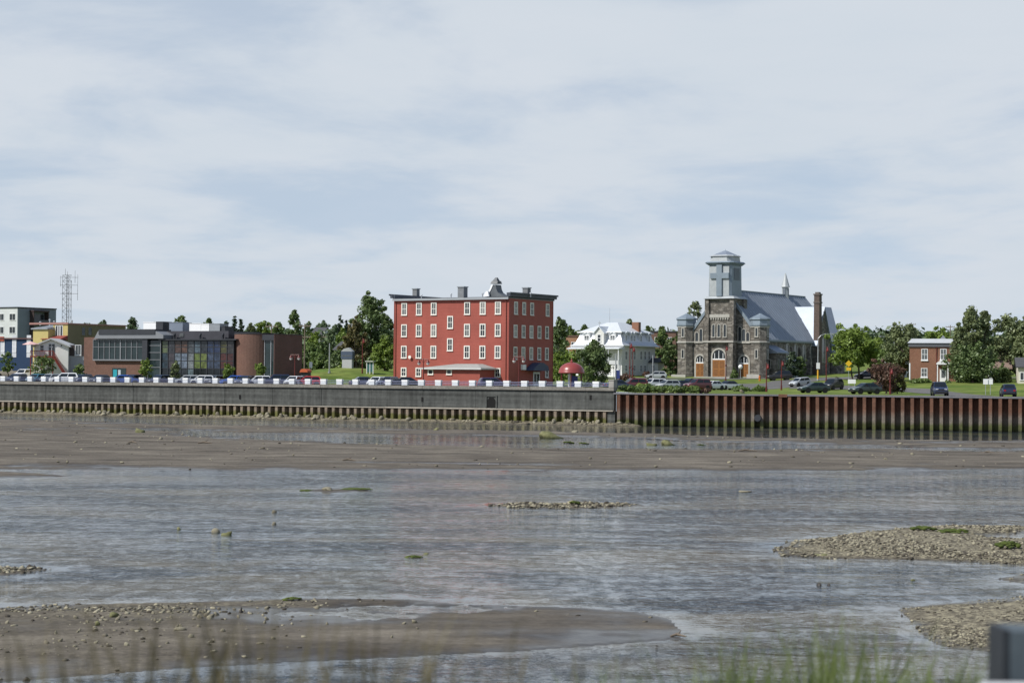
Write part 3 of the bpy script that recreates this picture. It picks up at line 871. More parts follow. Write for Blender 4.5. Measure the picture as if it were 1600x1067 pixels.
for cpx, yb in (((1020, 1083, 1145, 1265), (334, 336, 338, 346)), ((1018, 1080, 1141, 1203, 1262), (510, 513, 515, 517, 520)), ((1018, 1080, 1141, 1203, 1262), (680, 682, 683, 684, 687))):
    zz_ = B.side(600 + 1141 / 4.964, 425 + yb[2 if len(yb) > 2 else 0] / 4.964)[1]
    for c in cpx:
        window(H, 0, B.side(600 + c / 4.964, 520)[0], zz_, 1.05, hw, M_trim, random.choice(PANES), pi / 2, .17, 'cross', .09)
window(H, 0, B.side(600 + 1260 / 4.964, 590)[0], z0w, 1.0, 1.45, M_trim, M_glass, pi / 2, .17, 'cross', .09)
# side entrance with blue canopy
yd = B.side(600 + 1180 / 4.964, 590)[0]
dr = part('door', MB().box(0.01, .10, yd - .95, yd + .95, 0.1, 2.3), M_white, H)
part('pane', MB().box(.10, .12, yd - .75, yd - .1, .6, 2.0).box(.10, .12, yd + .1, yd + .75, .6, 2.0), M_glass, dr)
yc0, yc1 = B.side(600 + 1095 / 4.964, 580)[0], B.side(600 + 1218 / 4.964, 580)[0]
ycm = (yc0 + yc1) / 2
part('entrance_canopy', MB().prism([(yc0, 2.5), (yc1, 2.5), (yc1 - .3, 3.2), (ycm + .6, 3.75), (ycm - .4, 3.7), (yc0 + .3, 2.9)], 'x', .06, 1.5), mat('canopy_blue', (0.045, 0.06, 0.11), .5, .15), H)
ya = B.side(600 + 1075 / 4.964, 575)[0]
part('wall_box', MB().box(0.0, .35, ya - .5, ya + .5, 2.6, 3.4), M_white, H)
# single storey porch on the river front
xr_, _ = B.hit(774, 585); DP = 4.2
xl_ = B.hit(661, 585, -DP)[0]; xr2 = B.hit(749.8, 585, -DP)[0]
ze = B.hit(700, 425 + 752 / 4.964, -DP)[1]
pw = part('porch', MB().box(xl_, xr2, -DP, -.055, 0, ze), M_red, H)
zr = B.hit(720, 425 + 712 / 4.964, -1.5)[1]
xa, xb_ = xl_ - .5, xr2 + .5
rb = [(xa, -DP - .5), (xb_, -DP - .5), (xb_, -.06), (xa, -.06)]
rt = [(xa + 5.0, -1.7), (xb_ - 2.6, -1.7), (xb_ - 2.6, -.06), (xa + 5.0, -.06)]
part('porch_roof', MB().frustum(rb, ze + .14, rt, max(zr, ze + .8)), mat('porch_roof_grey', (0.30, 0.31, 0.30), .6, .12), pw)
part('porch_fascia', MB().box(xa, xb_, -DP - .55, -DP - .5, ze - .06, ze + .18).box(xb_, xb_ + .05, -DP - .5, -.1, ze - .06, ze + .18), mat('fascia_white', (0.5, 0.5, 0.5), .6), pw)
for cx_ in (362, 506):
    xw, zw = B.hit(600 + cx_ / 4.964, 425 + 798 / 4.964, -DP)
    window(H, xw, -DP, zw, 1.0, .9, M_trim, M_glass, 0, .17, 'plain', .08)
# roof furniture
M_brickgrey = mat('grey_chimney', (0.16, 0.17, 0.18), .8, .2, 2)
def chim(px0, px1, pyt, depth, name='chimney', m=None, cap=True, w=None):
    x0, zt_ = B.hit(px0, pyt, depth); x1, _ = B.hit(px1, pyt, depth)
    x1 -= .35
    zb_ = Hf + .12 + rise * (depth / W) - .05
    c = part(name, MB().box(x0, x1, depth, depth + (w or (x1 - x0)), zb_, zt_), m or M_brickgrey, rf)
    if cap: part('chimney_cap', MB().box(x0 - .1, x1 + .1, depth - .1, depth + (w or (x1 - x0)) + .1, zt_, zt_ + .14), M_roofgrey, c)
chim(644.5, 654, 452, 7); chim(715.2, 727.5, 449, 4.5); 
chim(816.5, 827.5, 450.5, 6, m=M_brickgrey)
for px, py in ((658.5, 460), (704.8, 458.5), (754, 457.5), (829, 457)):
    x0, zt_ = B.hit(px, py, 5)
    v = part('roof_vent', MB().tube((x0, 5, Hf + .3), (x0, 5, zt_ - .15), .09, .09, 8).tube((x0, 5, zt_ - .2), (x0, 5, zt_), .2, .12, 8), M_steel, rf)
# the scroll sided bell gable
xg0, zg0 = B.hit(760.5, 463, 2); xg1 = B.hit(791.5, 463, 2)[0]
zg = lambda y: B.hit(775, 425 + y / 4.964, 2)[1]
gx = lambda x: B.hit(600 + x / 4.964, 450, 2)[0]
left = [(gx(800), zg(192)), (gx(812), zg(172)), (gx(832), zg(135)), (gx(846), zg(100))]
right = [(gx(876), zg(100)), (gx(882), zg(135)), (gx(894), zg(160)), (gx(922), zg(180)), (gx(945), zg(192))]
bgp = part('bell_gable', MB().prism(left + right, 'y', 1.6, 3.2), mat('lead_grey', (0.10, 0.11, 0.12), .5, .2, 1.5), rf)
dx = .28
part('gable_flashing', MB().prism([(p[0] - .02, p[1]) for p in left] + [(p[0] + dx, p[1]) for p in reversed(left)], 'y', 1.5, 1.6), M_white, bgp)
part('gable_cap', MB().frustum([(gx(832), 1.7), (gx(886), 1.7), (gx(886), 3.1), (gx(832), 3.1)], zg(92), [(gx(838), 1.9), (gx(884), 1.9), (gx(884), 2.9), (gx(838), 2.9)], zg(70)).frustum([(gx(842), 1.95), (gx(876), 1.95), (gx(876), 2.85), (gx(842), 2.85)], zg(69), [(gx(854), 2.3), (gx(868), 2.3), (gx(868), 2.5), (gx(854), 2.5)], zg(42)).tube((gx(890), 2.4, zg(92)), (gx(890), 2.4, zg(78)), .12, .05, 6), mat('lead_grey2', (0.09, 0.10, 0.11), .5, .2, 1.5), bgp)
part('skylight', MB().prism([(gx(795), zg(190)), (gx(815), zg(150)), (gx(830), zg(150)), (gx(838), zg(190))], 'y', 1.1, 1.45), M_white, bgp)
sx, sz = B.hit(600 + 208 / 4.964, 425 + 660 / 4.964)
part('wall_dish', MB().tube((sx, -.05, sz), (sx, -.35, sz), .1, .28, 10), M_trim, H)

# ------------------------------------------------------------------ church
M_stone = masonry('church_stone', (0.062, 0.055, 0.048), (0.28, 0.255, 0.225), (0.18, 0.17, 0.155), 0.62, 0.38, 0.035, bump=1.0, voro=True)
M_dress = mat('dressed_stone', (0.36, 0.35, 0.32), 0.8, 0.15, 1.2)
def seam_roof(name, col, pitch=.6, metal=.35, rough=.42, var=.1):
    return siding(name, col, pitch, var, 0)
M_metalroof = mat('church_sheet_roof', (0.24, 0.275, 0.33), 0.5, 0.13, 0.3, metal=0.25, fine=0.08)
M_metalclad = mat('belfry_cladding', (0.20, 0.245, 0.29), 0.5, 0.12, 0.8, metal=0.2, fine=0.08)
M_metalpale = mat('belfry_panel', (0.36, 0.385, 0.40), 0.5, 0.14, 1.5, metal=0.1, fine=.1)
M_oak = mat('varnished_doors', (0.26, 0.115, 0.034), 0.5, 0.2, 2.5)
C = Frame(1129.5, 395, 6.45, 31.4)
CH = C.thing('stone_church', 'brown rubble stone church with grey metal belfry bearing a cross', 'church')
cx6 = lambda x: 1030 + x / 4.445
cy6 = lambda y: 380 + y / 4.445
HW = 7.7
eave = C.side(cx6(850), cy6(662), HW + .3)[1]
ridge = C.side(cx6(640), cy6(348), 0)[1]
yend = C.side(cx6(1045), cy6(386), 0)[0]
print('church eave', eave, 'ridge', ridge, 'len', yend, 'HW', HW)
yend = max(22, min(yend, 40))
nave = part('nave_wall', MB().prism([(-HW, -.5), (HW, -.5), (HW, eave), (0, ridge - .35), (-HW, eave)], 'y', 0, yend), M_stone, CH)
sl = (ridge - eave) / HW
rfp = MB().prism([(-HW - .5, eave - .5 * sl), (0, ridge), (HW + .5, eave - .5 * sl), (HW + .5, eave - .5 * sl + .28), (0, ridge + .3), (-HW - .5, eave - .5 * sl + .28)], 'y', .25, yend + .3)
rfc = part('nave_roof', rfp, M_metalroof, CH)
part('ridge_cap', MB().box(-.18, .18, .3, yend + .2, ridge + .22, ridge + .42), M_metalclad, rfc)
seam = MB()
for i in range(int(yend / 1.2)):
    y = .8 + i * 1.2
    dx_, dz_ = HW + .45, (HW + .45) * sl
    seam.add([(.1, y, ridge + .29), (dx_, y, ridge + .29 - dz_), (dx_, y + .06, ridge + .29 - dz_), (.1, y + .06, ridge + .29), (.1, y, ridge + .37), (dx_, y, ridge + .37 - dz_), (dx_, y + .06, ridge + .37 - dz_), (.1, y + .06, ridge + .37)],
             [(4, 5, 6, 7), (0, 1, 5, 4), (2, 3, 7, 6), (1, 2, 6, 5)])
part('roof_seam', seam, M_metalroof, rfc)
# raking coping of the west gable
cop = MB()
for s in (-1, 1):
    cop.prism([(s * (HW - .2), eave - .1), (s * .4, ridge - .1), (s * .4, ridge + .55), (s * (HW + .35), eave + .3), (s * (HW + .35), eave - .1)], 'y', -.15, .35)
part('gable_coping', cop, M_metalclad, CH)
# tower
tx0, tx1 = -3.15, 3.15; TY0, TY1 = -1.9, 4.2
zled = C.hit(cx6(415), cy6(385), TY0)[1]
ztop = C.hit(cx6(415), cy6(140), TY0)[1]
ztier = C.hit(cx6(415), cy6(90), TY0 + .8)[1]
zap = C.side(cx6(461), cy6(42), 0)[1] if False else C.hit(cx6(461), cy6(44), (TY0 + TY1) / 2)[1]
zstr = C.hit(cx6(415), cy6(685), TY0)[1]
print('tower', zled, ztop, ztier, zap)
tw = part('tower_base', MB().box(tx0 + .45, tx1 - .45, TY0 + .4, TY1, -.5, zled), M_stone, CH)
for xx in (tx0, tx1 - .95):
    part('buttress', MB().box(xx, xx + .95, TY0 - .35, TY0 + 1.3, -.5, zstr).box(xx + .05, xx + .9, TY0, TY0 + 1.2, zstr, zled - .02), M_stone, tw)
part('buttress', MB().box(tx1 - .9, tx1 - .02, TY1 - 1.3, TY1 + .1, -.5, zled - .03), M_stone, tw)
part('string_course', MB().box(tx0 - .15, tx1 + .15, TY0 - .5, TY1 * .3, zstr - .12, zstr + .2), M_dress, tw)
part('tower_ledge', MB().frustum([(tx0 - .25, TY0 - .3), (tx1 + .25, TY0 - .3), (tx1 + .25, TY1 + .2), (tx0 - .25, TY1 + .2)], zled, [(tx0 + .3, TY0 + .4), (tx1 - .3, TY0 + .4), (tx1 - .3, TY1 - .3), (tx0 + .3, TY1 - .3)], zled + .5), M_metalpale, tw)
zfz = C.hit(cx6(415), cy6(522), TY0)[1]
fz = MB().box(tx0 + 1.0, tx1 - 1.0, TY0 + .15, TY0 + .4, zfz + .15, zfz + .8)
for q in np.linspace(tx0 + 1.2, tx1 - 1.5, 8): fz.box(q, q + .25, TY0 + .2, TY0 + .4, zfz - .25, zfz + .15)
part('corbel_frieze', fz, M_dress, tw)
def oct_(x0, x1, y0, y1, c):
    return [(x0 + c, y0), (x1 - c, y0), (x1, y0 + c), (x1, y1 - c), (x1 - c, y1), (x0 + c, y1), (x0, y1 - c), (x0, y0 + c)]
bx0 = C.hit(cx6(340), cy6(250), TY0 + .35)[0]; bx1 = C.hit(cx6(488), cy6(250), TY0 + .35)[0]
BY0, BY1 = TY0 + .5, TY0 + .5 + 5.1
bel = part('belfry', MB().frustum(oct_(bx0 - .1, bx1 + .35, BY0, BY1, .35), zled + .3, oct_(bx0, bx1 + .25, BY0 + .05, BY1 - .05, .35), ztop), M_metalclad, CH)
part('belfry_cornice', MB().frustum(oct_(bx0 - .1, bx1 + .4, BY0 - .1, BY1 + .1, .4), ztop - .35, oct_(bx0 - .75, bx1 + .95, BY0 - .7, BY1 + .7, .6), ztop + .15).frustum(oct_(bx0 - .75, bx1 + .95, BY0 - .7, BY1 + .7, .6), ztop + .15, oct_(bx0 - .5, bx1 + .7, BY0 - .45, BY1 + .45, .6), ztop + .4), M_metalclad, bel)
part('belfry_tier', MB().frustum(oct_(bx0 - .1, bx1 + .3, BY0, BY1, .9), ztop + .4, oct_(bx0 + .05, bx1 + .15, BY0 + .1, BY1 - .1, .9), ztier).frustum(oct_(bx0 - .25, bx1 + .45, BY0 - .15, BY1 + .15, .9), ztier - .02, oct_(bx0 + .1, bx1 + .1, BY0 + .2, BY1 - .2, .9), ztier + .25), M_metalpale, bel)
bm_ = ((bx0 + bx1) / 2 + .1, (BY0 + BY1) / 2)
part('belfry_roof', MB().frustum(oct_(bx0 + .3, bx1 - .1, BY0 + .35, BY1 - .35, .8), ztier + .25, oct_(bm_[0] - .25, bm_[0] + .25, bm_[1] - .25, bm_[1] + .25, .1), zap - .25).tube((*bm_, zap - .3), (*bm_, zap + .05), .12, .03, 6), M_metalroof, bel)
part('belfry_panel', MB().box(bx0 + .25, bx1 - .12, BY0 - .1, BY0 + .1, zled + .55, ztop - .55), M_metalpale, bel)
cxa, cxb = [C.hit(cx6(q), cy6(250), BY0 - .2)[0] for q in (400, 437)]
cxc, cxd = [C.hit(cx6(q), cy6(226), BY0 - .2)[0] for q in (357, 485)]
cz0, cz1 = [C.hit(cx6(418), cy6(q), BY0 - .2)[1] for q in (368, 150)]
ca0, ca1 = [C.hit(cx6(418), cy6(q), BY0 - .2)[1] for q in (245, 207)]
part('cross', MB().box(cxa, cxb, BY0 - .42, BY0 - .1, cz0, cz1).box(cxc, cxa, BY0 - .42, BY0 - .1, ca0, ca1).box(cxb, cxd, BY0 - .42, BY0 - .1, ca0, ca1), M_metalclad, bel)
part('louvre', MB().box(bx1 + .27, bx1 + .36, BY0 + 1.3, BY1 - 1.3, ztop - 3.2, ztop - .9), mat('louvre_grey', (0.13, 0.15, 0.18), .6), bel)

def arch_pts(w, h, n=9):
    r = w / 2
    return [(-r, 0), (r, 0)] + [(r * math.cos(a), h - r + r * math.sin(a)) for a in np.linspace(0, pi, n)]
def arch_window(par, x, y, z, w, h, rot=0.0, fr=.2, name='window', pointed=False, gm=None):
    mb = MB()
    out, inn = arch_pts(w + 2 * fr, h + fr), arch_pts(w, h)
    n = len(out)
    for i in range(1, n):
        j = (i + 1) % n
        if i == n - 1: j = 0
        a, b_, c, d = out[i], out[j], inn[j], inn[i]
        mb.add([(a[0], -.12, a[1]), (b_[0], -.12, b_[1]), (c[0], -.12, c[1]), (d[0], -.12, d[1]), (a[0], .05, a[1]), (b_[0], .05, b_[1]), (c[0], .05, c[1]), (d[0], .05, d[1])],
               [(0, 1, 2, 3), (0, 4, 5, 1), (2, 6, 7, 3), (1, 5, 6, 2), (4, 7, 6, 5), (0, 3, 7, 4)])
    mb.box(-w / 2 - fr - .05, w / 2 + fr + .05, -.22, .05, -.16, 0)
    o = part(name, mb, M_dress, par, (x, y, z), rot)
    part('pane', MB().prism(inn, 'y', -.03, .04), gm or M_glass, o)
    return o
def doorway(xpx, half, ybase_px, ytop_px, yplane, hdoor, name):
    x = C.hit(cx6(xpx), cy6(800), yplane)[0]
    h = C.hit(cx6(xpx), cy6(ytop_px), yplane)[1]
    o = arch_window(CH, x, yplane, 0, half * 2, h, 0, .32, name)
    ff = MB().box(-half, half, -.09, -.03, hdoor, hdoor + .22)
    for q in np.linspace(-half + half / 3, half - half / 3, 3): ff.box(q - .05, q + .05, -.08, -.03, hdoor + .22, h - .25 - abs(q) * .5)
    part('transom', ff, M_white, o)
    for s in (0, 1):
        d = part('door_leaf', MB().box((-half + .02, .02)[s], (-.02, half - .02)[s], -.10, -.04, 0.02, hdoor), M_oak, o)
        xa_ = (-half + .02, .02)[s]; xb_d = (-.02, half - .02)[s]
        for zf_, zt2 in ((.25, hdoor * .42), (hdoor * .5, hdoor * .92)):
            part('door_panel', MB().box(xa_ + .18, xb_d - .18, -.125, -.10, zf_, zt2), mat('door_panel_dark', (0.18, 0.078, 0.026), .5, .2, 2.5), d)
    return o
st = 0.0
doorway(415, 1.35, 905, 738, TY0 + .4, 3.3, 'main_doorway')
doorway(284, .85, 900, 780, 0, 2.6, 'side_doorway')
doorway(590, .95, 895, 783, 0, 2.5, 'side_doorway')
zz0 = C.hit(cx6(415), cy6(650), TY0 + .4)[1]; zz1 = C.hit(cx6(415), cy6(565), TY0 + .4)[1]
for q in (378, 415, 457): arch_window(tw, C.hit(cx6(q), cy6(600), TY0 + .4)[0], TY0 + .4, zz0, .5, zz1 - zz0, 0, .14)
for q, yb, yt in ((262, 688, 620), (291, 688, 596), (560, 690, 580), (588, 690, 596), (616, 690, 620)):
    x, z = C.hit(cx6(q), cy6(yb), 0); z1_ = C.hit(cx6(q), cy6(yt), 0)[1]
    if x < tx0 - .3 or x > tx1 + .2:
        arch_window(CH, x, 0, z, .62, z1_ - z, 0, .13)
part('string_course', MB().box(-HW - .1, tx0 + .02, -.22, .02, zstr - .12, zstr + .16).box(tx1 - .02, HW + .1, -.22, .02, zstr - .12, zstr + .16), M_dress, CH)
# corner turrets
def turret(cxp, yc, r):
    x = C.hit(cx6(cxp), cy6(700), yc)[0]
    zt_ = C.hit(cx6(cxp), cy6(578), yc)[1]; zc = C.hit(cx6(cxp), cy6(500), yc)[1]
    t = part('turret', MB().lathe([(r + .12, -.5), (r + .12, .6), (r, .7), (r, zt_)], 8, (x, yc), pi / 8), M_stone, CH)
    part('turret_band', MB().lathe([(r + .16, zstr - .2), (r + .2, zstr), (r + .02, zstr + .12)], 8, (x, yc), pi / 8).lathe([(r + .14, zt_ - .25), (r + .14, zt_)], 8, (x, yc), pi / 8), M_dress, t)
    part('turret_cap', MB().lathe([(r + .2, zt_), (r + .28, zt_ + .25), (r + .18, zt_ + .3), (r + .1, zt_ + .95 * (zc - zt_) * .55), (r + .34, zt_ + (zc - zt_) * .6), (r + .3, zt_ + (zc - zt_) * .72), (.5, zc + .15), (.2, zc + .35)], 8, (x, yc), pi / 8), M_metalclad, t)
    a = r * math.cos(pi / 8)
    for zlo, hh in ((zstr + .9, 1.9), (zstr - 3.3, 1.9)):
        window(t, x, yc - a, zlo, .75, hh, M_dress, M_glass, 0, .17, 'plain', .09)
        window(t, x + a, yc, zlo, .75, hh, M_dress, M_glass, pi / 2, .17, 'plain', .09)
    return x
turret(190, .3, 1.75); xtr = turret(700, .3, 1.75)
# side annexes beside the right turret and the bell porch
ya0, ya1 = 2.2, 7.2
an = part('sacristy', MB().box(HW - .1, HW + 2.6, ya0, ya1, -.5, 4.6), M_stone, CH)
part('sacristy_roof', MB().prism([(HW - .05, 4.62), (HW + 3.0, 4.62), (HW + 3.0, 4.85), (HW - .05, 6.3)], 'y', ya0 - .3, ya1 + .3), M_metalroof, an)
window(an, HW + 2.6, 3.4, 1.6, .8, 1.9, M_dress, M_glass, pi / 2, .15, 'plain'); window(an, HW + 2.6, 5.6, 1.6, .8, 1.9, M_dress, M_glass, pi / 2, .15, 'plain')
window(an, HW + 1.2, ya0, 1.6, .7, 1.9, M_dress, M_glass, 0, .15, 'plain')
sp_ = part('side_porch', MB().box(HW - .1, HW + 3.3, 9.2, 12.6, -.5, 3.0).prism([(HW - .1, 3.0), (HW + 3.3, 3.0), (HW - .1, 3.9)], 'y', 9.2, 12.6), mat('porch_pale', (0.45, 0.48, 0.5), .6, .1), CH)
part('porch_roof', MB().prism([(HW - .1, 3.92), (HW - .1, 4.08), (HW + 3.7, 3.12), (HW + 3.7, 2.96)], 'y', 8.9, 12.9), M_metalroof, sp_)
# nave windows with buttresses
for q in (888, 945, 1003, 1058):
    y = C.side(cx6(q), cy6(760), HW)[0]
    arch_window(CH, HW, y, 2.4, 1.25, 4.2, pi / 2, .22, gm=M_curt)
    part('buttress', MB().prism([(HW - .05, -.5), (HW + .85, -.5), (HW + .85, 3.4), (HW + .35, 5.9), (HW - .05, 6.1)], 'y', y + 1.6, y + 2.3), M_stone, CH)
part('eave_band', MB().box(HW, HW + .3, .4, yend, eave - .75, eave - .45), M_metalclad, CH)
# transept
XT = HW + .9
tyc, zrt = C.side(cx6(1150), cy6(450), XT + .3)
TW = 3.6; ty0 = tyc - TW
print('transept', ty0, zrt)
tr = part('transept_wall', MB().prism([(tyc - TW, -.5), (tyc + TW, -.5), (tyc + TW, eave - .4), (tyc, zrt - .3), (tyc - TW, eave - .4)], 'x', 0, XT), M_stone, CH)
slt = (zrt - eave + .4) / TW
part('transept_roof', MB().prism([(tyc - TW - .45, eave - .4 - .45 * slt), (tyc, zrt), (tyc + TW + .45, eave - .4 - .45 * slt), (tyc + TW + .45, eave - .15 - .45 * slt), (tyc, zrt + .28), (tyc - TW - .45, eave - .15 - .45 * slt)], 'x', .4, XT + .35), M_metalroof, tr)
arch_window(tr, XT, tyc, 3.2, 1.5, 5.0, pi / 2, .22, gm=M_curt)
# choir and apse
zra = zrt + .05
ap0 = tyc
yrd, zrd = C.side(cx6(1195), cy6(447), 0)
ape = C.side(cx6(1290), cy6(590), HW - .8)[0] - 1
print('apse', tyc, yrd, zrd, ape)
ape = min(max(ape, tyc + 6), tyc + 14)
part('choir_wall', MB().prism([(-HW + 1.2, yend - .1), (HW - 1.2, yend - .1), (HW - 1.2, ape), (HW - 4, ape + 5), (-HW + 4, ape + 5), (-HW + 1.2, ape)], 'z', -.5, eave - .6), M_stone, CH)
ch = MB()
e2 = HW - .8
ch.add([(-e2, tyc - 4, eave - 1), (e2, tyc - 4, eave - 1), (e2, ape, eave - 1), (HW - 3.6, ape + 5.4, eave - 1), (-HW + 3.6, ape + 5.4, eave - 1), (-e2, ape, eave - 1), (0, tyc - 4, zrd), (0, max(yrd, tyc + 2), zrd)],
       [(0, 1, 6), (1, 2, 7, 6), (2, 3, 7), (3, 4, 7), (4, 5, 7), (5, 0, 6, 7), (0, 5, 4, 3, 2, 1)])
part('choir_roof', ch, M_metalroof, CH)
# little half dome of the chapel at the transept foot
chp = part('chapel', MB().lathe([(2.0, -.5), (2.0, 5.0)], 12, (HW + 1.0, tyc + TW + 2.6)), M_stone, CH)
part('chapel_dome', MB().lathe([(2.3, 5.0), (2.25, 5.4), (1.9, 6.3), (1.3, 7.0), (.6, 7.4), (.1, 7.5)], 14, (HW + 1.0, tyc + TW + 2.6)), M_metalroof, chp, smooth=True)
# chimney
yk = C.side(cx6(1102), cy6(600), HW + .9)[0]
zk = C.side(cx6(1102), cy6(352), HW + .9)[1]
print('chimney', yk, zk)
kk = part('chimney', MB().frustum([(HW + .2, yk - .75), (HW + 1.55, yk - .75), (HW + 1.55, yk + .75), (HW + .2, yk + .75)], -.5, [(HW + .3, yk - .65), (HW + 1.45, yk - .65), (HW + 1.45, yk + .65), (HW + .3, yk + .65)], zk), masonry('chimney_brick', (0.075, 0.052, 0.044), (0.125, 0.085, 0.07), (0.11, 0.095, 0.085), .4, .13, .02), CH)
part('chimney_cap', MB().box(HW + .18, HW + 1.57, yk - .78, yk + .78, zk - 1.9, zk - 1.65).box(HW + .15, HW + 1.6, yk - .8, yk + .8, zk - .25, zk).box(HW + .45, HW + 1.3, yk - .5, yk + .5, zk, zk + .35), mat('chimney_stone', (0.12, 0.10, 0.09), .8, .2), kk)
# ridge spirelet
ysp = C.side(cx6(876), cy6(372), 0)[0]
zs0, zs1, zs2 = [C.side(cx6(876), cy6(q), 0)[1] for q in (375, 303, 208)]
spr = part('spirelet', MB().lathe([(.75, zs0 - .5), (.7, zs1)], 8, (0, ysp), pi / 8), M_metalpale, CH)
part('spire_roof', MB().lathe([(1.0, zs1 - .05), (.85, zs1 + .15), (.08, zs2)], 8, (0, ysp), pi / 8), M_metalpale, spr)
part('louvre', MB().box(.62, .68, ysp - .3, ysp + .3, zs0 + .2, zs1 - .4).box(-.3, .3, ysp - .7, ysp - .64, zs0 + .2, zs1 - .4), MATS['louvre_grey'], spr)
# steps and forecourt
for i in range(4):
    part('step', MB().box(-5.5 + i * .25, 5.5 - i * .25, -4.6 + i * .45, TY0 - .4, -1.2 + i * .3, -.9 + i * .3), M_concrete_light, CH)
part('forecourt_wall', MB().box(-9.5, -6.4, -3.6, -3.2, -1.2, .35), M_dress, CH)
part('forecourt_wall', MB().box(6.6, 9.2, -3.3, -2.9, -1.2, .5), M_dress, CH)

# ------------------------------------------------------------------ white mansard house
M_wroof = mat('white_sheet_roof', (0.62, 0.65, 0.68), 0.42, 0.08, 0.8, metal=0.1)
M_wshingle = mat('white_mansard', (0.56, 0.58, 0.62), 0.4, 0.07, 0.9, metal=.25)
M_wall_w = mat('white_render', (0.60, 0.60, 0.58), 0.7, 0.07, 0.6)
px5 = lambda x: 840 + x / 5.926
py5 = lambda y: 460 + y / 5.926
N = Frame(px5(779), 398, 6.75, 31.0)
Ln = -N.hit(px5(352), py5(480))[0]; Wn = N.side(px5(1088), py5(480))[0]
ze = N.hit(px5(779), py5(472))[1]; zm = N.hit(px5(770), py5(345))[1]
zh = N.hit(px5(690), py5(262), Wn / 2)[1]
print('mansard', Ln, Wn, ze, zm, zh)
MH = N.thing('mansard_house', 'white mansard roofed house with curved eaves and rows of dormers', 'house')
part('wall', MB().box(-Ln, 0, 0, Wn, -1, ze), M_wall_w, MH)
def rect(x0, x1, y0, y1): return [(x0, y0), (x1, y0), (x1, y1), (x0, y1)]
def ins(d): return rect(-Ln + d, -d, d, Wn - d)
mz = [(-.75, 0), (-.35, .1), (.1, .3), (.45, .6), (.75, 1.0)]
mr_ = MB()
hM = zm - ze
for (d0, t0), (d1, t1) in zip(mz[:-1], mz[1:]): mr_.frustum(ins(d0), ze + hM * t0, ins(d1), ze + hM * t1)
mrp = part('mansard_roof', mr_, M_wshingle, MH)
part('hip_roof', MB().frustum(ins(.35), zm, [(-Ln + 4.2, Wn / 2 - 1.6), (-4.0, Wn / 2 - 1.6), (-4.0, Wn / 2 + 1.6), (-Ln + 4.2, Wn / 2 + 1.6)], zh), M_wroof, MH)
part('cornice', MB().box(-Ln + .2, -.2, .2, .55, zm - .18, zm + .05).box(-.55, -.2, .55, Wn - .2, zm - .18, zm + .05), M_white, MH)
part('gutter', MB().box(-Ln - .8, .8, -.8, -.65, ze - .12, ze + .04).box(.65, .8, -.65, Wn + .7, ze - .12, ze + .04), M_white, MH)
def dormer(face, s, w, h, z):
    d = MB()
    pr = [(-w / 2, 0), (w / 2, 0), (w / 2, h - .35), (0, h), (-w / 2, h - .35)]
    d.prism(pr, 'y', -.35, 1.2)
    loc = (s, .55, z) if face == 'f' else (-.55, s, z)
    rot = 0 if face == 'f' else pi / 2
    o = part('dormer', d, M_white, MH, loc, rot)
    window(o, 0, -.35, .25, w - .28, h - .75, M_white, M_curt, 0, .1, 'cross', .05)
    part('dormer_roof', MB().prism([(-w / 2 - .15, h - .4), (0, h + .03), (w / 2 + .15, h - .4), (w / 2 + .15, h - .28), (0, h + .15), (-w / 2 - .15, h - .28)], 'y', -.55, 1.2), M_wroof, o)
for q in (828, 876, 905, 965, 1040):
    dormer('r', N.side(px5(q), py5(400))[0], 1.0, hM * .86, ze + hM * .12)
for q in (450, 690): dormer('f', N.hit(px5(q), py5(400))[0], 1.45, hM * .75, ze + hM * .18)
xf0, xf1 = N.hit(px5(530), py5(400), -.6)[0], N.hit(px5(615), py5(400), -.6)[0]
zf = N.hit(px5(572), py5(305), -.6)[1]
cg = part('centre_gable', MB().prism([(xf0, 0), (xf1, 0), (xf1, zm - .2), ((xf0 + xf1) / 2, zf), (xf0, zm - .2)], 'y', -.7, 2.5), M_wall_w, MH)
part('gable_roof', MB().prism([(xf0 - .25, zm - .45), ((xf0 + xf1) / 2, zf + .05), (xf1 + .25, zm - .45), (xf1 + .25, zm - .28), ((xf0 + xf1) / 2, zf + .24), (xf0 - .25, zm - .28)], 'y', -1.0, 3.2), M_wroof, cg)
window(cg, (xf0 + xf1) / 2, -.7, ze + .7, .85, 1.5, M_white, M_glass, 0, .1, 'sash', .06)
part('finial', MB().tube(((xf0 + xf1) / 2, -.6, zf), ((xf0 + xf1) / 2, -.6, zf + 1.3), .05, .03, 6).box((xf0 + xf1) / 2 - .3, (xf0 + xf1) / 2 + .3, -.63, -.57, zf + .8, zf + .95), M_steel, cg)
for q in (820, 875, 897, 958, 995, 1032):
    y = N.side(px5(q), py5(560))[0]
    zt_, zb_ = N.side(px5(q), py5(525))[1], N.side(px5(q), py5(605))[1]
    window(MH, 0, y, zb_, .95, zt_ - zb_, M_white, M_curt, pi / 2, .1, 'cross', .05)
    window(MH, 0, y, .6, .95, 1.3, M_white, M_curt, pi / 2, .1, 'cross', .05)
for xx in np.linspace(-Ln + 1.2, -1.0, 5): window(MH, xx, 0, .9, 1.0, 2.0, M_white, M_glass, 0, .1, 'cross', .05)
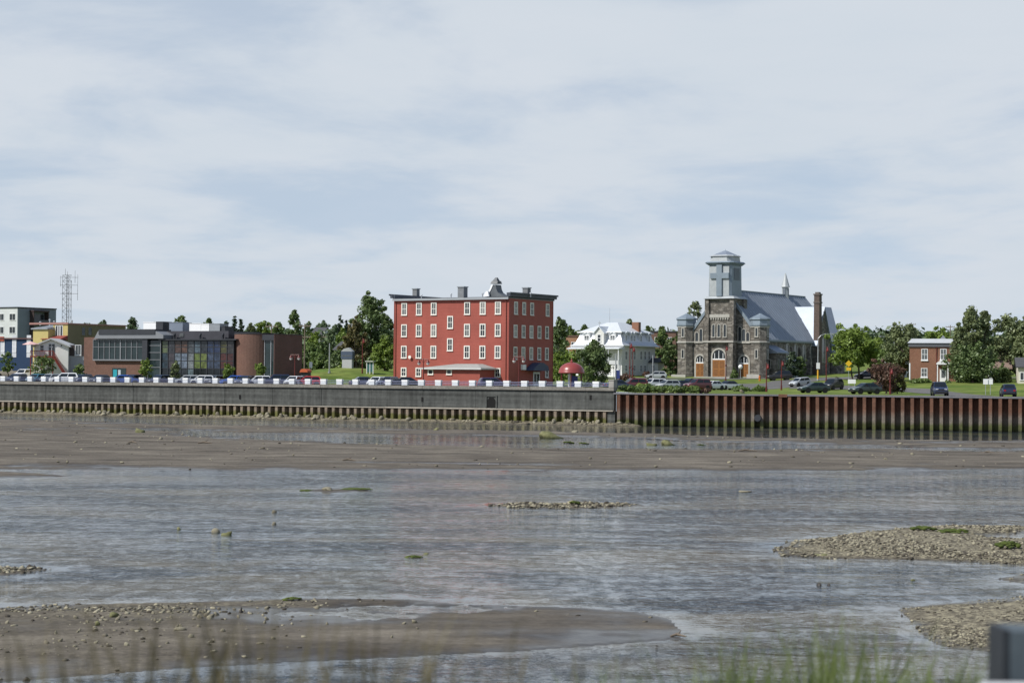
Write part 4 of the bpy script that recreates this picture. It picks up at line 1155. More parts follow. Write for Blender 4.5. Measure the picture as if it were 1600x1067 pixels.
# gallery along the front
gy = -2.3
gl = part('porch_roof', MB().prism([(gy - .3, ze - .75), (gy - .3, ze - .6), (-.05, ze - .2), (-.05, ze - .75)], 'x', -Ln - .6, .7), M_wroof, MH)
for xx in np.linspace(-Ln - .3, .45, 6): part('porch_column', MB().tube((xx, gy, -.2), (xx, gy, ze - .75), .13, .1, 8), M_white, MH)
part('porch_floor', MB().box(-Ln - .6, .7, gy - .3, -.02, -1.0, -.15), M_white, MH)
bl = MB().box(-Ln - .3, .45, gy - .04, gy + .04, .65, .75)
for xx in np.arange(-Ln - .2, .4, .28): bl.box(xx - .03, xx + .03, gy - .03, gy + .03, -.15, .65)
part('balustrade', bl, M_white, MH)
ck = N.hit(px5(915), py5(280), Wn * .6)
part('chimney', MB().box(ck[0] - .75, ck[0] + .75, Wn * .6 - .5, Wn * .6 + .5, zm - .2, N.hit(px5(915), py5(258), Wn * .6)[1]), masonry('red_brick', (0.20, 0.075, 0.042), (0.27, 0.112, 0.062), (0.20, 0.14, 0.105), .25, .08, .012), MH)
part('antenna_rod', MB().tube((N.hit(px5(668), 480, Wn / 2)[0], Wn / 2, zh - .1), (N.hit(px5(668), 480, Wn / 2)[0], Wn / 2, N.hit(px5(668), py5(125), Wn / 2)[1]), .05, .02, 6), M_steel, MH)
# small side porch at the back right
yb_ = N.side(px5(1088), py5(600))[0]
pb = part('back_porch', MB().box(0.02, 2.2, Wn - 3, Wn - .2, -1, 2.4), M_wall_w, MH)
part('back_porch_roof', MB().prism([(Wn - 3.3, 2.4), (Wn + .1, 2.4), (Wn - 1.6, 3.4)], 'x', .02, 2.6), mat('dark_shingle', (0.07, 0.07, 0.075), .9, .2, 1.5), pb)
window(pb, 1.1, Wn - 3, .6, .8, 1.4, M_white, M_glass, 0, .1, 'cross', .05)

# ------------------------------------------------------------------ brick house on the right
px7 = lambda x: 1280 + x / 5
py7 = lambda y: 460 + y / 5
M_brick = MATS['red_brick']
D = Frame(px7(705), 338, 5.62, 14)
BH = D.thing('brick_house', 'two storey red brick house with white flat roof and pillared porch', 'house')
Wd = D.hit(px7(1075), py7(500))[0]; zw = D.hit(px7(870), py7(410))[1]; zf1 = D.hit(px7(870), py7(380))[1]; zf2 = D.hit(px7(870), py7(345))[1]
part('wall', MB().box(0, Wd, 0, 9, -.6, zw), M_brick, BH)
part('fascia', MB().box(-.2, Wd + .2, -.2, 9.2, zw, zf1), mat('fascia_dark', (0.10, 0.105, 0.12), .6, .1), BH)
part('roof', MB().frustum(rect(-.35, Wd + .35, -.35, 9.35), zf1, rect(.3, Wd - .3, 1.3, 8.7), zf2), mat('pale_roof', (0.42, 0.44, 0.46), .6, .08), BH)
for q, yb, yt in ((823, 512, 425), (970, 512, 425), (820, 645, 575)):
    x, z = D.hit(px7(q), py7(yb)); z1_ = D.hit(px7(q), py7(yt))[1]
    w = window(BH, x, 0, z, 1.05, z1_ - z, M_white, M_curt, 0, .1, 'cross', .05)
    part('sill', MB().box(-.6, .6, -.16, -.005, -.18, -.025), M_white, w)
xd0, xd1 = D.hit(px7(925), py7(600))[0], D.hit(px7(1012), py7(600))[0]
xm = (xd0 + xd1) / 2
dr = part('door', MB().box(xm - .55, xm + .55, -.06, .02, .1, 2.35), M_white, BH)
part('pane', MB().box(xm - .3, xm + .3, -.075, -.06, .9, 2.1), M_curt, dr)
zp = D.hit(px7(970), py7(548))[1]
pd = part('porch_pediment', MB().prism([(xd0 - .15, zp), (xd1 + .15, zp), (xd1 + .15, zp + .25), (xm, zp + .95), (xd0 - .15, zp + .25)], 'y', -1.5, -.005), M_white, BH)
for xx in (xd0 + .05, xd1 - .05): part('porch_column', MB().tube((xx, -1.35, .15), (xx, -1.35, zp), .11, .1, 8), M_white, BH)
for i in range(3): part('step', MB().box(xd0 - .2, xd1 + .2, -1.6 - i * .32, -1.6 - (i - 1) * .32 if i else -.02, -.5, .12 - i * .17), mat('step_grey', (0.09, 0.09, 0.1), .8), BH)
xp = D.hit(px7(917), py7(500))[0]
part('downpipe', MB().tube((xp, -.1, 0), (xp, -.1, zw - .05), .06, .06, 6), M_redpaint, BH)
part('corner_board', MB().box(-.06, .14, -.05, .3, -.4, zw * .55), M_white, BH)
vz = D.hit(px7(968), py7(320), 4)[1]
part('roof_dormer', MB().prism([(D.hit(px7(930), 530, 3)[0], zf2 - .3), (D.hit(px7(1000), 530, 3)[0], zf2 - .3), (D.hit(px7(968), 530, 3)[0], vz)], 'y', 3, 5), M_roofgrey, BH)

# ------------------------------------------------------------------ plain background houses
M_shingle = mat('dark_shingle', (0.07, 0.07, 0.075), .9, .2, 1.5)
def plain_house(name, label, px0, px1, py_top, Y, depth, wallm, roofm, deg=20, style='flat', roof_h=1.6, zb=None, wins=3, floors=1, base=None):
    Fm = Frame(px0, Y, base if base is not None else g1(Xof((px0 + px1) / 2, Y), Y) - .3, deg)
    w = Fm.hit(px1, 560)[0]; h = Fm.hit((px0 + px1) / 2, py_top)[1]
    o = Fm.thing(name, label, 'house')
    if style == 'flat':
        part('wall', MB().box(0, w, 0, depth, -.5, h - .3), wallm, o)
        part('roof', MB().box(-.15, w + .15, -.15, depth + .15, h - .3, h), roofm, o)
        ht = h - .6
    elif style == 'gable':       # gable towards the river
        ht = h - roof_h
        part('wall', MB().prism([(0, -.5), (w, -.5), (w, ht), (w / 2, h - .1), (0, ht)], 'y', 0, depth), wallm, o)
        sl_ = roof_h / (w / 2)
        part('roof', MB().prism([(-.4, ht - .4 * sl_), (w / 2, h - .05), (w + .4, ht - .4 * sl_), (w + .4, ht - .4 * sl_ + .22), (w / 2, h + .2), (-.4, ht - .4 * sl_ + .22)], 'y', -.45, depth + .4), roofm, o)
    else:                        # eaves towards the river
        ht = h - roof_h
        part('wall', MB().prism([(0, -.5), (depth, -.5), (depth, ht), (depth / 2, h - .1), (0, ht)], 'x', 0, w), wallm, o)
        sl_ = roof_h / (depth / 2)
        part('roof', MB().prism([(-.4, ht - .4 * sl_), (depth / 2, h - .05), (depth + .4, ht - .4 * sl_), (depth + .4, ht - .4 * sl_ + .22), (depth / 2, h + .2), (-.4, ht - .4 * sl_ + .22)], 'x', -.4, w + .4), roofm, o)
    for fl in range(floors):
        for i in range(wins):
            window(o, w * (i + .5) / wins, 0, max(.5, ht - 2.1 - fl * 2.9), 1.1, 1.3, M_white, M_glass, 0, .09, 'mull', .05)
    return o, Fm, w, h
M_brown = masonry('brown_brick', (0.12, 0.06, 0.045), (0.16, 0.085, 0.06), (0.12, 0.1, 0.09), .3, .1, .012)
plain_house('brick_block', 'dark brown flat roofed building behind the white mansard house', 1016, 1056, 517, 445, 12, M_brown, M_darkmetal, 20, wins=2)
plain_house('brick_building', 'orange brick building with dark roof half hidden behind leafy trees', 884, 908, 524, 432, 10, masonry('orange_brick', (0.27, 0.12, 0.06), (0.33, 0.16, 0.09), (0.25, 0.2, 0.16), .3, .1, .012), M_brown, 20, wins=1)
plain_house('white_cottage', 'white cottage with pale gabled roof between the leafy trees by the church', 1366, 1404, 546, 372, 8, M_wall_w, M_wroof, 25, 'gable', 2.2, wins=2)
plain_house('brown_cottage', 'low house with pinkish brown roof in the trees beside the brick house', 1540, 1578, 557, 352, 8, mat('brown_siding', (0.14, 0.10, 0.075), .8, .12), mat('brown_shingle', (0.20, 0.145, 0.12), .9, .15, 1.5), 10, 'eaves', 2.0, wins=2)
plain_house('cream_house', 'cream walled house with dark roof at the far end of the lawn', 1591, 1640, 560, 322, 9, mat('cream_wall', (0.55, 0.52, 0.44), .8, .1), M_shingle, 12, 'eaves', 1.4, wins=3)
plain_house('grey_roofed_house', 'small house with rounded dark grey roof among hillside trees', 519, 541, 534, 440, 9, M_wall_w, M_shingle, 25, 'eaves', 2.2, wins=2)
plain_house('hillside_house', 'pale house showing between the far hillside trees', 484, 500, 512, 610, 9, M_wall_w, M_shingle, 20, 'eaves', 2.5, wins=2)
# ------------------------------------------------------------------ left: cultural centre
px1 = lambda x: x / 5.08
py1 = lambda y: 410 + y / 5.08
px2 = lambda x: 220 + x / 5.08
py2 = lambda y: 440 + y / 5.08
M_cbrick = masonry('centre_brick', (0.125, 0.058, 0.042), (0.165, 0.08, 0.058), (0.125, 0.095, 0.08), .3, .1, .012)
M_fascia = mat('grey_metal_fascia', (0.20, 0.21, 0.225), .5, .1, .5, metal=.2)
M_dglass = mat('tinted_glass', (0.018, 0.03, 0.032), .05, .4, .5, spec=.5)
A = Frame(365, 318, 4.78, 27)
AC = A.thing('cultural_centre', 'low modern brick and glass building with colourful picture window panes', 'building')
xL = A.hit(131, 560)[0]; xg = A.hit(253, 560)[0]; xd = A.hit(225, 560)[0]
zb_t = A.hit(140, 527)[1]
part('brick_wing', MB().box(xL, xd, 0, 14, -.3, zb_t), M_cbrick, AC)
# upper glazed band with fascia over it
xa, xb2 = A.hit(148, 545)[0], A.hit(225, 545)[0]
za, zb2 = A.hit(185, py1(768))[1], A.hit(185, py1(615))[1]
bw = part('ribbon_window', MB().box(xa, xb2, -.5, 0, za - .25, za - .02).box(xa, xb2, -.5, 0, zb2, zb2 + .12), M_fascia, AC)
nb = 9
for i in range(nb):
    x0 = xa + (xb2 - xa) * i / nb; x1 = xa + (xb2 - xa) * (i + 1) / nb
    part('pane', MB().box(x0 + .06, x1 - .06, -.32, -.2, za, zb2), M_dglass, bw)
mm = MB()
for i in range(nb + 1):
    x0 = xa + (xb2 - xa) * i / nb; t = .11 if i == 5 else .05
    mm.box(x0 - t, x0 + t, -.42, -.18, za - .02, zb2)
mm.box(xa, xb2, -.4, -.2, za + (zb2 - za) * .62, za + (zb2 - za) * .62 + .07)
part('mullion', mm, M_fascia, bw)
zf0, zf1_ = A.hit(190, py1(600), -.9)[1], A.hit(190, py1(545), -.9)[1]
xf_ = A.hit(255, 530, -.9)[0]
part('roof_fascia', MB().prism([(A.hit(147, 530, -.9)[0], zf0 - .1), (xf_, zf0 - .1), (xf_, zf0 + .5), (A.hit(243, 520, -.9)[0], zf1_), (A.hit(153, 520, -.9)[0], zf1_)], 'y', -.9, 12), M_fascia, AC)
part('roof_edge', MB().box(A.hit(154, 515, -1)[0], A.hit(242, 515, -1)[0], -1.0, 12.1, zf1_ - .55, zf1_ + .28), M_darkmetal, AC)
# shop opening below
xo0, xo1 = A.hit(175.5, 580)[0], A.hit(197, 580)[0]
zo1 = A.hit(185, py1(838))[1]
op = part('shop_window', MB().box(xo0, xo1, -.06, .0, .3, zo1), M_dglass, AC)
part('poster', MB().box(xo0 + .25, xo0 + 1.0, -.09, -.06, .5, zo1 - .25), mat('poster_teal', (0.02, 0.28, 0.36), .5, .15), op)
part('poster', MB().box(xo0 + 1.25, xo0 + 1.75, -.09, -.06, .5, zo1 - .3), mat('poster_pale', (0.4, 0.45, 0.5), .5, .2), op)
# stair glazing
zs_t = A.hit(238, py1(620))[1]
sg = part('stair_glazing', MB().box(xd + .02, xg - .05, -.25, 5, -.3, zs_t), M_dglass, AC)
ll = MB()
for q in (660, 715, 772, 832): ll.box(xd + .9, xg - .1, -.33, -.25, A.hit(240, py1(q))[1] - .05, A.hit(240, py1(q))[1] + .05)
for q in (xd + .9, xg - .12): ll.box(q, q + .1, -.33, -.25, 0, zs_t)
part('mullion', ll, M_fascia, sg)
part('dark_pier', MB().box(A.hit(226, 560)[0], A.hit(234, 560)[0], -.7, .1, 3.2, A.hit(230, py1(605))[1]), M_darkmetal, AC)
# picture curtain wall
pic = [['6f8250', '4c4f58', '6b4d42', '7a5440', '636c74', '5c7788', '39424c', '2c4775', '2a4272', '6c6a2c', '4d4a4c'],
       ['2f4e60', '5a5058', '8399ae', '7a8faa', '8f9aa0', '78922a', '869a30', '46597a', '3c5172', '6d3128', '5e2c2a'],
       ['232e38', '2c3038', '3a4650', '333c46', '6a8490', '20282c', '242c30', '1e2730', '1c2630', '261d20', '221a1e']]
ye = [A.hit(310, py2(q))[1] for q in (470, 567, 690)] + [0.15]
gw = part('picture_wall', MB().box(xg, 0, .02, .3, -.3, ye[0] + .1), M_darkmetal, AC)
nc_ = 11
for r_ in range(3):
    for c in range(nc_):
        x0 = xg + (0 - xg) * c / nc_; x1 = xg + (0 - xg) * (c + 1) / nc_
        hx = pic[r_][c]; rgb = [int(hx[i:i + 2], 16) for i in (0, 2, 4)]
        lin = s2l(*rgb)
        m = mat('print_' + hx, tuple(v * .42 + .3 * .42 * (sum(lin) / 3 - v) for v in lin), .12, .85, 1.6, spec=.5, fine=.3)
        part('pane', MB().box(x0 + .05, x1 - .05, -.05, .02, ye[r_ + 1] + .05, ye[r_] - .05), m, gw)
mm = MB()
for c in range(nc_ + 1):
    x0 = xg + (0 - xg) * c / nc_; mm.box(x0 - .045, x0 + .045, -.14, .02, 0, ye[0])
for z in ye[:3] + [(ye[0] + ye[1]) / 2, (ye[1] + ye[2]) / 2]: mm.box(xg, 0, -.11, .02, z - .04, z + .04)
part('mullion', mm, M_darkmetal, gw)
zr0 = ye[0] + .1
part('roof_slab', MB().box(xg - .3, .8, -.6, 12, zr0, A.hit(310, py2(455), -.6)[1]), M_darkmetal, AC)
pent = part('penthouse', MB().box(A.hit(232, 520, 2)[0], A.hit(357, 520, 2)[0], 2, 11, zr0, A.hit(310, py2(392), 2)[1]), mat('penthouse_dark', (0.045, 0.045, 0.055), .5, .2), AC)
for a, b2, t, bt, m in ((20, 122, 325, 392, M_white), (122, 178, 322, 392, M_darkmetal), (225, 335, 328, 392, mat('unit_blue', (.16, .19, .24), .5)), (385, 480, 335, 392, M_white), (478, 545, 338, 392, M_white), (545, 630, 338, 392, M_roofgrey), (640, 672, 360, 455, M_darkmetal)):
    x0, x1 = A.hit(px2(a), 515, 3.2)[0], A.hit(px2(b2), 515, 3.2)[0]
    z1_, z0_ = A.hit(px2(a), py2(t), 3.2)[1], A.hit(px2(a), py2(bt), 3.2)[1]
    part('rooftop_unit', MB().box(x0, x1 - .08, 3.2, 5.6, z0_ - .6, z1_).box(x0 - .05, x1 - .03, 3.15, 5.65, z1_, z1_ + .1), m, AC)
for a in (265, 470, 650):
    x0, z0_ = A.hit(px2(a), py2(455), 1.5)
    part('roof_vent', MB().tube((x0, 1.5, z0_ - .4), (x0, 1.5, z0_ + .5), .22, .22, 8).tube((x0, 1.5, z0_ + .5), (x0 + .35, 1.3, z0_ + .9), .26, .1, 8), M_darkmetal, AC)
for a in (155, 325):
    x0, z0_ = A.hit(px2(a), py2(425), 1.98)
    part('clerestory', MB().box(x0 - .9 if a < 200 else x0 - .4, x0 + .9 if a < 200 else x0 + .4, 1.9, 1.99, z0_ - .3, z0_ + .3), M_curt, AC)
# brick drum, glazed link and dark brick block
xc0, xc1 = A.hit(363.5, 560, 2)[0], A.hit(398, 560, 2)[0]
R_ = 3.3
zdr = A.hit(380, py2(415), 0)[1]
dm = part('brick_drum', MB().lathe([(R_, -.3), (R_, zdr)], 40, (xc0 + R_ + .2, 3.2)), M_cbrick, AC, smooth=False)
part('drum_cap', MB().lathe([(R_ + .06, zdr), (R_ + .06, zdr + .18)], 40, (xc0 + R_ + .2, 3.2)), M_darkmetal, dm)
xk = A.hit(428.5, 560, 1.2)[0]
xj = A.hit(397, 560, 1.2)[0]
zk_ = A.hit(428, py2(418), 1.2)[1]
zj = A.hit(412, py2(465), 1.2)[1]
lk = part('glazed_link', MB().box(xj - 1, xk - .02, 1.6, 6, -.3, zj), M_dglass, AC)
ll = MB()
for q in (470, 530, 577, 625): ll.box(xj - .6, xj + 1.75, 1.5, 1.6, A.hit(412, py2(q), 1.6)[1] - .06, A.hit(412, py2(q), 1.6)[1] + .06)
for q in (xj - .6, xj + 1.7, xk - .9): ll.box(q, q + .1, 1.5, 1.6, 0, zj)
part('mullion', ll, M_steel, lk)
part('link_roof', MB().box(xj - 1.2, xk - .03, 1.2, 8, zj, zdr - .1), M_darkmetal, lk)
Wk = A.side(472, 560, xk)[0]
db = part('dark_brick_block', MB().box(xk - .1, xk + .0, 1.2, Wk, -.3, zk_).box(xk - 8, xk - .1, 4.5, Wk, -.3, zk_), masonry('plum_brick', (0.12, 0.062, 0.055), (0.155, 0.08, 0.07), (0.11, 0.085, 0.08), .3, .1, .012), AC)
part('block_coping', MB().box(xk - .15, xk + .06, 1.15, Wk + .05, zk_, zk_ + .12), M_darkmetal, db)

# ------------------------------------------------------------------ yellow building behind
E = Frame(105, 362, 5.6, 30)
YB = E.thing('yellow_building', 'flat roofed yellow building with side wall coloured darker for shade and red trim', 'building')
M_yel = mat('yellow_wall', (0.42, 0.35, 0.14), .8, .1, .5); M_yel_shade = mat('yellow_wall_shaded', (0.17, 0.15, 0.085), .8, .12, .5)  # second colour is the yellow wall on its shaded side, shade put into it
ey_l = E.hit(83, 520)[0]; ey_w = E.side(196, 520)[0]; zt_ = E.hit(105, py1(492))[1]
print('yellow', ey_l, ey_w, zt_)
ey_w = min(ey_w, 26)
part('wall', MB().box(ey_l, -.02, 0, ey_w, -.3, zt_), M_yel, YB)
part('shaded_side_wall', MB().box(-.02, .06, .0, ey_w, -.3, zt_ - .02), M_yel_shade, YB)
part('roof_trim', MB().box(ey_l - 5.6, .2, -.2, .0, zt_, zt_ + .35).box(.0, .2, 0, ey_w, zt_, zt_ + .25), mat('red_trim_pale', (0.28, 0.15, 0.13), .6, .1), YB)
xw0 = E.hit(px1(262), 535, -1.5)[0]
lb = part('lower_block', MB().box(xw0, ey_l + .2, -1.5, 8, -.3, E.hit(62, py1(530), -1.5)[1]), M_yel, YB)
part('lower_roof', MB().prism([(-1.8, E.hit(62, py1(532), -1.5)[1]), (-1.8, E.hit(62, py1(522), -1.5)[1]), (3.5, E.hit(70, py1(498), 3)[1]), (3.5, E.hit(62, py1(535), -1.5)[1])], 'x', xw0 - .3, ey_l + .3), M_roofgrey, lb)
part('awning', MB().prism([(-1.9, E.hit(78, py1(610), -1)[1]), (0, E.hit(78, py1(580), -1)[1]), (0, E.hit(78, py1(612), -1)[1])], 'x', E.hit(px1(345), 530, -1)[0], .0), mat('awning_red', (0.22, 0.05, 0.04), .7, .1), YB)
for q in (452, 468, 486): window(YB, E.hit(px1(q), 522)[0], 0, E.hit(92, py1(588))[1], .75, 2.0, M_white, M_glass, 0, .08, 'plain', .05)
for q in (660, 712): window(YB, .06, E.side(px1(q), 520)[0], E.side(px1(q), py1(582))[1], 1.1, 1.6, M_yel_shade, M_curt, pi / 2, .12, 'plain', .05)
for q, hh in ((320, .5), (395, .9), (430, .6), (570, .7)):
    x, z = E.hit(px1(q), py1(490), 2)
    part('roof_vent', MB().tube((x, 2, zt_ - .1), (x, 2, zt_ + hh), .15, .15, 8).tube((x, 2, zt_ + hh), (x, 2, zt_ + hh + .15), .25, .1, 8), M_steel, YB)

# ------------------------------------------------------------------ apartment block far left
Q = Frame(26, 470, 8.5, 33)
AP = Q.thing('apartment_block', 'pale grey four storey apartment block with dark recessed balconies', 'building')
ql = Q.hit(-60, 500)[0]; qw_ = Q.side(87, 500)[0]; qz = Q.hit(26, 481.5)[1]
qw_ = min(qw_, 24)
part('wall', MB().box(ql, 0, 0, qw_, -.5, qz), mat('pale_cladding', (0.50, 0.52, 0.53), .7, .08, .4), AP)
part('shaded_side', MB().box(0.005, .12, .05, qw_, -.5, qz - .05), mat('pale_cladding_shaded', (0.19, 0.215, 0.26), .7, .08, .4), AP)  # right face lies in shade; the blue grey darkening is coloured on
part('roof_edge', MB().box(ql - .1, .25, -.15, qw_ + .1, qz, qz + .3), M_darkmetal, AP)
for r_ in range(4):
    z = qz - 3.2 - r_ * 3.05
    for q in (-45, -25, 1.5, 19.5): window(AP, Q.hit(q, 500)[0], 0, z + .3, 2.1, 1.7, M_white, M_glass, 0, .1, 'mull', .05)
y0_, y1_ = Q.side(46.5, 490, .12)[0], Q.side(70, 490, .12)[0]
for r_ in range(3):
    z = qz - 3.6 - r_ * 3.05
    bc = part('balcony', MB().box(.12, 1.5, y0_, y1_, z - .2, z).box(.12, 1.5, y0_, y0_ + .15, z, z + 2.9).box(.12, 1.5, y1_ - .15, y1_, z, z + 2.9), mat('balcony_brown', (0.045, 0.03, 0.03), .6), AP)
    part('balustrade', MB().box(1.4, 1.46, y0_ + .15, y1_ - .15, z, z + 1.0), M_dglass, bc)
    part('balcony_door', MB().box(.12, .18, y0_ + .4, y1_ - .4, z + .02, z + 2.3), M_glass, AP)
part('balcony_roof', MB().box(.12, 1.6, y0_ - .1, y1_ + .1, qz - .75, qz - .35), MATS['balcony_brown'], AP)

# ------------------------------------------------------------------ blue house, white gabled house
U = Frame(-40, 385, 5.9, 18)
BL = U.thing('blue_house', 'dark blue clapboard house with tall white window panels', 'house')
wU = U.hit(52, 550)[0]; hU = U.hit(20, 530)[1]
part('wall', MB().box(0, wU, 0, 10, -.5, hU), siding('blue_siding', (0.010, 0.034, 0.085), .2), BL)
part('roof', MB().box(-.2, wU + .2, -.3, 10.2, hU, hU + .25), mat('dark_red_roof', (0.09, 0.05, 0.05), .7), BL)
for q in (4, 22.3, 45):
    x = U.hit(q, 550)[0]
    w = window(BL, x, 0, U.hit(20, 550)[1], .8, 2.1, M_white, M_glass, 0, .12, 'cross', .06)
    part('panel', MB().box(-.45, .45, -.045, -.0, -1.0, 3.2 if q > 10 else 2.4), mat('pale_panel', (0.55, 0.57, 0.6), .6), w)
part('sign_board', MB().box(U.hit(0, 530)[0], U.hit(7, 530)[0], -.25, -.05, U.hit(2, 533)[1], U.hit(2, 526)[1]), mat('sign_red', (0.3, 0.06, 0.03), .5), BL)

V = Frame(53, 352, 5.0, -3)
GH = V.thing('gabled_house', 'white gabled house with red deck and long outside stair', 'house')
wV = V.hit(106.5, 560)[0]; za_ = V.hit(79, 529.5)[1]; ze_ = V.hit(80, 541)[1]
part('wall', MB().prism([(0, -.4), (wV, -.4), (wV, ze_), (wV / 2, za_ - .15), (0, ze_)], 'y', 0, 11), siding('white_siding', (0.68, 0.68, 0.66), .18, .05), GH)
sg_ = (za_ - ze_) / (wV / 2)
part('roof', MB().prism([(-.45, ze_ - .45 * sg_), (wV / 2, za_ - .1), (wV + .4, ze_ - .4 * sg_), (wV + .4, ze_ - .4 * sg_ + .22), (wV / 2, za_ + .15), (-.45, ze_ - .45 * sg_ + .22)], 'y', -.5, 11.3), mat('grey_shingle', (0.45, 0.46, 0.47), .8, .1), GH)
zd_ = V.hit(80, py1(742))[1]
dd = part('door', MB().box(V.hit(px1(387), 550)[0], V.hit(px1(433), 550)[0], -.06, .0, zd_, zd_ + 2.1), M_glass, GH)
part('door_frame', MB().box(V.hit(px1(384), 550)[0], V.hit(px1(436), 550)[0], -.08, -.061, zd_ + 2.1, zd_ + 2.25).box(V.hit(px1(409), 550)[0], V.hit(px1(412), 550)[0], -.08, -.061, zd_, zd_ + 2.1), M_white, dd)
window(GH, V.hit(px1(333), 550)[0], 0, zd_ + .7, .75, 1.2, M_white, M_glass, 0, .08, 'sash', .05)
window(GH, V.hit(px1(487), 550)[0], 0, zd_ + 1.6, .4, .4, M_white, M_glass, 0, .06, 'plain', .05)
window(GH, V.hit(px1(405), 550)[0], 0, za_ - 1.4, .5, .4, M_white, M_glass, 0, .06, 'plain', .05)
xs0, xs1 = V.hit(px1(245), 550, -1.6)[0], V.hit(px1(430), 550, -1.6)[0]
M_deck = mat('red_stain', (0.20, 0.035, 0.028), .7, .15, 2)
dk = part('deck', MB().box(xs0, xs1, -2.4, -.07, zd_ - .25, zd_ - .05), M_deck, GH)
rl = MB().box(xs0, xs1, -2.4, -2.32, zd_ + .8, zd_ + .9)
for q in np.arange(xs0, xs1, .22): rl.box(q, q + .06, -2.39, -2.33, zd_ - .05, zd_ + .8)
part('deck_railing', rl, M_deck, dk)
for q in (xs0 + .1, (xs0 + xs1) / 2, xs1 - .1): part('deck_post', MB().box(q - .08, q + .08, -2.3, -2.14, -.4, zd_ - .25), M_deck, dk)
ns = 13; x_e = V.hit(px1(540), 570, -1.6)[0]
stair = part('stair', MB().prism([(xs1, zd_ - .1), (xs1, zd_ - .45), (x_e, -.1), (x_e + .3, -.1), (x_e + .3, .1)], 'y', -2.4, -2.3).prism([(xs1, zd_ - .1), (xs1, zd_ - .45), (x_e, -.1), (x_e + .3, -.1), (x_e + .3, .1)], 'y', -1.3, -1.2), M_deck, GH)
for i in range(ns):
    t = (i + .5) / ns
    part('tread', MB().box(xs1 + (x_e - xs1) * t - .05, xs1 + (x_e - xs1) * t + .28, -2.28, -1.32, zd_ * (1 - t) - .1, zd_ * (1 - t) - .04), M_deck, stair)
rl = MB().prism([(xs1, zd_ + .8), (xs1, zd_ + .9), (x_e + .2, 1.0), (x_e + .2, .9)], 'y', -2.44, -2.38)
for i in range(26):
    t = (i + .5) / 26; q = xs1 + (x_e - xs1) * t
    rl.box(q, q + .05, -2.43, -2.39, zd_ * (1 - t) - .05, zd_ * (1 - t) + .85)
part('stair_railing', rl, M_deck, stair)
# dark annex with grey ground floor
xq = V.hit(132, 560, 1)[0]
ax = part('annex_upper', MB().box(wV + .02, xq, 1, 9, V.hit(118, py1(742), 1)[1], V.hit(118, py1(655), 1)[1]), mat('annex_dark', (0.045, 0.035, 0.035), .7, .15), GH)
window(ax, V.hit(px1(620), 550, 1)[0], 1, V.hit(px1(620), py1(742), 1)[1] + .05, 1.1, 1.9, M_white, M_curt, 0, .12, 'mull', .06)
ag_ = part('annex_lower', MB().box(wV + .04, xq - .05, 1.05, 9, -.4, V.hit(118, py1(742), 1)[1]), mat('annex_grey', (0.30, 0.31, 0.33), .8, .1), GH)
part('door', MB().box(V.hit(px1(592), 570, 1)[0], V.hit(px1(630), 570, 1)[0], .98, 1.04, -.1, 2.0), M_darkmetal, ag_)

pp = V.o + V.ex * xs0 + V.ey * (-1.6)
par = thing('parasol', 'pale pink parasol open on the red deck of the gabled house', 'parasol', (pp.x, pp.y, V.o.z + zd_ - .04))
part('pole', MB().tube((0, 0, 0), (0, 0, 2.5), .04, .03, 6), M_white, par)
part('canopy', MB().lathe([(1.5, 1.95), (1.45, 2.02), (.7, 2.3), (.05, 2.5)], 8), mat('parasol_pink', (0.62, 0.40, 0.38), .8), par)
part('base', MB().tube((0, 0, 0), (0, 0, .1), .3, .25, 10), M_concrete_light, par)

# ------------------------------------------------------------------ lattice mast
MX, MY = Xof(104, 520), 520
mzb = g1(MX, MY); mzt = zof(104, 430, MY)
MT = thing('lattice_mast', 'tall steel lattice telecom mast with whip antennas', 'mast', (MX, MY, mzb - .3))
hT = mzt - mzb + .3
M_mast = mat('mast_steel', (0.10, 0.105, 0.115), .6, .1, 1)
sec = 1.15
for sx_, sy_ in ((-sec, -.7), (sec, -.7), (0, 1.2)):
    part('leg', MB().tube((sx_, sy_, 0), (sx_, sy_, hT - (1.5 if sx_ > 0 else 0)), .065, .045, 6), M_mast, MT)
legs = [(-sec, -.7), (sec, -.7), (0, 1.2)]
nb = int(hT / 1.5)
for i in range(nb):
    z0_, z1_ = hT * i / nb, hT * (i + 1) / nb
    br_ = MB()
    for a in range(3):
        p, q = legs[a], legs[(a + 1) % 3]
        br_.tube((*p, z0_), (*q, z1_), .026, .026, 4).tube((*q, z0_), (*p, z1_), .026, .026, 4).tube((*p, z1_), (*q, z1_), .026, .026, 4)
    part('bracing', br_, M_mast, MT)
part('cable_ladder', MB().box(-.14, .02, -.55, -.45, 0, hT), M_mast, MT)
for x, z0_, z1_ in ((-.45, hT, hT + 1.6), (sec + .9, hT - 2, hT + 1.2), (sec + 1.6, hT - 6.5, hT + .2), (-sec - .5, hT - 3, hT - .2), (.1, hT, hT + 1.0)):
    a = part('whip_antenna', MB().tube((x, -.7, z0_), (x, -.7, z1_), .05, .03, 6), M_mast, MT)
for z in (hT - .6, hT - 2.6, hT - 4.8):
    part('antenna_arm', MB().tube((-sec - .6, -.7, z), (sec + 1.7, -.7, z), .05, .05, 6), M_mast, MT)

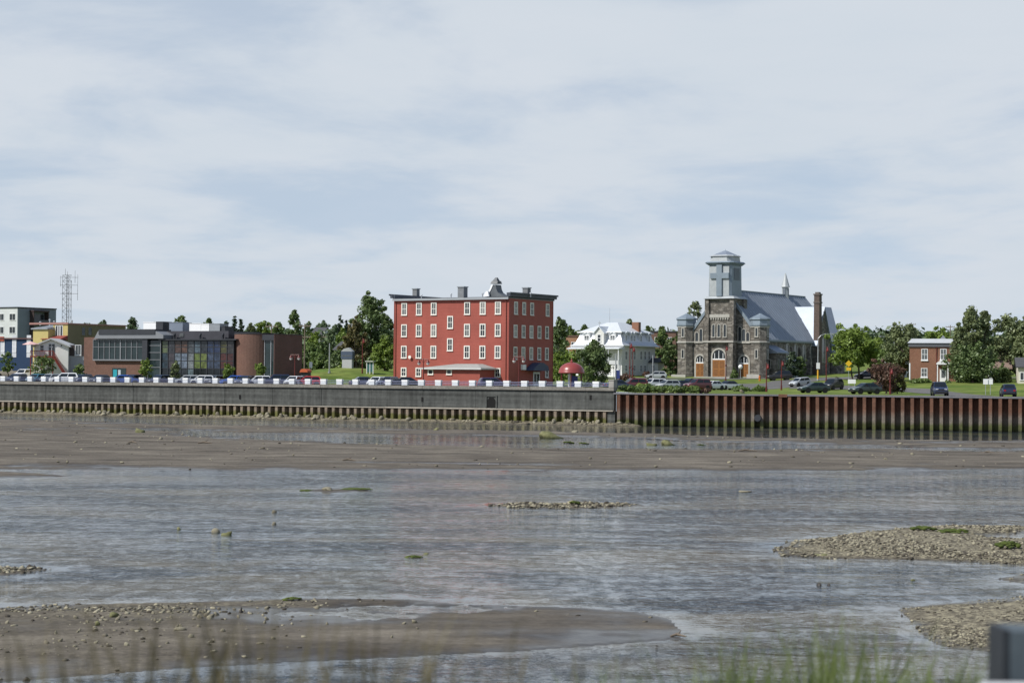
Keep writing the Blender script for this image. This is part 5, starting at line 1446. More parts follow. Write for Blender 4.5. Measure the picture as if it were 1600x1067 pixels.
# ------------------------------------------------------------------ domed pavilion on the quay
vx, vy = Xof(893, 272), 272
PV = thing('domed_pavilion', 'round quay pavilion with dark red dome on slim posts', 'pavilion', (vx, vy, g1(vx, vy)), .2)
rD = 20.2 / 3150 * 272
zE = zof(893, 582, vy) - g1(vx, vy); zA = zof(893, 566, vy) - g1(vx, vy)
M_dome = mat('dome_red', (0.24, 0.05, 0.045), .32, .1, 1, spec=.5)
prof = [(rD, zE - .12), (rD + .04, zE)] + [(rD * math.cos(t), zE + (zA - zE) * math.sin(t)) for t in np.linspace(.05, pi / 2 - .05, 9)]
dmo = part('dome', MB().lathe(prof, 32), M_dome, PV, smooth=True)
part('finial', MB().lathe([(.16, zA - .05), (.2, zA + .12), (.08, zA + .3), (.03, zA + .55)], 8), M_dome, dmo)
for i in range(6):
    a = i * pi / 3 + .25
    part('post', MB().tube((math.cos(a) * rD * .88, math.sin(a) * rD * .88, 0), (math.cos(a) * rD * .88, math.sin(a) * rD * .88, zE), .07, .07, 8), M_redpaint, PV)
part('info_panel', MB().box(-.1, .75, -.5, -.42, .3, 1.9), mat('panel_blue', (0.03, 0.04, 0.16), .4, .2), PV)
part('floor', MB().lathe([(rD, 0), (rD, .1)], 24), M_concrete_light, PV)
part('white_pillar', MB().box(-.35, -.1, .3, .55, .1, zE), M_white, PV)

# ------------------------------------------------------------------ kiosk, sign pylon, small things on the lawn left of the hotel
kx, ky = Xof(478, 318), 318
KS = thing('snack_kiosk', 'small dark kiosk under an orange awning by the parked cars', 'kiosk', (kx, ky, g1(kx, ky)), -.4)
part('booth', MB().box(-.6, .6, -.5, .5, 0, 2.0), M_darkmetal, KS)
part('awning', MB().prism([(-.75, 2.0), (.75, 2.0), (.65, 2.3), (.2, 2.55), (-.45, 2.5)], 'y', -.8, .6), mat('awning_orange', (0.40, 0.085, 0.03), .6, .1), KS)
sx_, sy_ = Xof(543, 352), 352
SG = thing('sign_pylon', 'tall grey sign pylon with dark blue panel on the lawn', 'sign', (sx_, sy_, g1(sx_, sy_)), -.45)
zq = lambda y: zof(543, y, sy_) - g1(sx_, sy_)
part('pillar', MB().box(-.95, 1.0, -.3, .3, -.2, zq(561)), mat('pylon_grey', (0.36, 0.37, 0.38), .7, .1), SG)
part('panel', MB().box(-1.15, 1.15, -.38, .38, zq(561), zq(549)), mat('pylon_blue', (0.055, 0.075, 0.115), .5, .15), SG)
part('panel_stripe', MB().box(-1.0, 1.0, -.4, -.38, zq(556.5), zq(555)), M_curt, SG)
part('crown', MB().prism([(-1.15, zq(549)), (1.15, zq(549)), (.3, zq(543)), (-.6, zq(545))], 'y', -.38, .38), mat('pylon_grey2', (0.3, 0.31, 0.32), .7), SG)
tx_, ty_ = Xof(578, 345), 345
TK = thing('teal_shelter', 'small shelter with teal panes at the edge of the lawn', 'shelter', (tx_, ty_, g1(tx_, ty_)), -.4)
fr_ = MB()
for q in (-.6, 0, .6): fr_.box(q - .05, q + .05, -.06, .06, 0, 2.1)
fr_.box(-.66, .66, -.08, .08, 2.0, 2.12)
part('frame', fr_, M_white, TK); part('pane', MB().box(-.55, -.05, -.03, .03, .3, 2.0).box(.05, .55, -.03, .03, .3, 2.0), mat('teal_glass', (0.05, 0.12, 0.12), .2), TK)
part('roof', MB().box(-.75, .75, -.4, .7, 2.12, 2.2), M_white, TK)

# ------------------------------------------------------------------ lamps, masts, poles, signs
def lantern_post(px, Y, pytop, label):
    x = Xof(px, Y); z = g1(x, Y)
    h = zof(px, pytop, Y) - z
    t = thing('street_lamp', label, 'street lamp', (x, Y, z), -.45, 'red twin lantern lamps on the promenade')
    part('pole', MB().tube((0, 0, 0), (0, 0, h), .10, .055, 8).tube((0, 0, 0), (0, 0, .7), .17, .12, 8), M_redpaint, t)
    part('arm', MB().tube((-.75, 0, h - .12), (.75, 0, h - .12), .05, .05, 6).tube((-.5, 0, h - .12), (0, 0, h - .6), .03, .03, 6).tube((.5, 0, h - .12), (0, 0, h - .6), .03, .03, 6), M_redpaint, t)
    for s in (-1, 1):
        ln = part('lantern', MB().lathe([(.05, h - .15), (.1, h - .3), (.27, h - .55), (.27, h - .6)], 10, (s * .7, 0)), M_redpaint, t)
        part('globe', MB().lathe([(.2, h - .6), (.22, h - .75), (.12, h - .92)], 10, (s * .7, 0)), mat('lamp_globe', (0.55, 0.53, 0.5), .3), ln)
lantern_post(460.5, 305, 553, 'dark red lamp with two lanterns before the dark brick wall')
lantern_post(661.5, 278, 560, 'dark red lamp with two lanterns before the lit hotel front')
lantern_post(810.5, 270, 556, 'dark red lamp with two lanterns by the blue entrance canopy')

def red_mast(px, Y, pytop, label):
    x = Xof(px, Y); z = g1(x, Y)
    h = zof(px, pytop, Y) - z
    t = thing('lamp_mast', label, 'lamp post', (x, Y, z), -.3, 'slim red lamp masts')
    part('pole', MB().tube((0, 0, 0), (0, 0, h), .10, .06, 8).tube((0, 0, 0), (0, 0, .8), .15, .13, 8), M_redpaint, t)
    hd = part('lamp_head', MB().lathe([(.04, h - .95), (.17, h - .85), (.20, h - .7), (.08, h - .3), (.03, h - .1)], 8, (.22, 0)), mat('lamp_red', (0.17, 0.022, 0.022), .5), t)
    part('arm', MB().tube((0, 0, h - .9), (.4, 0, h - .5), .05, .04, 6), M_redpaint, t)
    part('collar', MB().tube((0, 0, h * .45), (0, 0, h * .45 + .25), .15, .15, 8), M_redpaint, t)
red_mast(566, 345, 528, 'slim red lamp mast in front of the big maple left of the hotel')
red_mast(984, 310, 535, 'slim red lamp mast in front of the white mansard house')
red_mast(988.5, 330, 541, 'shorter red lamp mast close beside its taller twin')
red_mast(1134, 372, 540, 'slim red lamp mast before the main church doors')
red_mast(1197.6, 300, 567, 'slim red lamp mast on the grass below the church ramp')
red_mast(1221, 325, 563, 'slim red lamp mast by the ramp up to the church')
red_mast(1291, 352, 541, 'slim red lamp mast beside the church chimney')
red_mast(1391, 268, 574, 'slim red lamp mast beside the purple leaved tree')

def utility_pole(px, Y, pytop, label, arms=2):
    x = Xof(px, Y); z = g1(x, Y) - .2
    h = zof(px, pytop, Y) - z
    t = thing('utility_pole', label, 'utility pole', (x, Y, z), -.3, 'wooden utility poles')
    part('pole', MB().tube((0, 0, 0), (0, 0, h), .17, .12, 8), M_wood, t)
    for i in range(arms):
        a = part('crossarm', MB().box(-1.3, 1.3, -.09, .05, h - .6 - i * 2.2, h - .42 - i * 2.2), M_wood, t)
        for q in (-1.15, -.5, .5, 1.15): part('insulator', MB().tube((q, 0, h - .42 - i * 2.2), (q, 0, h - .15 - i * 2.2), .06, .04, 6), M_concrete_light, a)
utility_pole(475.5, 400, 505.5, 'weathered wooden utility pole with two crossarms by the dark brick block')
utility_pole(423.5, 395, 506, 'wooden utility pole rising behind the glazed link', 2)
utility_pole(501.5, 470, 523, 'plain wooden pole among the hillside trees', 1)
utility_pole(1423.5, 560, 504, 'wooden utility pole above the brick house roof', 1)
utility_pole(1484.5, 560, 508, 'wooden utility pole with crossarm behind the tall poplars', 1)

def steel_lamp(px, Y, pytop, label, arm=3.0, dirx=1, band=None):
    x = Xof(px, Y); z = g1(x, Y)
    h = zof(px, pytop, Y) - z
    t = thing('street_light' if arm else 'plain_pole', label, 'street light' if arm else 'pole', (x, Y, z), 0)
    part('pole', MB().tube((0, 0, 0), (0, 0, h - .8), .13, .08, 8).tube((0, 0, 0), (0, 0, .35), .24, .24, 8), M_steel, t)
    if arm:
        a = part('arm', MB().tube((0, 0, h - .9), (dirx * .5, 0, h - .3), .07, .06, 6).tube((dirx * .5, 0, h - .3), (dirx * arm * .6, 0, h), .06, .05, 6).tube((dirx * arm * .6, 0, h), (dirx * arm, 0, h), .05, .05, 6), M_steel, t)
        part('lamp_head', MB().box(min(dirx * arm, dirx * (arm + .8)), max(dirx * arm, dirx * (arm + .8)), -.16, .16, h - .1, h + .1), M_steel, a)
    if band:
        part('sign_plate', MB().box(-.32, .32, -.2, -.14, 2.2, 3.3), M_white, t); part('yellow_sleeve', MB().tube((0, 0, .3), (0, 0, 2.0), .16, .15, 8), mat('sleeve_yellow', (0.6, 0.33, 0.03), .5), t)
steel_lamp(1278, 366, 521.5, 'tall steel street light with curved arm and yellow base sleeve', 2.2, 1, True)
steel_lamp(962, 318, 545, 'tall pale pole beside the white street sign board on the lawn', 0)
steel_lamp(514.5, 345, 529, 'plain pale pole standing on the lawn beside the sign pylon', 0)
steel_lamp(1397, 372, 526, 'steel street light with short arm between two leafy trees', 2.0, -1)
steel_lamp(1020, 372, 548, 'slim pale pole at the corner of the mansard house', 0)

def sign(px, Y, zc, w, h, label, m, shape='rect', posts=1, pole=None):
    x = Xof(px, Y); z = g1(x, Y)
    t = thing('road_sign', label, 'sign', (x, Y, z), -.15)
    if shape == 'rect': part('sign_face', MB().box(-w / 2, w / 2, -.06, -.03, zc - h / 2, zc + h / 2), m, t)
    else: part('sign_face', MB().prism([(0, zc - h / 2), (w / 2, zc), (0, zc + h / 2), (-w / 2, zc)], 'y', -.06, -.03), m, t)
    for i in range(posts):
        q = 0 if posts == 1 else (-w * .35 if i == 0 else w * .35)
        part('post', MB().tube((q, 0, 0), (q, 0, zc + h / 2 - .05), .045, .045, 6), M_steel, t)
    return t
M_yelsign = mat('sign_yellow', (0.62, 0.40, 0.02), .5, .08)
t = sign(1326, 352, 3.3, 1.15, 1.15, 'yellow diamond warning sign beside the church wall', M_yelsign, 'diamond')
part('plate', MB().box(-.4, .4, -.06, -.03, 2.1, 2.6), M_yelsign, t)
sign(1331, 300, 1.6, 1.15, .62, 'wide white notice board on two posts in the grass', M_white, posts=2)
sign(1540, 268, 1.75, .62, .72, 'white sign plate on the lawn, left one of the pair', M_white)
sign(1547.5, 268, 1.75, .62, .72, 'white sign plate on the lawn, right one of the pair', M_white)
sign(965.5, 318, 2.3, .62, 1.3, 'upright blue sign board in front of the mansard house', mat('sign_blue', (0.03, 0.05, 0.19), .5, .1))
sign(959, 318.5, 4.2, 1.5, .6, 'white street sign board beside the pale pole', M_white)
sign(485.5, 322, 3.2, .5, .9, 'small white sign beside the orange awning', M_white)
t = thing('globe_lamp', 'white globe lamp at the right church doorway', 'lamp', (Xof(1157, 386), 386, g1(Xof(1157, 386), 386)))
part('post', MB().tube((0, 0, 0), (0, 0, 1.9), .05, .05, 6), M_steel, t)
part('globe', MB().lathe([(.08, 1.9), (.28, 2.0), (.42, 2.25), (.42, 2.45), (.28, 2.7), (.05, 2.8)], 12), M_white, t, smooth=True)
t = thing('fire_hydrant', 'orange fire hydrant on the grass near the church ramp', 'hydrant', (Xof(1187, 376), 376, g1(Xof(1187, 376), 376)))
part('body', MB().lathe([(.2, 0), (.2, .08), (.15, .1), (.15, .75), (.19, .78), (.17, .9), (.05, 1.0)], 10), mat('hydrant_orange', (.5, .12, .02), .5), t)
part('nozzle', MB().tube((-.26, 0, .6), (.26, 0, .6), .07, .07, 8), MATS['hydrant_orange'], t)
# ------------------------------------------------------------------ trees
FOL = {
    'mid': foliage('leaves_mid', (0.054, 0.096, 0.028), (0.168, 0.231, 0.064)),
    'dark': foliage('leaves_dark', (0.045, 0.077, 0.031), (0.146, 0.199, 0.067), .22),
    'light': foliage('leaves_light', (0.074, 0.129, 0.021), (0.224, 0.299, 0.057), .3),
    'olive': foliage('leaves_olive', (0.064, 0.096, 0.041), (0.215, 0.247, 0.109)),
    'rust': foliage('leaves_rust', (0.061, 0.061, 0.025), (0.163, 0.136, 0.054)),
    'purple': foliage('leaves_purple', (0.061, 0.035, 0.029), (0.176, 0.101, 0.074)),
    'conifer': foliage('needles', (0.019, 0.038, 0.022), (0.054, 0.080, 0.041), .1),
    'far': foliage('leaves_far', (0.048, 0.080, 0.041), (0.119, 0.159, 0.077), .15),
}
M_bark = mat('bark', (0.075, 0.06, 0.048), .9, .3, 3)

def leaf_cloud(centers, radii, per, size, rng, flat=0.85, tints=None):
    """leaf faces spread through the clumps; returns verts, quads, tint per vertex"""
    V, T = [], []
    for i, (c, r) in enumerate(zip(centers, radii)):
        n = per if np.isscalar(per) else per[i]
        d = rng.normal(size=(n, 3)); d /= np.linalg.norm(d, axis=1)[:, None]
        rad = r * (0.25 + 1.0 * rng.random(n) ** 0.75)
        p = c + d * rad[:, None] * np.array([1, 1, flat])
        nrm = d * 0.9 + rng.normal(size=(n, 3)) * 0.6 + np.array([0, 0, .35]); nrm /= np.linalg.norm(nrm, axis=1)[:, None]
        a = np.cross(nrm, rng.normal(size=(n, 3))); a /= np.linalg.norm(a, axis=1)[:, None] + 1e-9
        b = np.cross(nrm, a)
        s = size * (0.55 + 0.9 * rng.random(n))[:, None]
        q = np.stack([p - a * s, p - b * s * .55 + nrm * s * .12, p + a * s, p + b * s * .55 + nrm * s * .12], 1)
        V.append(q.reshape(-1, 3))
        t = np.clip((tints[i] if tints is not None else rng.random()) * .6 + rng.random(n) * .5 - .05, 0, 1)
        T.append(np.repeat(t, 4))
    V = np.concatenate(V); T = np.concatenate(T)
    return V, np.arange(len(V)).reshape(-1, 4), T

def limb_mesh(mb, p0, p1, r0, r1, rng, seg=3):
    prev = np.array(p0, float); pr = r0
    p1 = np.array(p1, float)
    for i in range(1, seg + 1):
        t = i / seg
        q = np.array(p0) * (1 - t) + p1 * t + (rng.normal(size=3) * np.linalg.norm(p1 - p0) * .05 if i < seg else 0)
        r = r0 * (1 - t) + r1 * t
        mb.tube(prev, q, pr, r, 6); prev, pr = q, r

def broad_tree(x, y, zb, h, rx, label, kind='mid', cb=0.22, ry=None, leaf=.34, n=2600, seed=0, shape='round', group=None, trunks=1, name='leafy_tree'):
    rng = np.random.default_rng(seed)
    ry = ry or rx
    t = thing(name, label, 'tree' if name != 'shrub' else 'shrub', (x, y, zb), 0, group)
    zc0, zc1 = h * cb, h
    K = max(16, int(26 + rx * 13))
    cs, rs = [], []
    tries = 0
    rc = 0.23 * rx if shape != 'tall' else 0.30 * rx
    rc = max(rc, .28)
    while len(cs) < K and tries < 5000:
        tries += 1
        u = rng.uniform(-1, 1, 3)
        zt = (u[2] + 1) / 2
        if shape == 'round': prof = math.sqrt(max(0, 1 - (2 * zt - .85) ** 2 / 1.35)) 
        elif shape == 'tall': prof = min(1, .55 + zt * 1.4) * (1 - max(0, zt - .45) * 1.15)
        elif shape == 'vase': prof = .5 + .5 * min(1, zt * 2) - max(0, zt - .7) * 1.2
        else: prof = 1 - .8 * zt
        rr = math.hypot(u[0], u[1])
        if rr > 1: continue
        if rr < .35 and .2 < zt < .75 and rng.random() < .5: continue
        m_ = max(.05, prof)
        k = rng.uniform(.75, 1.3)
        c = np.array([u[0] * max(0, rx * m_ - rc * .7), u[1] * max(0, ry * m_ - rc * .7), zc0 + rc * .6 + zt * (zc1 - zc0 - rc * 1.4)])
        cs.append(c); rs.append(rc * k)
    for i in range(int(K * .45)):                 # stray sprays that break the outline
        c = cs[rng.integers(0, K)] if len(cs) >= K else cs[rng.integers(0, len(cs))]
        d_ = c - np.array([0, 0, (zc0 + zc1) / 2]); d_ /= np.linalg.norm(d_) + 1e-6
        cs.append(c + d_ * rc * rng.uniform(.8, 1.5) + rng.normal(size=3) * rc * .3); rs.append(rc * rng.uniform(.3, .6))
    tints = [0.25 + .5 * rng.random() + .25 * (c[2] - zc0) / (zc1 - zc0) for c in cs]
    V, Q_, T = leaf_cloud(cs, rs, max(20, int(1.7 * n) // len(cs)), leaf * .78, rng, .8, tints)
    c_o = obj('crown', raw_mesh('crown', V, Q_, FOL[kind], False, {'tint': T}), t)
    mb = MB()
    for k in range(trunks):
        bx_ = 0 if trunks == 1 else (k - (trunks - 1) / 2) * rx * .25
        tr_ = max(.06, h * .018 + rx * .02) / (1 if trunks == 1 else 1.5)
        top = np.array([bx_ * 1.6 + rng.normal() * rx * .05, rng.normal() * rx * .05, zc0 + (zc1 - zc0) * .45])
        mb.tube((bx_, 0, -.3), (bx_, 0, .25), tr_ * 1.5, tr_, 8)
        limb_mesh(mb, (bx_, 0, .2), top, tr_, tr_ * .45, rng, 4)
        order = rng.permutation(len(cs))[:12]
        for i in order:
            s = rng.uniform(.35, .95)
            base = np.array([bx_, 0, 0]) * (1 - s) + top * s; base[2] = .2 + (top[2] - .2) * s
            if cs[i][2] > base[2] - .5: limb_mesh(mb, base, cs[i], tr_ * .4, tr_ * .1, rng, 3)
    part('trunk', mb, M_bark, t)
    return t

def conifer(x, y, zb, h, r, label, seed=0, leaf=.4, n=1100, group=None, kind='conifer'):
    rng = np.random.default_rng(seed)
    t = thing('spruce_tree', label, 'tree', (x, y, zb), 0, group)
    cs, rs, per = [], [], []
    lv = int(max(9, h / .55))
    for i in range(lv):
        f = i / (lv - 1); z = h * (.12 + .86 * f)
        rad = r * (1 - f) ** .85 + .12
        k = max(1, int(7 * (1 - f)) + 1)
        for j in range(k):
            a = rng.uniform(0, 2 * pi)
            q = rad * rng.uniform(.45, .95)
            cs.append(np.array([math.cos(a) * q, math.sin(a) * q, z - q * .25 + rng.normal() * .15])); rs.append(max(.35, rad * .5))
    V, Q_, T = leaf_cloud(cs, rs, max(8, n // len(cs)), leaf, rng, .55)
    obj('crown', raw_mesh('crown', V, Q_, FOL[kind], False, {'tint': T}), t)
    part('trunk', MB().tube((0, 0, -.3), (0, 0, h * .97), h * .018 + .05, .03, 8), M_bark, t)
    return t

def tree_px(px, pytop, wpx, Y, label, kind='mid', cb=.22, shape='round', n=2600, leaf=.34, seed=None, con=False, name='leafy_tree', group=None, pybase=None, trunks=1):
    x = Xof(px, Y); zb = g1(x, Y)
    h = zof(px, pytop, Y) - zb
    r = wpx / 2 * Y / F_PX
    sd_ = seed if seed is not None else int(px * 7 + pytop)
    if con: return conifer(x, Y, zb, h, r, label, sd_, leaf, n, group)
    return broad_tree(x, Y, zb, h, r, label, kind, cb, None, leaf, n, sd_, shape, group, trunks, name)

# around the hotel
tree_px(577, 461, 66, 388, 'big dark maple towering left of the red hotel', 'dark', .12, 'round', 7500, .36, trunks=2)
tree_px(603, 492, 34, 396, 'dark maple half hidden behind the hotel corner', 'dark', .1, 'round', 2200, .36)
tree_px(556, 502, 46, 378, 'reddish green maple in front of the big dark maple', 'rust', .1, 'round', 3200, .33)
tree_px(601, 530, 42, 352, 'light green bushy tree against the hotel left wall', 'light', .08, 'round', 2800, .3)
tree_px(876, 498, 34, 420, 'tall dark tree behind the right end of the hotel', 'dark', .08, 'tall', 2800, .36)
tree_px(871, 552, 34, 352, 'light green shrub between hotel and domed pavilion', 'light', .03, 'round', 1100, .28, name='shrub')
tree_px(893, 548, 42, 378, 'bright green bush left of the round dark tree', 'light', .03, 'round', 1600, .3, name='shrub')
tree_px(927, 535, 66, 368, 'round dense dark tree in front of the mansard house', 'dark', .06, 'round', 6000, .27)
tree_px(918, 573, 20, 284, 'small leafy shrub beside the domed pavilion', 'mid', .05, 'round', 500, .22, name='shrub')
tree_px(1036, 513, 36, 418, 'mid green tree between mansard house and church', 'mid', .08, 'round', 2600, .34)
tree_px(1047, 535, 34, 404, 'dark tree close to the left church turret', 'dark', .06, 'round', 2400, .32)
tree_px(1085, 472, 36, 445, 'tree crown rising behind the left church gable', 'olive', .3, 'round', 1800, .36)
tree_px(1064, 505, 26, 440, 'small green crown behind the left church turret', 'mid', .2, 'round', 1000, .36)
tree_px(1237, 552, 24, 391, 'dark narrow tree against the church side wall', 'conifer', .05, 'tall', 900, .3)
tree_px(1250, 556, 22, 392, 'dark bushy tree under the church side windows', 'dark', .05, 'round', 900, .3)
# right hand trees
tree_px(1337, 509, 84, 366, 'wide bright green maple on the lawn beside the church', 'light', .28, 'round', 6500, .32, trunks=2)
tree_px(1374, 530, 34, 372, 'bright green lower crown right of the wide maple', 'light', .2, 'round', 1800, .32)
tree_px(1410, 505, 62, 345, 'tall olive green tree beside the brick house', 'olive', .1, 'vase', 5200, .3)
tree_px(1388, 540, 40, 352, 'mid green tree between maple and brick house', 'mid', .1, 'round', 2000, .3)
tree_px(1385, 566, 56, 276, 'purple brown leaved small tree at the quay road', 'purple', .14, 'vase', 2400, .22)
tree_px(1402, 582, 34, 278, 'dusky olive shrub under the purple leaved tree', 'rust', .05, 'round', 900, .2, name='shrub')
tree_px(1465, 514, 66, 420, 'light green tree line crown above the brick house roof', 'light', .2, 'round', 2400, .4)
tree_px(1518, 480, 44, 336, 'tallest dark poplar right of the brick house', 'olive', .04, 'tall', 5000, .3)
tree_px(1499, 506, 34, 330, 'slender poplar leaning over the brick house corner', 'olive', .04, 'tall', 3200, .3)
tree_px(1537, 488, 38, 338, 'second poplar of the clump by the brick house', 'olive', .04, 'tall', 3600, .3)
tree_px(1520, 540, 84, 326, 'dark bushes at the foot of the poplar clump', 'dark', .02, 'round', 3200, .28, name='shrub')
tree_px(1574, 488, 66, 356, 'tall loose poplar behind the low brown roof', 'olive', .06, 'round', 5200, .32)
tree_px(1603, 500, 52, 350, 'tall poplar at the far end of the lawn', 'olive', .06, 'tall', 4200, .32)
tree_px(1565, 572, 40, 330, 'dark bushes in front of the low brown house', 'dark', .02, 'round', 1500, .28, name='shrub')
tree_px(1640, 492, 60, 345, 'broad olive poplar behind the cream house', 'olive', .06, 'tall', 3000, .34)
tree_px(1436, 591, 34, 333, 'low green bush along the brick house wall', 'mid', .02, 'round', 600, .2, name='shrub')
tree_px(1398, 512, 22, 520, 'dark spruce far behind the brick house', con=True, leaf=.5)
tree_px(1386, 518, 18, 525, 'smaller dark spruce far behind the wide maple', con=True, leaf=.5)
# ornamental trees along the left car park
for px, pt, w, Y, lb, kd in ((68, 556, 38, 318, 'round leafy street tree in front of the white gabled house', 'mid'), (124, 570, 22, 312, 'small street tree before the grey annex door', 'mid'),
                             (228, 562, 24, 306, 'lollipop street tree before the stair glazing', 'light'), (274.5, 566, 19, 302, 'slender street tree before the picture panes', 'olive'),
                             (356, 567, 17, 298, 'small street tree before the brick drum', 'light'), (406, 568, 19, 296, 'small street tree before the glazed link', 'light'),
                             (12, 549, 22, 350, 'street tree in front of the blue house', 'mid')):
    tree_px(px, pt, w, Y, lb, kd, .3, 'round', 900, .2, group='small street trees')
# the green slope behind the kiosk and pylon
SLOPE = ('leafy tree on the slope directly behind the kiosk', 'dark tree on the slope left of the plain pole', 'dark tree on the slope behind the grey roofed house', 'dark bush beside the utility pole on the slope',
         'green bush on the slope between kiosk and plain pole', 'dark bush on the slope at the foot of the plain pole', 'green tree on the slope touching the reddish maple', 'pale green bush right behind the sign pylon', 'dark bush between the sign pylon and the teal shelter',
         'pale tree high on the slope below the hillside house', 'pale tree high on the slope left of the big maple')
for i, (px, pt, w, Y, kd, n) in enumerate(((486, 536, 34, 420, 'mid', 1400), (508, 533, 34, 430, 'dark', 1400), (528, 545, 36, 415, 'dark', 1500), (477, 552, 28, 405, 'dark', 1000), (497, 556, 38, 400, 'mid', 1500), (520, 560, 34, 398, 'dark', 1200),
                                           (546, 528, 30, 425, 'mid', 1200), (541, 556, 28, 392, 'light', 900), (562, 560, 34, 386, 'dark', 1300), (492, 520, 30, 470, 'light', 1100), (536, 515, 34, 465, 'light', 1300))):
    tree_px(px, pt, w, Y, SLOPE[i], kd, .04, 'round', n, .36, seed=200 + i, group='trees on the slope behind the sign pylon')
# skyline trees on the left
sk = [(282, 492, 32, 560, 'dark broad tree on the skyline above the picture panes', 'dark', 0), (205, 495, 26, 640, 'distant dark tree on the skyline above the glazed band', 'far', 0), (325, 497, 22, 560, 'round tree on the skyline above the rooftop units', 'dark', 0),
      (366, 494, 20, 520, 'tallest dark spruce above the brick drum', 'c', 1), (376, 500, 16, 524, 'dark spruce just right of the tallest one', 'c', 1), (353, 502, 17, 526, 'dark spruce just left of the tallest one', 'c', 1),
      (409, 497, 34, 530, 'light green broad tree above the glazed link', 'light', 0), (391, 507, 26, 525, 'olive tree between spruces and light green tree', 'olive', 0), (434, 503, 24, 520, 'mid green tree beside the tall bushy one', 'mid', 0),
      (459, 485, 27, 500, 'tall bushy dark tree above the dark brick block', 'dark', 0), (481, 503, 20, 560, 'dark tree on the skyline beside the utility pole', 'dark', 0), (505, 503, 38, 620, 'wide tree on the skyline behind the hillside house', 'far', 0),
      (531, 494, 24, 560, 'pointed dark spruce on the skyline left of the maple', 'c', 1), (541, 503, 14, 570, 'thin dark spruce close to the big maple', 'c', 1), (520, 507, 22, 600, 'grey green tree behind the pointed spruce', 'far', 0),
      (912, 506, 22, 520, 'dark tree showing above the left mansard roof', 'dark', 0), (890, 511, 30, 480, 'round green tree left of the mansard roof', 'mid', 0), (983, 499, 24, 520, 'tree top showing above the mansard ridge', 'olive', 0), (1011, 508, 12, 520, 'small tree top right of the mansard chimney', 'dark', 0),
      (160, 500, 30, 700, 'distant trees crown right of the lattice mast', 'far', 0), (135, 503, 26, 690, 'distant round tree beside the lattice mast', 'far', 0), (240, 503, 30, 690, 'distant round tree above the rooftop units', 'far', 0)]
for px, pt, w, Y, lb, kd, con in sk:
    tree_px(px, pt, w, Y, lb, kd if not con else 'mid', .1, 'round', 1500 if not con else 900, .5, con=bool(con), group='skyline trees')

# woodland on the far rise
rng = np.random.default_rng(5)
cs, rs = [], []
for px in np.arange(-80, 1700, 3.4):
    for Y in (640, 760, 900):
        x = Xof(px, Y) + rng.normal() * 3; y = Y + rng.uniform(-40, 40)
        z = g1(x, y); hh = rng.uniform(5, 9.5)
        lim = zof(px, (499 if px > 270 else 493) + .008 * (px - 800) + 5 + 4 * math.sin(px * .021) + 3 * math.sin(px * .057), y)
        z0_ = min(z + hh * .6, lim - 3)
        for q in range(2):
            cs.append(np.array([x + rng.normal() * 2, y + rng.normal() * 2, z0_ + rng.uniform(-3, 2.2)])); rs.append(rng.uniform(1.8, 3.6))
        cs.append(np.array([x, y, z0_ - 6])); rs.append(4.0)
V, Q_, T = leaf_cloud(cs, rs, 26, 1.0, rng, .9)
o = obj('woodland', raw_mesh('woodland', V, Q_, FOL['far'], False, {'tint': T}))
o['kind'] = 'stuff'; tag(o, 'hazy far woodland along the rise behind the town', 'woodland')

# hedge and planting on the quay edge
def hedge(name, label, px0, px1, d, h, w, kind, n, seed):
    rng = np.random.default_rng(seed)
    x0 = Xof(px0, 262); x1 = Xof(px1, 255)
    xm_ = (x0 + x1) / 2; ym = float(Yw(xm_)) + d
    t = thing(name, label, 'hedge', (xm_, ym, g1(xm_, ym)), rotR)
    Lh = (x1 - x0) / .941
    cs = [np.array([rng.uniform(-Lh / 2, Lh / 2), rng.uniform(-w / 2, w / 2), h * rng.uniform(.35, .75)]) for _ in range(int(Lh * 5))]
    rs = [h * rng.uniform(.3, .5) for _ in cs]
    V, Q_, T = leaf_cloud(cs, rs, max(10, n // len(cs)), .13, rng, .8)
    obj('foliage', raw_mesh('foliage', V, Q_, FOL[kind], False, {'tint': T}), t)
    st_ = MB()
    for q in np.linspace(-Lh / 2 + .2, Lh / 2 - .2, max(3, int(Lh / 1.2))): st_.tube((q, 0, -.1), (q + .1, 0, h * .7), .05, .02, 5)
    part('stem', st_, M_bark, t)
hedge('hedge', 'low green hedge along the top of the rusty pile wall', 962, 1092, 3.0, .95, 1.4, 'mid', 9000, 3)
hedge('low_hedge', 'dark red low planting at the end of the green hedge', 1088, 1110, 3.0, .6, 1.2, 'purple', 1500, 4)
hedge('low_hedge', 'yellow green patch of low plants behind the hedge', 1000, 1022, 6.0, 1.15, 1.2, 'light', 1500, 6)
tree_px(1158, 602, 28, 300, 'low round juniper on the grass beside the ramp', 'mid', .0, 'round', 800, .16, name='shrub')
tree_px(1187, 602.5, 28, 302, 'spreading low juniper below the red lamp mast', 'mid', .0, 'round', 800, .16, name='shrub')
tree_px(1147, 578, 14, 389, 'clipped shrub at the church doorway', 'mid', .0, 'round', 300, .2, name='shrub')
tree_px(1011, 581, 14, 396, 'dark red shrub at the corner of the mansard house', 'purple', .0, 'round', 300, .22, name='shrub')
tree_px(978, 584, 30, 380, 'dark red flower bed shrub before the mansard house', 'purple', .0, 'round', 500, .18, name='shrub')

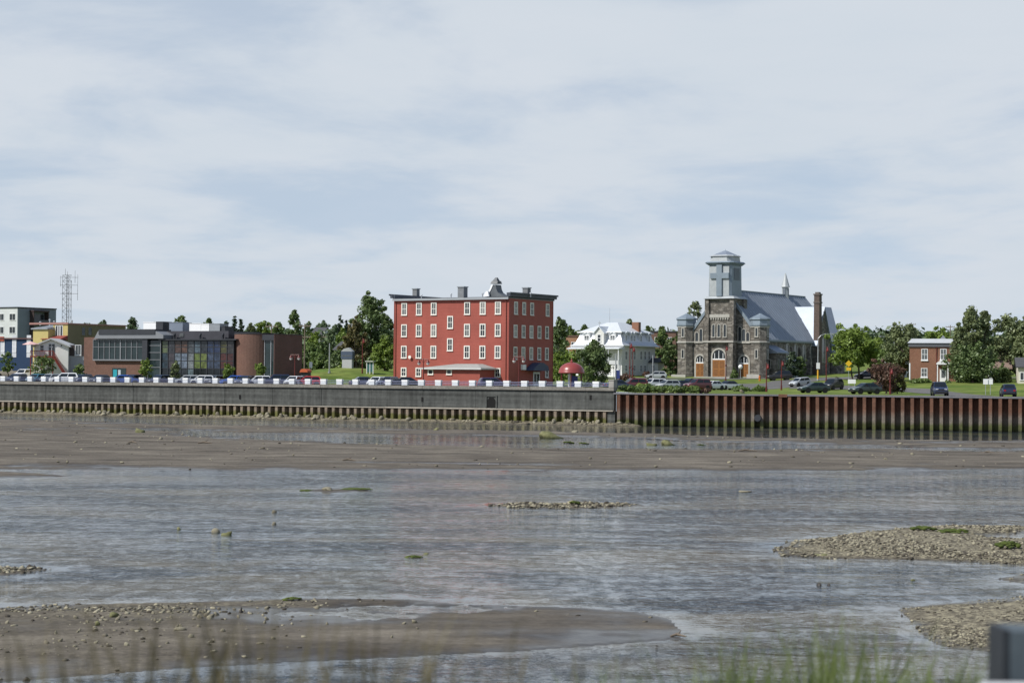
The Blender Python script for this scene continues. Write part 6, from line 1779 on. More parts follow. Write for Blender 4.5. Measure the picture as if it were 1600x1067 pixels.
# ------------------------------------------------------------------ cars
M_tyre = mat('tyre', (0.012, 0.012, 0.012), .85); M_rim = mat('rim', (0.35, 0.36, 0.37), .35, .1, 3, metal=.8)
M_carglass = mat('car_glass', (0.012, 0.015, 0.018), .04, .2, 1, spec=.6)
M_head = mat('headlight', (0.6, 0.62, 0.64), .1, .05); M_tail = mat('taillight', (0.28, 0.01, 0.01), .2, .05); M_black = mat('bumper_black', (0.02, 0.02, 0.022), .6)
wheel_t = MB().lathe([(.18, -.1), (.31, -.11), (.325, -.06), (.325, .06), (.31, .11), (.18, .1)], 14).mesh('tyre', M_tyre)
wheel_r = MB().lathe([(.2, -.085), (.17, -.1), (.05, -.09), (.05, .09), (.17, .1), (.2, .085)], 10).mesh('rim', M_rim)
KINDS = {  # length, width, height, hood z, shoulder z, cabin x (rear base, rear top, front top, front base)
    'sedan': (4.55, 1.80, 1.45, .88, .93, (-1.75, -1.05, .35, 1.15)),
    'hatch': (4.05, 1.75, 1.50, .92, .96, (-1.95, -1.60, .40, 1.15)),
    'suv': (4.55, 1.88, 1.70, 1.05, 1.08, (-2.15, -1.85, .45, 1.10)),
    'pickup': (5.4, 1.95, 1.80, 1.12, 1.12, (-.75, -.55, .60, 1.25)),
}
_cm = {}
def car_meshes(kind, pm_):
    key = (kind, pm_.name)
    if key in _cm: return _cm[key]
    Lc, Wc, Hc, zh_, zs_, (rb_, rt_, ft_, fb_) = KINDS[kind]
    hw_ = Wc / 2; a = Lc / 2
    wb = Lc * .29
    # lower body: sections along x with tucked-in ends and tumblehome
    secs = [(-a, .45, zs_ - .18, .80), (-a + .12, .28, zs_ - .04, .93), (-a + .5, .2, zs_ + (0 if kind != 'pickup' else .0), 1.0), (rb_ + .2, .2, zs_, 1.0), (fb_ - .1, .2, zs_, 1.0), (a - .55, .2, zh_ - .06, .98), (a - .15, .26, zh_ - .17, .90), (a, .40, zh_ - .33, .76)]
    secs = sorted(secs, key=lambda q: q[0])
    v, f = [], []
    for (x, z0_, z1_, k) in secs:
        w = hw_ * k
        zm_ = z0_ + (z1_ - z0_) * .62
        v += [(x, -w * .90, z0_), (x, -w, z0_ + .18), (x, -w, zm_), (x, -w * .93, z1_), (x, 0, z1_ + .03), (x, w * .93, z1_), (x, w, zm_), (x, w, z0_ + .18), (x, w * .90, z0_)]
    n = 9
    for i in range(len(secs) - 1):
        for j in range(n - 1):
            f.append((i * n + j, i * n + j + 1, (i + 1) * n + j + 1, (i + 1) * n + j))
        f.append((i * n + n - 1, i * n, (i + 1) * n, (i + 1) * n + n - 1))
    f.append(tuple(range(n - 1, -1, -1))); f.append(tuple((len(secs) - 1) * n + j for j in range(n)))
    body = MB().add(v, f)
    # cabin shell
    wb0, wt0 = hw_ * .92, hw_ * .72
    base = [(rb_, -wb0), (fb_, -wb0), (fb_, wb0), (rb_, wb0)]; top = [(rt_, -wt0), (ft_, -wt0), (ft_, wt0), (rt_, wt0)]
    cab = MB().frustum(base, zs_ - .02, top, Hc - .06).frustum(top, Hc - .06, [(rt_ + .12, -wt0 + .1), (ft_ - .15, -wt0 + .1), (ft_ - .15, wt0 - .1), (rt_ + .12, wt0 - .1)], Hc)
    def lerp(p, q, t): return tuple(p[i] * (1 - t) + q[i] * t for i in range(3))
    def pane(b0, b1, t0, t1, m0=.07, m1=.93, lo=.1, hi=.9, o=(0, 0, 0)):
        pts = [lerp(lerp(b0, b1, m0), lerp(t0, t1, m0), lo), lerp(lerp(b0, b1, m1), lerp(t0, t1, m1), lo), lerp(lerp(b0, b1, m1), lerp(t0, t1, m1), hi), lerp(lerp(b0, b1, m0), lerp(t0, t1, m0), hi)]
        q = [(p[0] + o[0], p[1] + o[1], p[2] + o[2]) for p in pts]
        r = [(p[0] - o[0], p[1] - o[1], p[2] - o[2]) for p in pts]
        return MB().add(q + r, [(0, 1, 2, 3), (7, 6, 5, 4), (0, 4, 5, 1), (1, 5, 6, 2), (2, 6, 7, 3), (3, 7, 4, 0)])
    zb_, zt_ = zs_ - .02, Hc - .06
    P = lambda p, z: (p[0], p[1], z)
    ws = pane(P(base[1], zb_), P(base[2], zb_), P(top[1], zt_), P(top[2], zt_), .06, .94, .08, .94, (.015, 0, .01))
    rw = pane(P(base[3], zb_), P(base[0], zb_), P(top[3], zt_), P(top[0], zt_), .1, .9, .15, .9, (-.015, 0, .01))
    sides = []
    for s, (i, j) in ((-1, (0, 1)), (1, (3, 2))):
        for m0, m1 in ((.08, .49), (.53, .93)):
            sides.append(pane(P(base[i], zb_), P(base[j], zb_), P(top[i], zt_), P(top[j], zt_), m0, m1, .12, .88, (0, s * .015, .003)))
    hl = [MB().box(a - .17, a - .015, s * hw_ * .56 - .17, s * hw_ * .56 + .17, zh_ - .36, zh_ - .22) for s in (-1, 1)]
    tl = [MB().box(-a - .01, -a + .12, s * hw_ * .64 - .13, s * hw_ * .64 + .13, zs_ - .34, zs_ - .14) for s in (-1, 1)]
    bmp = MB().box(a - .2, a + .03, -hw_ * .72, hw_ * .72, .3, .47).box(-a - .03, -a + .2, -hw_ * .74, hw_ * .74, .32, .48)
    arch = [MB().tube((xw, s * (hw_ * .80), .33), (xw, s * (hw_ + .006), .33), .41, .41, 14) for xw in (-wb, wb) for s in (-1, 1)]
    grille = MB().box(a - .06, a + .012, -hw_ * .42, hw_ * .42, zh_ - .42, zh_ - .27)
    res = dict(body=body.mesh('body', pm_), cabin=cab.mesh('cabin', pm_), windscreen=ws.mesh('windscreen', M_carglass), rear=rw.mesh('rear_window', M_carglass), sides=[q.mesh('side_window', M_carglass) for q in sides],
               hl=[q.mesh('headlight', M_head) for q in hl], tl=[q.mesh('taillight', M_tail) for q in tl], bumper=bmp.mesh('bumper', M_black), arch=[q.mesh('wheel_arch', M_black) for q in arch], grille=grille.mesh('grille', M_black), wb=wb, hw=hw_)
    if kind == 'pickup':
        res['bed'] = MB().box(-a + .15, rb_ - .1, -hw_ * .8, hw_ * .8, zs_ + .031, zs_ + .05).mesh('load_bed', M_black)
    _cm[key] = res
    return res
PAINT = {}
def paint(n, c, rough=.28):
    PAINT[n] = mat('car_paint_' + n, c, rough, .04, 2, spec=.5, coat=.6)
for n, c in (('white', (.72, .73, .74)), ('silver', (.42, .44, .46)), ('black', (.012, .012, .014)), ('navy', (.018, .026, .06)), ('blue', (.03, .10, .42)), ('dark_red', (.11, .012, .016)), ('green', (.015, .032, .026)), ('grey', (.12, .13, .14)), ('beige', (.30, .26, .20)), ('red', (.42, .03, .03)), ('teal', (.06, .20, .27)), ('purple', (.05, .035, .085))):
    paint(n, c)
def car(px, Y, heading, kind, colour, label, group=None, dz=.03):
    """heading: compass of the nose in degrees, 0 = away from the quay, 90 = to the right, 180 = towards the river"""
    x = Xof(px, Y); z = g1(x, Y) + dz
    h = math.radians(heading) ; ang = pi / 2 - h
    mm_ = car_meshes(kind, PAINT[colour])
    t = thing('parked_car' if kind != 'pickup' else 'pickup_truck', label, 'car' if kind != 'pickup' else 'pickup', (x, Y, z), ang, group)
    # lie on the slope of the ground
    fx, fy = math.cos(ang), math.sin(ang)
    slope = (g1(x + fx, Y + fy) - g1(x - fx, Y - fy)) / 2
    t.rotation_euler = (0, -math.atan(slope), ang)
    b = obj('body', mm_['body'], t)
    c = obj('cabin', mm_['cabin'], t)
    obj('windscreen', mm_['windscreen'], c); obj('rear_window', mm_['rear'], c)
    for q in mm_['sides']: obj('side_window', q, c)
    for q in mm_['hl']: obj('headlight', q, t)
    for q in mm_['tl']: obj('taillight', q, t)
    obj('bumper', mm_['bumper'], t); [obj('wheel_arch', q, b) for q in mm_['arch']]; obj('grille', mm_['grille'], b)
    if 'bed' in mm_: obj('load_bed', mm_['bed'], t)
    for sx_ in (-1, 1):
        for sy_ in (-1, 1):
            w = obj('wheel', wheel_t, t, (sx_ * mm_['wb'], sy_ * (mm_['hw'] - .10), .325)); w.rotation_euler = (pi / 2, 0, 0)
            obj('rim', wheel_r, w)
    return t
gL, gR = 'cars parked along the promenade', 'cars parked below the church'
LC = [(26, 303, 205, 'hatch', 'navy', 'dark blue car parked before the beige pickup'), (57, 302, 200, 'hatch', 'teal', 'teal car parked under the round street tree'), (79, 303, 205, 'hatch', 'silver', 'silver car parked right of the teal one'),
      (100.5, 301, 262, 'suv', 'white', 'white estate car below the red outside stair'), (196, 297, 70, 'sedan', 'blue', 'bright blue car before the teal poster window'), (207, 301, 205, 'hatch', 'navy', 'dark blue car just behind the bright blue one'),
      (291, 296, 250, 'hatch', 'silver', 'silver car before the picture panes, left of the white one'), (314, 297, 255, 'hatch', 'white', 'white car before the picture panes, nose beside the silver one'), (364, 292, 255, 'hatch', 'blue', 'bright blue hatchback before the brick drum'),
      (384, 294, 205, 'hatch', 'navy', 'navy car between the blue hatchback and a white car'), (403, 293, 250, 'hatch', 'white', 'white car in front of the glazed link'), (431, 288, 255, 'suv', 'navy', 'navy blue estate car before the dark brick block'),
      (460, 289, 200, 'hatch', 'white', 'white car below the red lamp by the dark brick block'), (481, 292, 260, 'hatch', 'red', 'red car beside the orange awning'), (571, 286, 75, 'sedan', 'navy', 'dark car at the foot of the lawn left of the hotel'),
      (590, 287, 205, 'hatch', 'white', 'white car left of the hotel corner'), (607, 286, 205, 'hatch', 'purple', 'purple car at the hotel corner'), (638, 284, 80, 'sedan', 'black', 'black car before the hotel lower windows'), (770, 273, 75, 'hatch', 'purple', 'dark purple car beside the hotel porch'),
      (128, 304, 205, 'hatch', 'navy', 'navy car before the grey annex'), (335, 297, 205, 'hatch', 'grey', 'dark grey car before the lower picture panes'), (157, 303, 205, 'sedan', 'black', 'black car before the brick wing'), (250, 300, 205, 'hatch', 'navy', 'navy car below the stair glazing')]
for i_, (px, Y, hd, k, c, lb) in enumerate(LC):
    for _ in range(6): Y = float(Yw(Xof(px, Y))) + 9.0 + (i_ % 3) * 1.6
    car(px, Y, hd, k, c, lb, gL)
car(14, 368, 262, 'pickup', 'beige', 'beige pickup truck parked in front of the blue house', None, .06)
car(37, 362, 200, 'suv', 'white', 'white van parked between blue house and gabled house', None, .06)
RC = [(967, 300, 70, 'sedan', 'navy', 'dark blue car at the left end of the hedge'), (989, 303, 250, 'suv', 'dark_red', 'dark red car behind the hedge below the mansard house'), (1021, 318, 238, 'suv', 'white', 'white car behind the hedge, beside the silver one'),
      (1043, 315, 240, 'hatch', 'silver', 'silver hatchback behind the hedge beside the white car'), (1062, 322, 235, 'sedan', 'navy', 'navy car with its nose behind the hedge'), (1079, 345, 240, 'suv', 'green', 'dark green four wheel drive in the second row'),
      (1090, 318, 238, 'suv', 'dark_red', 'wine red four wheel drive at the hedge end'), (1113, 322, 228, 'sedan', 'white', 'white saloon at the open end of the car park'), (1137, 330, 232, 'sedan', 'white', 'white car with dark top beside the white saloon'),
      (1218, 376, 262, 'suv', 'black', 'black car on the street below the church side wall'), (1250, 345, 232, 'hatch', 'silver', 'silver hatchback on the lane below the street light'), (1272, 285, 252, 'sedan', 'green', 'dark green car on the quay lane'),
      (1301, 318, 218, 'suv', 'black', 'black four wheel drive near the white notice board'), (1352, 270, 245, 'sedan', 'green', 'dark green car left of the purple leaved tree'), (1380, 284, 100, 'hatch', 'black', 'black car behind the purple leaved tree'),
      (1468, 251.5, 186, 'suv', 'navy', 'navy car facing the river before the brick house lawn'), (1575, 246.5, 8, 'hatch', 'navy', 'navy hatchback at the far right end of the quay'), (1350 + 5, 372, 262, 'sedan', 'navy', 'dark car on the church street under the wide maple'), (1025, 386, 262, 'hatch', 'silver', 'silver car at the back porch of the mansard house')]
for px, Y, hd, k, c, lb in RC:
    t = car(px, Y, hd, k, c, lb, gR, .06)
    if 'dark top' in lb:
        for ch_ in t.children:
            if ch_.name.startswith('cabin'): ch_.data = car_meshes(k, PAINT['black'])['cabin']; ch_['label'] = 'black roof and pillars'
# ------------------------------------------------------------------ stones
def ico(sub):
    bm = bmesh.new(); bmesh.ops.create_icosphere(bm, subdivisions=sub, radius=1.0)
    v = np.array([p.co[:] for p in bm.verts]); f = np.array([[q.index for q in p.verts] for p in bm.faces]); bm.free()
    return v, f
IV1, IF1 = ico(1); IV2, IF2 = ico(2)
def stone_mat(name, dark, light, moss=0.0):
    m = mat(name, (1, 1, 1), .9, .2, 3, bump=.3, bscale=10, fine=.15)
    n, l = m.node_tree.nodes, m.node_tree.links
    vm = [x for x in n if x.type == 'VECT_MATH'][0]
    geo = [x for x in n if x.type == 'NEW_GEOMETRY'][0]
    rp = n.new('ShaderNodeValToRGB'); e = rp.color_ramp.elements
    e[0].position, e[0].color = .25, (*dark, 1); e[1].position, e[1].color = .8, (*light, 1)
    wn_ = n.new('ShaderNodeTexWhiteNoise') if not moss else n.new('ShaderNodeTexNoise')
    if moss:
        wn_.inputs['Scale'].default_value = moss; l.new(geo.outputs['Position'], wn_.inputs['Vector']); l.new(wn_.outputs['Fac'], rp.inputs[0])
    else:
        n.remove(wn_); l.new(geo.outputs['Random Per Island'], rp.inputs[0])
    l.new(rp.outputs[0], vm.inputs[0])
    return m
M_stone_p = stone_mat('shingle_stone', (0.055, 0.047, 0.036), (0.30, 0.275, 0.20))
M_stone_b = stone_mat('bar_stone', (0.13, 0.115, 0.085), (0.27, 0.25, 0.18), 2.5)
M_stone_m = stone_mat('mossy_stone', (0.075, 0.080, 0.030), (0.20, 0.195, 0.10), 2.2)
M_moss = stone_mat('river_weed', (0.03, 0.05, 0.008), (0.085, 0.105, 0.018), 3.0)

def gravel(name, label, poly, count, smin, smax, seed, dens=None, pw=4.5):
    rng = np.random.default_rng(seed)
    p = np.array(poly); lo, hi = p.min(0), p.max(0)
    lo[0] = max(lo[0], -62); hi[0] = min(hi[0], 62)
    xy = rng.uniform(lo, hi, (count * 8, 2))
    z, d = bed(xy[:, 0], xy[:, 1])
    keep = (d > -0.1) & (sdist(xy[:, 0], xy[:, 1], poly) > -.6) & (np.abs(xy[:, 0]) < .33 * xy[:, 1] + 1)
    dn = np.clip(.32 + 3.2 * fbm(xy[:, 0] * .55, xy[:, 1] * .35, 4), .05, 1) * np.clip(.25 + d / 1.3, .1, 1)
    if dens is not None: dn = dn * dens(xy[:, 0], xy[:, 1])
    keep &= rng.random(len(xy)) < dn
    xy, z = xy[keep][:count], z[keep][:count]
    n = len(xy)
    s = smin + (smax - smin) * rng.random(n) ** pw
    V = np.repeat(IV1[None], n, 0) * (1 + .35 * rng.normal(size=(n, len(IV1), 1)).clip(-1, 1))
    V = V * (s[:, None, None] * np.stack([rng.uniform(.8, 1.4, n), rng.uniform(.7, 1.2, n), rng.uniform(.35, .7, n)], -1)[:, None, :])
    a = rng.uniform(0, 2 * pi, n); c_, s_ = np.cos(a)[:, None], np.sin(a)[:, None]
    X = V[..., 0] * c_ - V[..., 1] * s_; Y_ = V[..., 0] * s_ + V[..., 1] * c_
    V = np.stack([X + xy[:, 0:1], Y_ + xy[:, 1:2], V[..., 2] + z[:, None] + .15 * s[:, None]], -1)
    Fc = IF1[None] + (np.arange(n) * len(IV1))[:, None, None]
    o = obj(name, raw_mesh(name, V.reshape(-1, 3), Fc.reshape(-1, 3), M_stone_p))
    o['kind'] = 'stuff'; tag(o, label, 'gravel')
    return n
print('gravel', gravel('gravel', 'pale shingle covering the long gravel bar by the right edge', BAR_E, 22000, .010, .08, 1, None, 5.5),
      gravel('gravel', 'pale shingle on the near right gravel bar', BAR_F, 18000, .007, .05, 2, None, 5.5),
      gravel('gravel', 'stones strewn over the near left sand bar', BAR_D, 9000, .010, .075, 3, lambda x, y: np.clip((-3.5 - x) / 6, .015, .9) * np.where(y > 51.5, 1.0, .16)),
      gravel('gravel', 'stones on the low islet in midstream', ISLE_C, 700, .04, .15, 4),
      gravel('gravel', 'stones on the little spit at the left edge', ISLE_L, 500, .03, .12, 5),
      gravel('gravel', 'rubble along the foot of the concrete quay', BANK_WALL, 2600, .09, .34, 6, None, 2.5),
      gravel('gravel', 'scattered shingle on the far brown sand bar', BAR_FAR, 900, .05, .2, 7, lambda x, y: .5 + 0 * x),
      gravel('gravel', 'pebbles on the tiny islet by the right edge', ISLE_F, 500, .02, .09, 8))

_rocks = []
def rock_mesh(seed, m):
    rng = np.random.default_rng(seed)
    d = np.ones(len(IV2))
    for _ in range(9):
        ax_ = rng.normal(size=3); ax_ /= np.linalg.norm(ax_)
        k = IV2 @ ax_; c = rng.uniform(.5, .85)
        d = np.where(k > c, d * c / np.maximum(k, .01), d)
    V = IV2 * (d * (1 + .05 * rng.normal(size=len(IV2))))[:, None]
    lo, hi = V.min(0), V.max(0); V = (V - (lo + hi) / 2) / ((hi - lo) / 2)
    return raw_mesh('rock', V, IF2, m, False)
ROCKS = {k: [rock_mesh(40 + i + j * 10, m) for i in range(5)] for j, (k, m) in enumerate((('p', M_stone_b), ('m', M_stone_m), ('w', M_moss), ('d', mat('dark_wet_stone', (.035, .03, .026), .6, .3, 4))))}
def weed_mesh(seed):
    rng = np.random.default_rng(seed); V, Fc = [], []
    for i in range(42):
        a, q = rng.uniform(0, 2 * pi), rng.random() ** .6
        c = np.array([math.cos(a) * q, math.sin(a) * q, .15 + .45 * (1 - q * q) * rng.uniform(.5, 1.1)])
        sz = rng.uniform(.1, .26)
        Fc.append(IF1 + len(V) * len(IV1)); V.append(IV1 * (1 + .3 * rng.normal(size=(len(IV1), 1)).clip(-1, 1)) * np.array([sz * 1.3, sz, sz * 1.2]) + c)
    return raw_mesh('weed_clump', np.concatenate(V), np.concatenate(Fc), M_moss, True)
ROCKS['w'] = [weed_mesh(70 + i) for i in range(4)]
def rock(px, py, wpx, hpx, label, kind='p', name='rock', cat='rock', group=None, z=None, at=None, depth=None):
    if at is None:
        p = onz(px, py, .05); zz_ = float(bed(np.array([p.x]), np.array([p.y]))[0][0]); p = onz(px, py, max(zz_, 0))
    else: p = Vector(at); zz_ = at[2]
    Y = p.y
    sx_ = wpx / 2 * Y / F_PX; sz_ = hpx * Y / F_PX
    o = obj(name, random.choice(ROCKS[kind]), None, (p.x, p.y + sx_ * .4, max(zz_, -.02) + sz_ * .18), random.uniform(0, 6))
    o.rotation_euler = (random.uniform(-.1, .1), random.uniform(-.1, .1), random.choice((0, pi)) + random.uniform(-.25, .25))
    o.scale = (sx_, (depth or sx_ * random.uniform(.7, 1.0)), sz_ * .85)
    tag(o, label, cat, group)
    return o
# named ones
rock(862, 685, 40, 11, 'big mossy boulder on the far sand bar', 'm', 'boulder', 'boulder')
rock(218, 675.5, 17, 7, 'mossy oblong boulder on the far left sand', 'm', 'boulder', 'boulder')
rock(1045, 695.5, 22, 8, 'pointed weedy boulder in the inner channel', 'm', 'boulder', 'boulder')
rock(1018, 696, 20, 5, 'flat weed covered rock beside the pointed boulder', 'm', 'boulder', 'boulder')
rock(888, 693, 16, 5, 'dark weedy rock right of the big mossy boulder', 'w', 'boulder', 'boulder')
rock(912, 694, 15, 4, 'flat weedy rock in the inner channel', 'w', 'boulder', 'boulder')
rock(898, 675.5, 11, 4, 'pale flat rock above the big mossy boulder', 'p')
rock(681, 672, 9, 4, 'small mossy rock at the edge of the far channel', 'm')
rock(1096, 696, 13, 3, 'low weedy rock right of the pointed boulder', 'w')
rock(1384, 718.5, 7, 4, 'lone pale stone on the far right sand', 'p')
rock(337, 832, 13, 8, 'rounded yellow grey boulder in the shallows', 'p', 'boulder', 'boulder')
rock(354, 836, 20, 7, 'flat oblong boulder beside the rounded one in the shallows', 'm', 'boulder', 'boulder')
rock(428, 801, 9, 5, 'pale stone alone in midstream', 'p'); rock(428, 819.5, 8, 5, 'second pale stone nearer than the lone midstream one', 'p')
rock(280, 827.5, 8, 5, 'small mossy stone left of the paired boulders', 'm')
rock(511, 766, 18, 5, 'whitish flat rock in the weed strip in midstream', 'p', 'boulder', 'boulder')
rock(480, 767, 22, 3, 'low weed clump left of the whitish flat rock', 'w', 'weed_clump', 'weed'); rock(556, 765.5, 46, 3, 'long weed clump right of the whitish flat rock', 'w', 'weed_clump', 'weed')
rock(1165, 769, 20, 4, 'pale flat rock in midstream right of the islet', 'p', 'boulder', 'boulder')
rock(898, 788, 18, 7, 'green weed tuft on the midstream islet', 'w', 'weed_clump', 'weed')
rock(646, 871, 26, 5, 'dark flat weedy rock in the shallows', 'w', 'boulder', 'boulder'); rock(664, 865.5, 10, 3, 'small flat stone behind the dark weedy rock', 'm')
rock(1445, 830, 38, 10, 'bright green weed mound on the gravel bar', 'w', 'weed_clump', 'weed'); rock(1492, 833, 44, 8, 'long green weed mat on the gravel bar', 'w', 'weed_clump', 'weed')
rock(1576, 857, 36, 14, 'thick green weed mound near the right edge', 'w', 'weed_clump', 'weed'); rock(1284, 869, 24, 5, 'yellowish weed patch at the front of the gravel bar', 'm', 'weed_clump', 'weed')
rock(1280, 915, 8, 6, 'dark reddish stone standing in the water, left of the pair', 'd'); rock(1295, 915, 6, 5, 'dark reddish stone standing in the water, right of the pair', 'd')
rock(1427, 907, 8, 4, 'small mossy stone in the water between the gravel bars', 'm'); rock(1409, 962, 5, 4, 'tiny dark stone at the tip of the near gravel bar', 'd')
rock(455, 938, 28, 6, 'mossy hump at the far edge of the near sand bar', 'w', 'weed_clump', 'weed')
rock(178, 964, 16, 8, 'green topped boulder on the near left bar', 'm', 'boulder', 'boulder'); rock(184, 968, 9, 6, 'pale stone leaning on the green topped boulder', 'p')
rock(152, 977, 9, 7, 'rounded mossy stone left of the green topped boulder', 'm'); rock(376, 957, 8, 9, 'dark upright stone on the near bar', 'd')
rock(281, 984, 20, 5, 'flat yellowish slab on the near bar', 'p', 'boulder', 'boulder'); rock(298, 995.5, 11, 6, 'pale stone right of the flat slab', 'p')
rock(40, 1063, 13, 8, 'dark stone at the water edge in the near left corner', 'd', 'boulder', 'boulder'); rock(1026, 1009, 7, 3, 'small dark stone below the tip of the near bar', 'd')
for px, py in ((322, 963), (312, 965), (330, 964), (305, 962), (338, 961), (318, 959), (327, 967)): rock(px, py, 9, 6, 'stone in the little heap on the near bar', 'p', group='heap of stones on the near bar')
for i in range(46):
    px = random.uniform(-10, 660); py = random.uniform(946, 1012 - max(0, px - 100) * .02)
    p = onz(px, py, 0); d_ = bed(np.array([p.x]), np.array([p.y]))[1][0]
    if d_ > .15: rock(px, py, random.uniform(4, 9), random.uniform(3, 5.5), 'small pale stone lying on the near left sand bar', 'p', 'stone', 'stone', 'stones on the near left bar')
for i in range(40):
    px = random.uniform(1230, 1600); py = random.choice((random.uniform(826, 870), random.uniform(945, 1005)))
    p = onz(px, py, 0); d_ = bed(np.array([p.x]), np.array([p.y]))[1][0]
    if d_ > .15: rock(px, py, random.uniform(4, 8), random.uniform(3, 5), 'larger pale stone among the shingle of the right gravel bars', 'p', 'stone', 'stone', 'stones on the right gravel bars')
for i in range(22):
    px = random.uniform(0, 1600); py = random.uniform(700, 730)
    p = onz(px, py, 0); d_ = bed(np.array([p.x]), np.array([p.y]))[1][0]
    if d_ > .5: rock(px, py, random.uniform(3, 7), random.uniform(1.5, 3), 'small pale stone lying on the far brown sand bar', 'p', 'stone', 'stone', 'stones on the far sand bar')
for i in range(64):                                   # rubble at the foot of the quay
    s = random.choice((random.uniform(30, 147), random.gauss(62, 8), random.gauss(100, 6), random.gauss(112, 4), random.uniform(138, 147)))
    if not 25 < s < 147.5: continue
    q = SL + LDIR * s - Vector((.449, .8935, 0)) * random.uniform(.25, 1.5)
    z_ = float(bed(np.array([q.x]), np.array([q.y]))[0][0])
    rock(0, 0, random.uniform(5, 11), random.uniform(3, 6.5), 'rubble stone lying at the foot of the concrete quay', random.choice('pppp'), 'rubble_stone', 'stone', 'rubble at the quay foot', at=(q.x, q.y, max(z_, 0)))
q = Vector((Xof(1160, 268), 268, 0)); rock(0, 0, 9, 6, 'pale boulder on the grass above the rusty pile wall', 'p', 'boulder', 'boulder', at=(q.x, q.y, g1(q.x, q.y)))
q = Vector((Xof(1292 - 25 + 11, 368), 368, 0)); rock(0, 0, 8, 6, 'brown boulder at the kerb below the church side', 'd', 'boulder', 'boulder', at=(Xof(1308, 366), 366, g1(Xof(1308, 366), 366)))
# driftwood
for px, py, ln, lb in ((1168, 707, 30, 'long pale driftwood branch on the far sand bar'), (207, 694, 14, 'dark driftwood piece on the far left sand'), (1545, 710, 22, 'pale driftwood log on the far right sand'), (1060, 996, 24, 'forked driftwood on the tip of the near bar'), (545, 722, 20, 'pale driftwood heap at the edge of the far bar'), (320, 696, 22, 'dark driftwood scattered on the far bar')):
    p = onz(px, py, 0); z_ = max(0.02, float(bed(np.array([p.x]), np.array([p.y]))[0][0])); Y = p.y
    l_ = ln / 2 * Y / F_PX; r_ = .008 * Y / 10 * .45 + .02
    t = tag(obj('driftwood', (MB().tube((-l_, 0, 0), (-l_ * .2, r_ * 2, r_), r_ * .6, r_).tube((-l_ * .2, r_ * 2, r_), (l_, -r_, 0), r_, r_ * .4).tube((-l_ * .1, r_, r_), (l_ * .4, r_ * 6, r_ * 3), r_ * .6, r_ * .2)).mesh('driftwood', M_wood), None, (p.x, p.y, z_ + r_ * .5), random.uniform(-.2, .2)), lb, 'driftwood')

# ------------------------------------------------------------------ roadside in front of the camera
def blades(name, label, spots, mat_, seed, kind='stuff', seed_head=False):
    rng = np.random.default_rng(seed)
    V, Fc, T = [], [], []
    for (x, y, zb, h, w) in spots:
        n = 5
        a = rng.uniform(0, 2 * pi); lean = rng.normal(0, .16) * h; ln2 = rng.normal(0, .1) * h
        k = len(V); tt = rng.random()
        for i in range(n):
            t = i / (n - 1)
            cx_, cy_ = x + lean * t * t, y + ln2 * t * t
            ww = w * (1 - t ** 2 * .95)
            if seed_head and t > .7: ww = w * 2.4 * (1.05 - t)
            V.append((cx_ - math.cos(a) * ww, cy_ - math.sin(a) * ww, zb + h * t)); V.append((cx_ + math.cos(a) * ww, cy_ + math.sin(a) * ww, zb + h * t)); T += [tt * .8 + t * .2] * 2
        for i in range(n - 1): Fc.append((k + 2 * i, k + 2 * i + 1, k + 2 * i + 3, k + 2 * i + 2))
    o = obj(name, raw_mesh(name, np.array(V), np.array(Fc), mat_, False, {'tint': np.array(T)}))
    o['kind'] = kind; tag(o, label, 'grass')
rng = np.random.default_rng(21)
F_grass = foliage('grass_green', (0.07, 0.11, 0.024), (0.19, 0.23, 0.075), .4)
F_dry = foliage('grass_dry', (0.075, 0.065, 0.028), (0.17, 0.14, 0.07), .35)
def bank_z(x, y): return float(np.interp(y, by, bz))
def top_at(px, py, Y): return zof(px, py, Y)
sp_g, sp_d = [], []
for cpx, tpy, k in ((1128, 978, 12), (1190, 968, 10), (1278, 958, 16), (1310, 952, 14), (1348, 985, 8), (1380, 962, 12), (1270, 1000, 16), (1436, 1005, 12), (1470, 1000, 10), (1530, 1010, 10), (1070, 1030, 12), (1230, 1010, 12), (1330, 1020, 14), (1400, 1030, 12), (1500, 1030, 12), (1150, 1030, 14), (900, 1030, 6), (820, 1035, 5), (690, 1040, 5), (960, 1020, 6), (1020, 1040, 10)):
    for i in range(k * 3):
        Y = rng.uniform(5.2, 8.6); px = cpx + rng.normal() * 13
        h_top = tpy + abs(rng.normal()) * 34
        x = Xof(px, Y); zb = bank_z(x, Y); h = top_at(px, h_top, Y) - zb
        if h > .1: sp_g.append((x, Y, zb, h, rng.uniform(.005, .010)))
for i in range(420):
    Y = rng.uniform(6.5, 9.3); px = rng.uniform(-80, 1650) if i < 160 else rng.uniform(1030, 1560); zb = bank_z(0, Y)
    h = top_at(px, rng.uniform(1045, 1120), Y) - zb
    if h > .05: sp_g.append((Xof(px, Y), Y, zb, h, rng.uniform(.004, .009)))
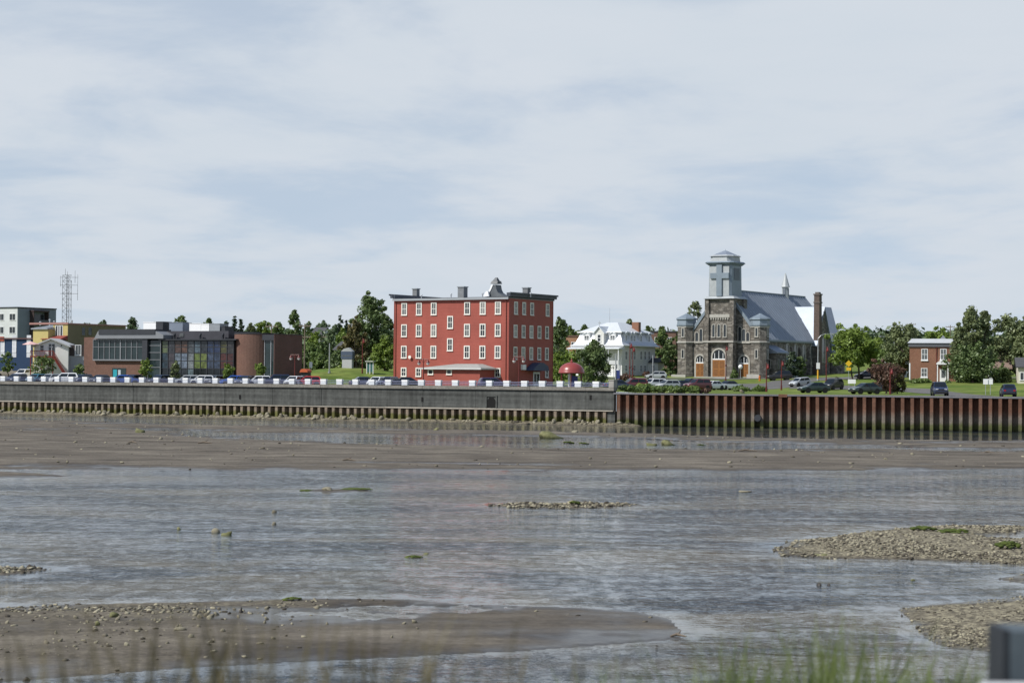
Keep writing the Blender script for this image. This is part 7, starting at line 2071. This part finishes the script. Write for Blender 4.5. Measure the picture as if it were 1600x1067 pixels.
for cpx, tpy, k in ((200, 950, 7), (212, 985, 6), (330, 975, 5), (425, 935, 7), (500, 930, 6), (585, 960, 4), (20, 970, 5), (700, 1000, 3), (350, 1010, 5), (770, 985, 4), (880, 995, 4), (640, 1010, 4), (110, 1020, 4)):
    for i in range(k * 3):
        Y = rng.uniform(3.6, 5.0); px = cpx + rng.normal() * 16
        x = Xof(px, Y); zb = bank_z(x, Y); h = top_at(px, tpy + abs(rng.normal()) * 45, Y) - zb
        sp_d.append((x, Y, zb, h, rng.uniform(.006, .012)))
blades('grass', 'tall green roadside grass on the near bank', sp_g, F_grass, 1)
blades('grass', 'tall brown seeding grass stalks close to the road', sp_d, F_dry, 2, seed_head=True)

# guard rail: its post shows in the lower right corner
gy_ = 4.6
GR = thing('guard_rail', 'pale steel roadside guard rail with a dark square post', 'guard rail', (Xof(1581, gy_), gy_, bank_z(0, gy_)), .03)
xp0, xp1 = 0.0 - .034, .034
pt = zof(1570, 986, gy_) - bank_z(0, gy_)
rt_ = zof(1590, 1058, gy_) - bank_z(0, gy_)
po = part('post', MB().box(-.012, .004, .02, .15, -.3, pt), mat('post_dark', (0.022, 0.026, 0.032), .7, .2, 8), GR)
part('spacer_block', MB().prism([(.004, rt_ - .3), (.004, pt - .002), (.16, pt - .004), (.16, rt_ - .3)], 'y', .02, .17), mat('post_grey', (0.075, 0.095, 0.11), .75, .2, 8), GR)
prof = [(.0, -.33), (.05, -.27), (.05, -.21), (-.03, -.17), (-.03, -.13), (.05, -.09), (.05, -.03), (.02, 0)]
rb_ = MB()
pr2 = [(-.06 - p[0] * .9, rt_ + p[1]) for p in prof] + [(-.056 - p[0] * .9 + .006, rt_ + p[1]) for p in reversed(prof)]
rb_.prism(pr2, 'x', -.09, 9.0)
part('rail', rb_, mat('galvanised_rail', (0.62, 0.63, 0.64), .45, .1, 3, metal=.2), GR)
for k_ in range(1, 4): part('post', MB().box(k_ * 2 - .05, k_ * 2 + .05, .02, .16, -.3, pt), MATS['post_dark'], GR)
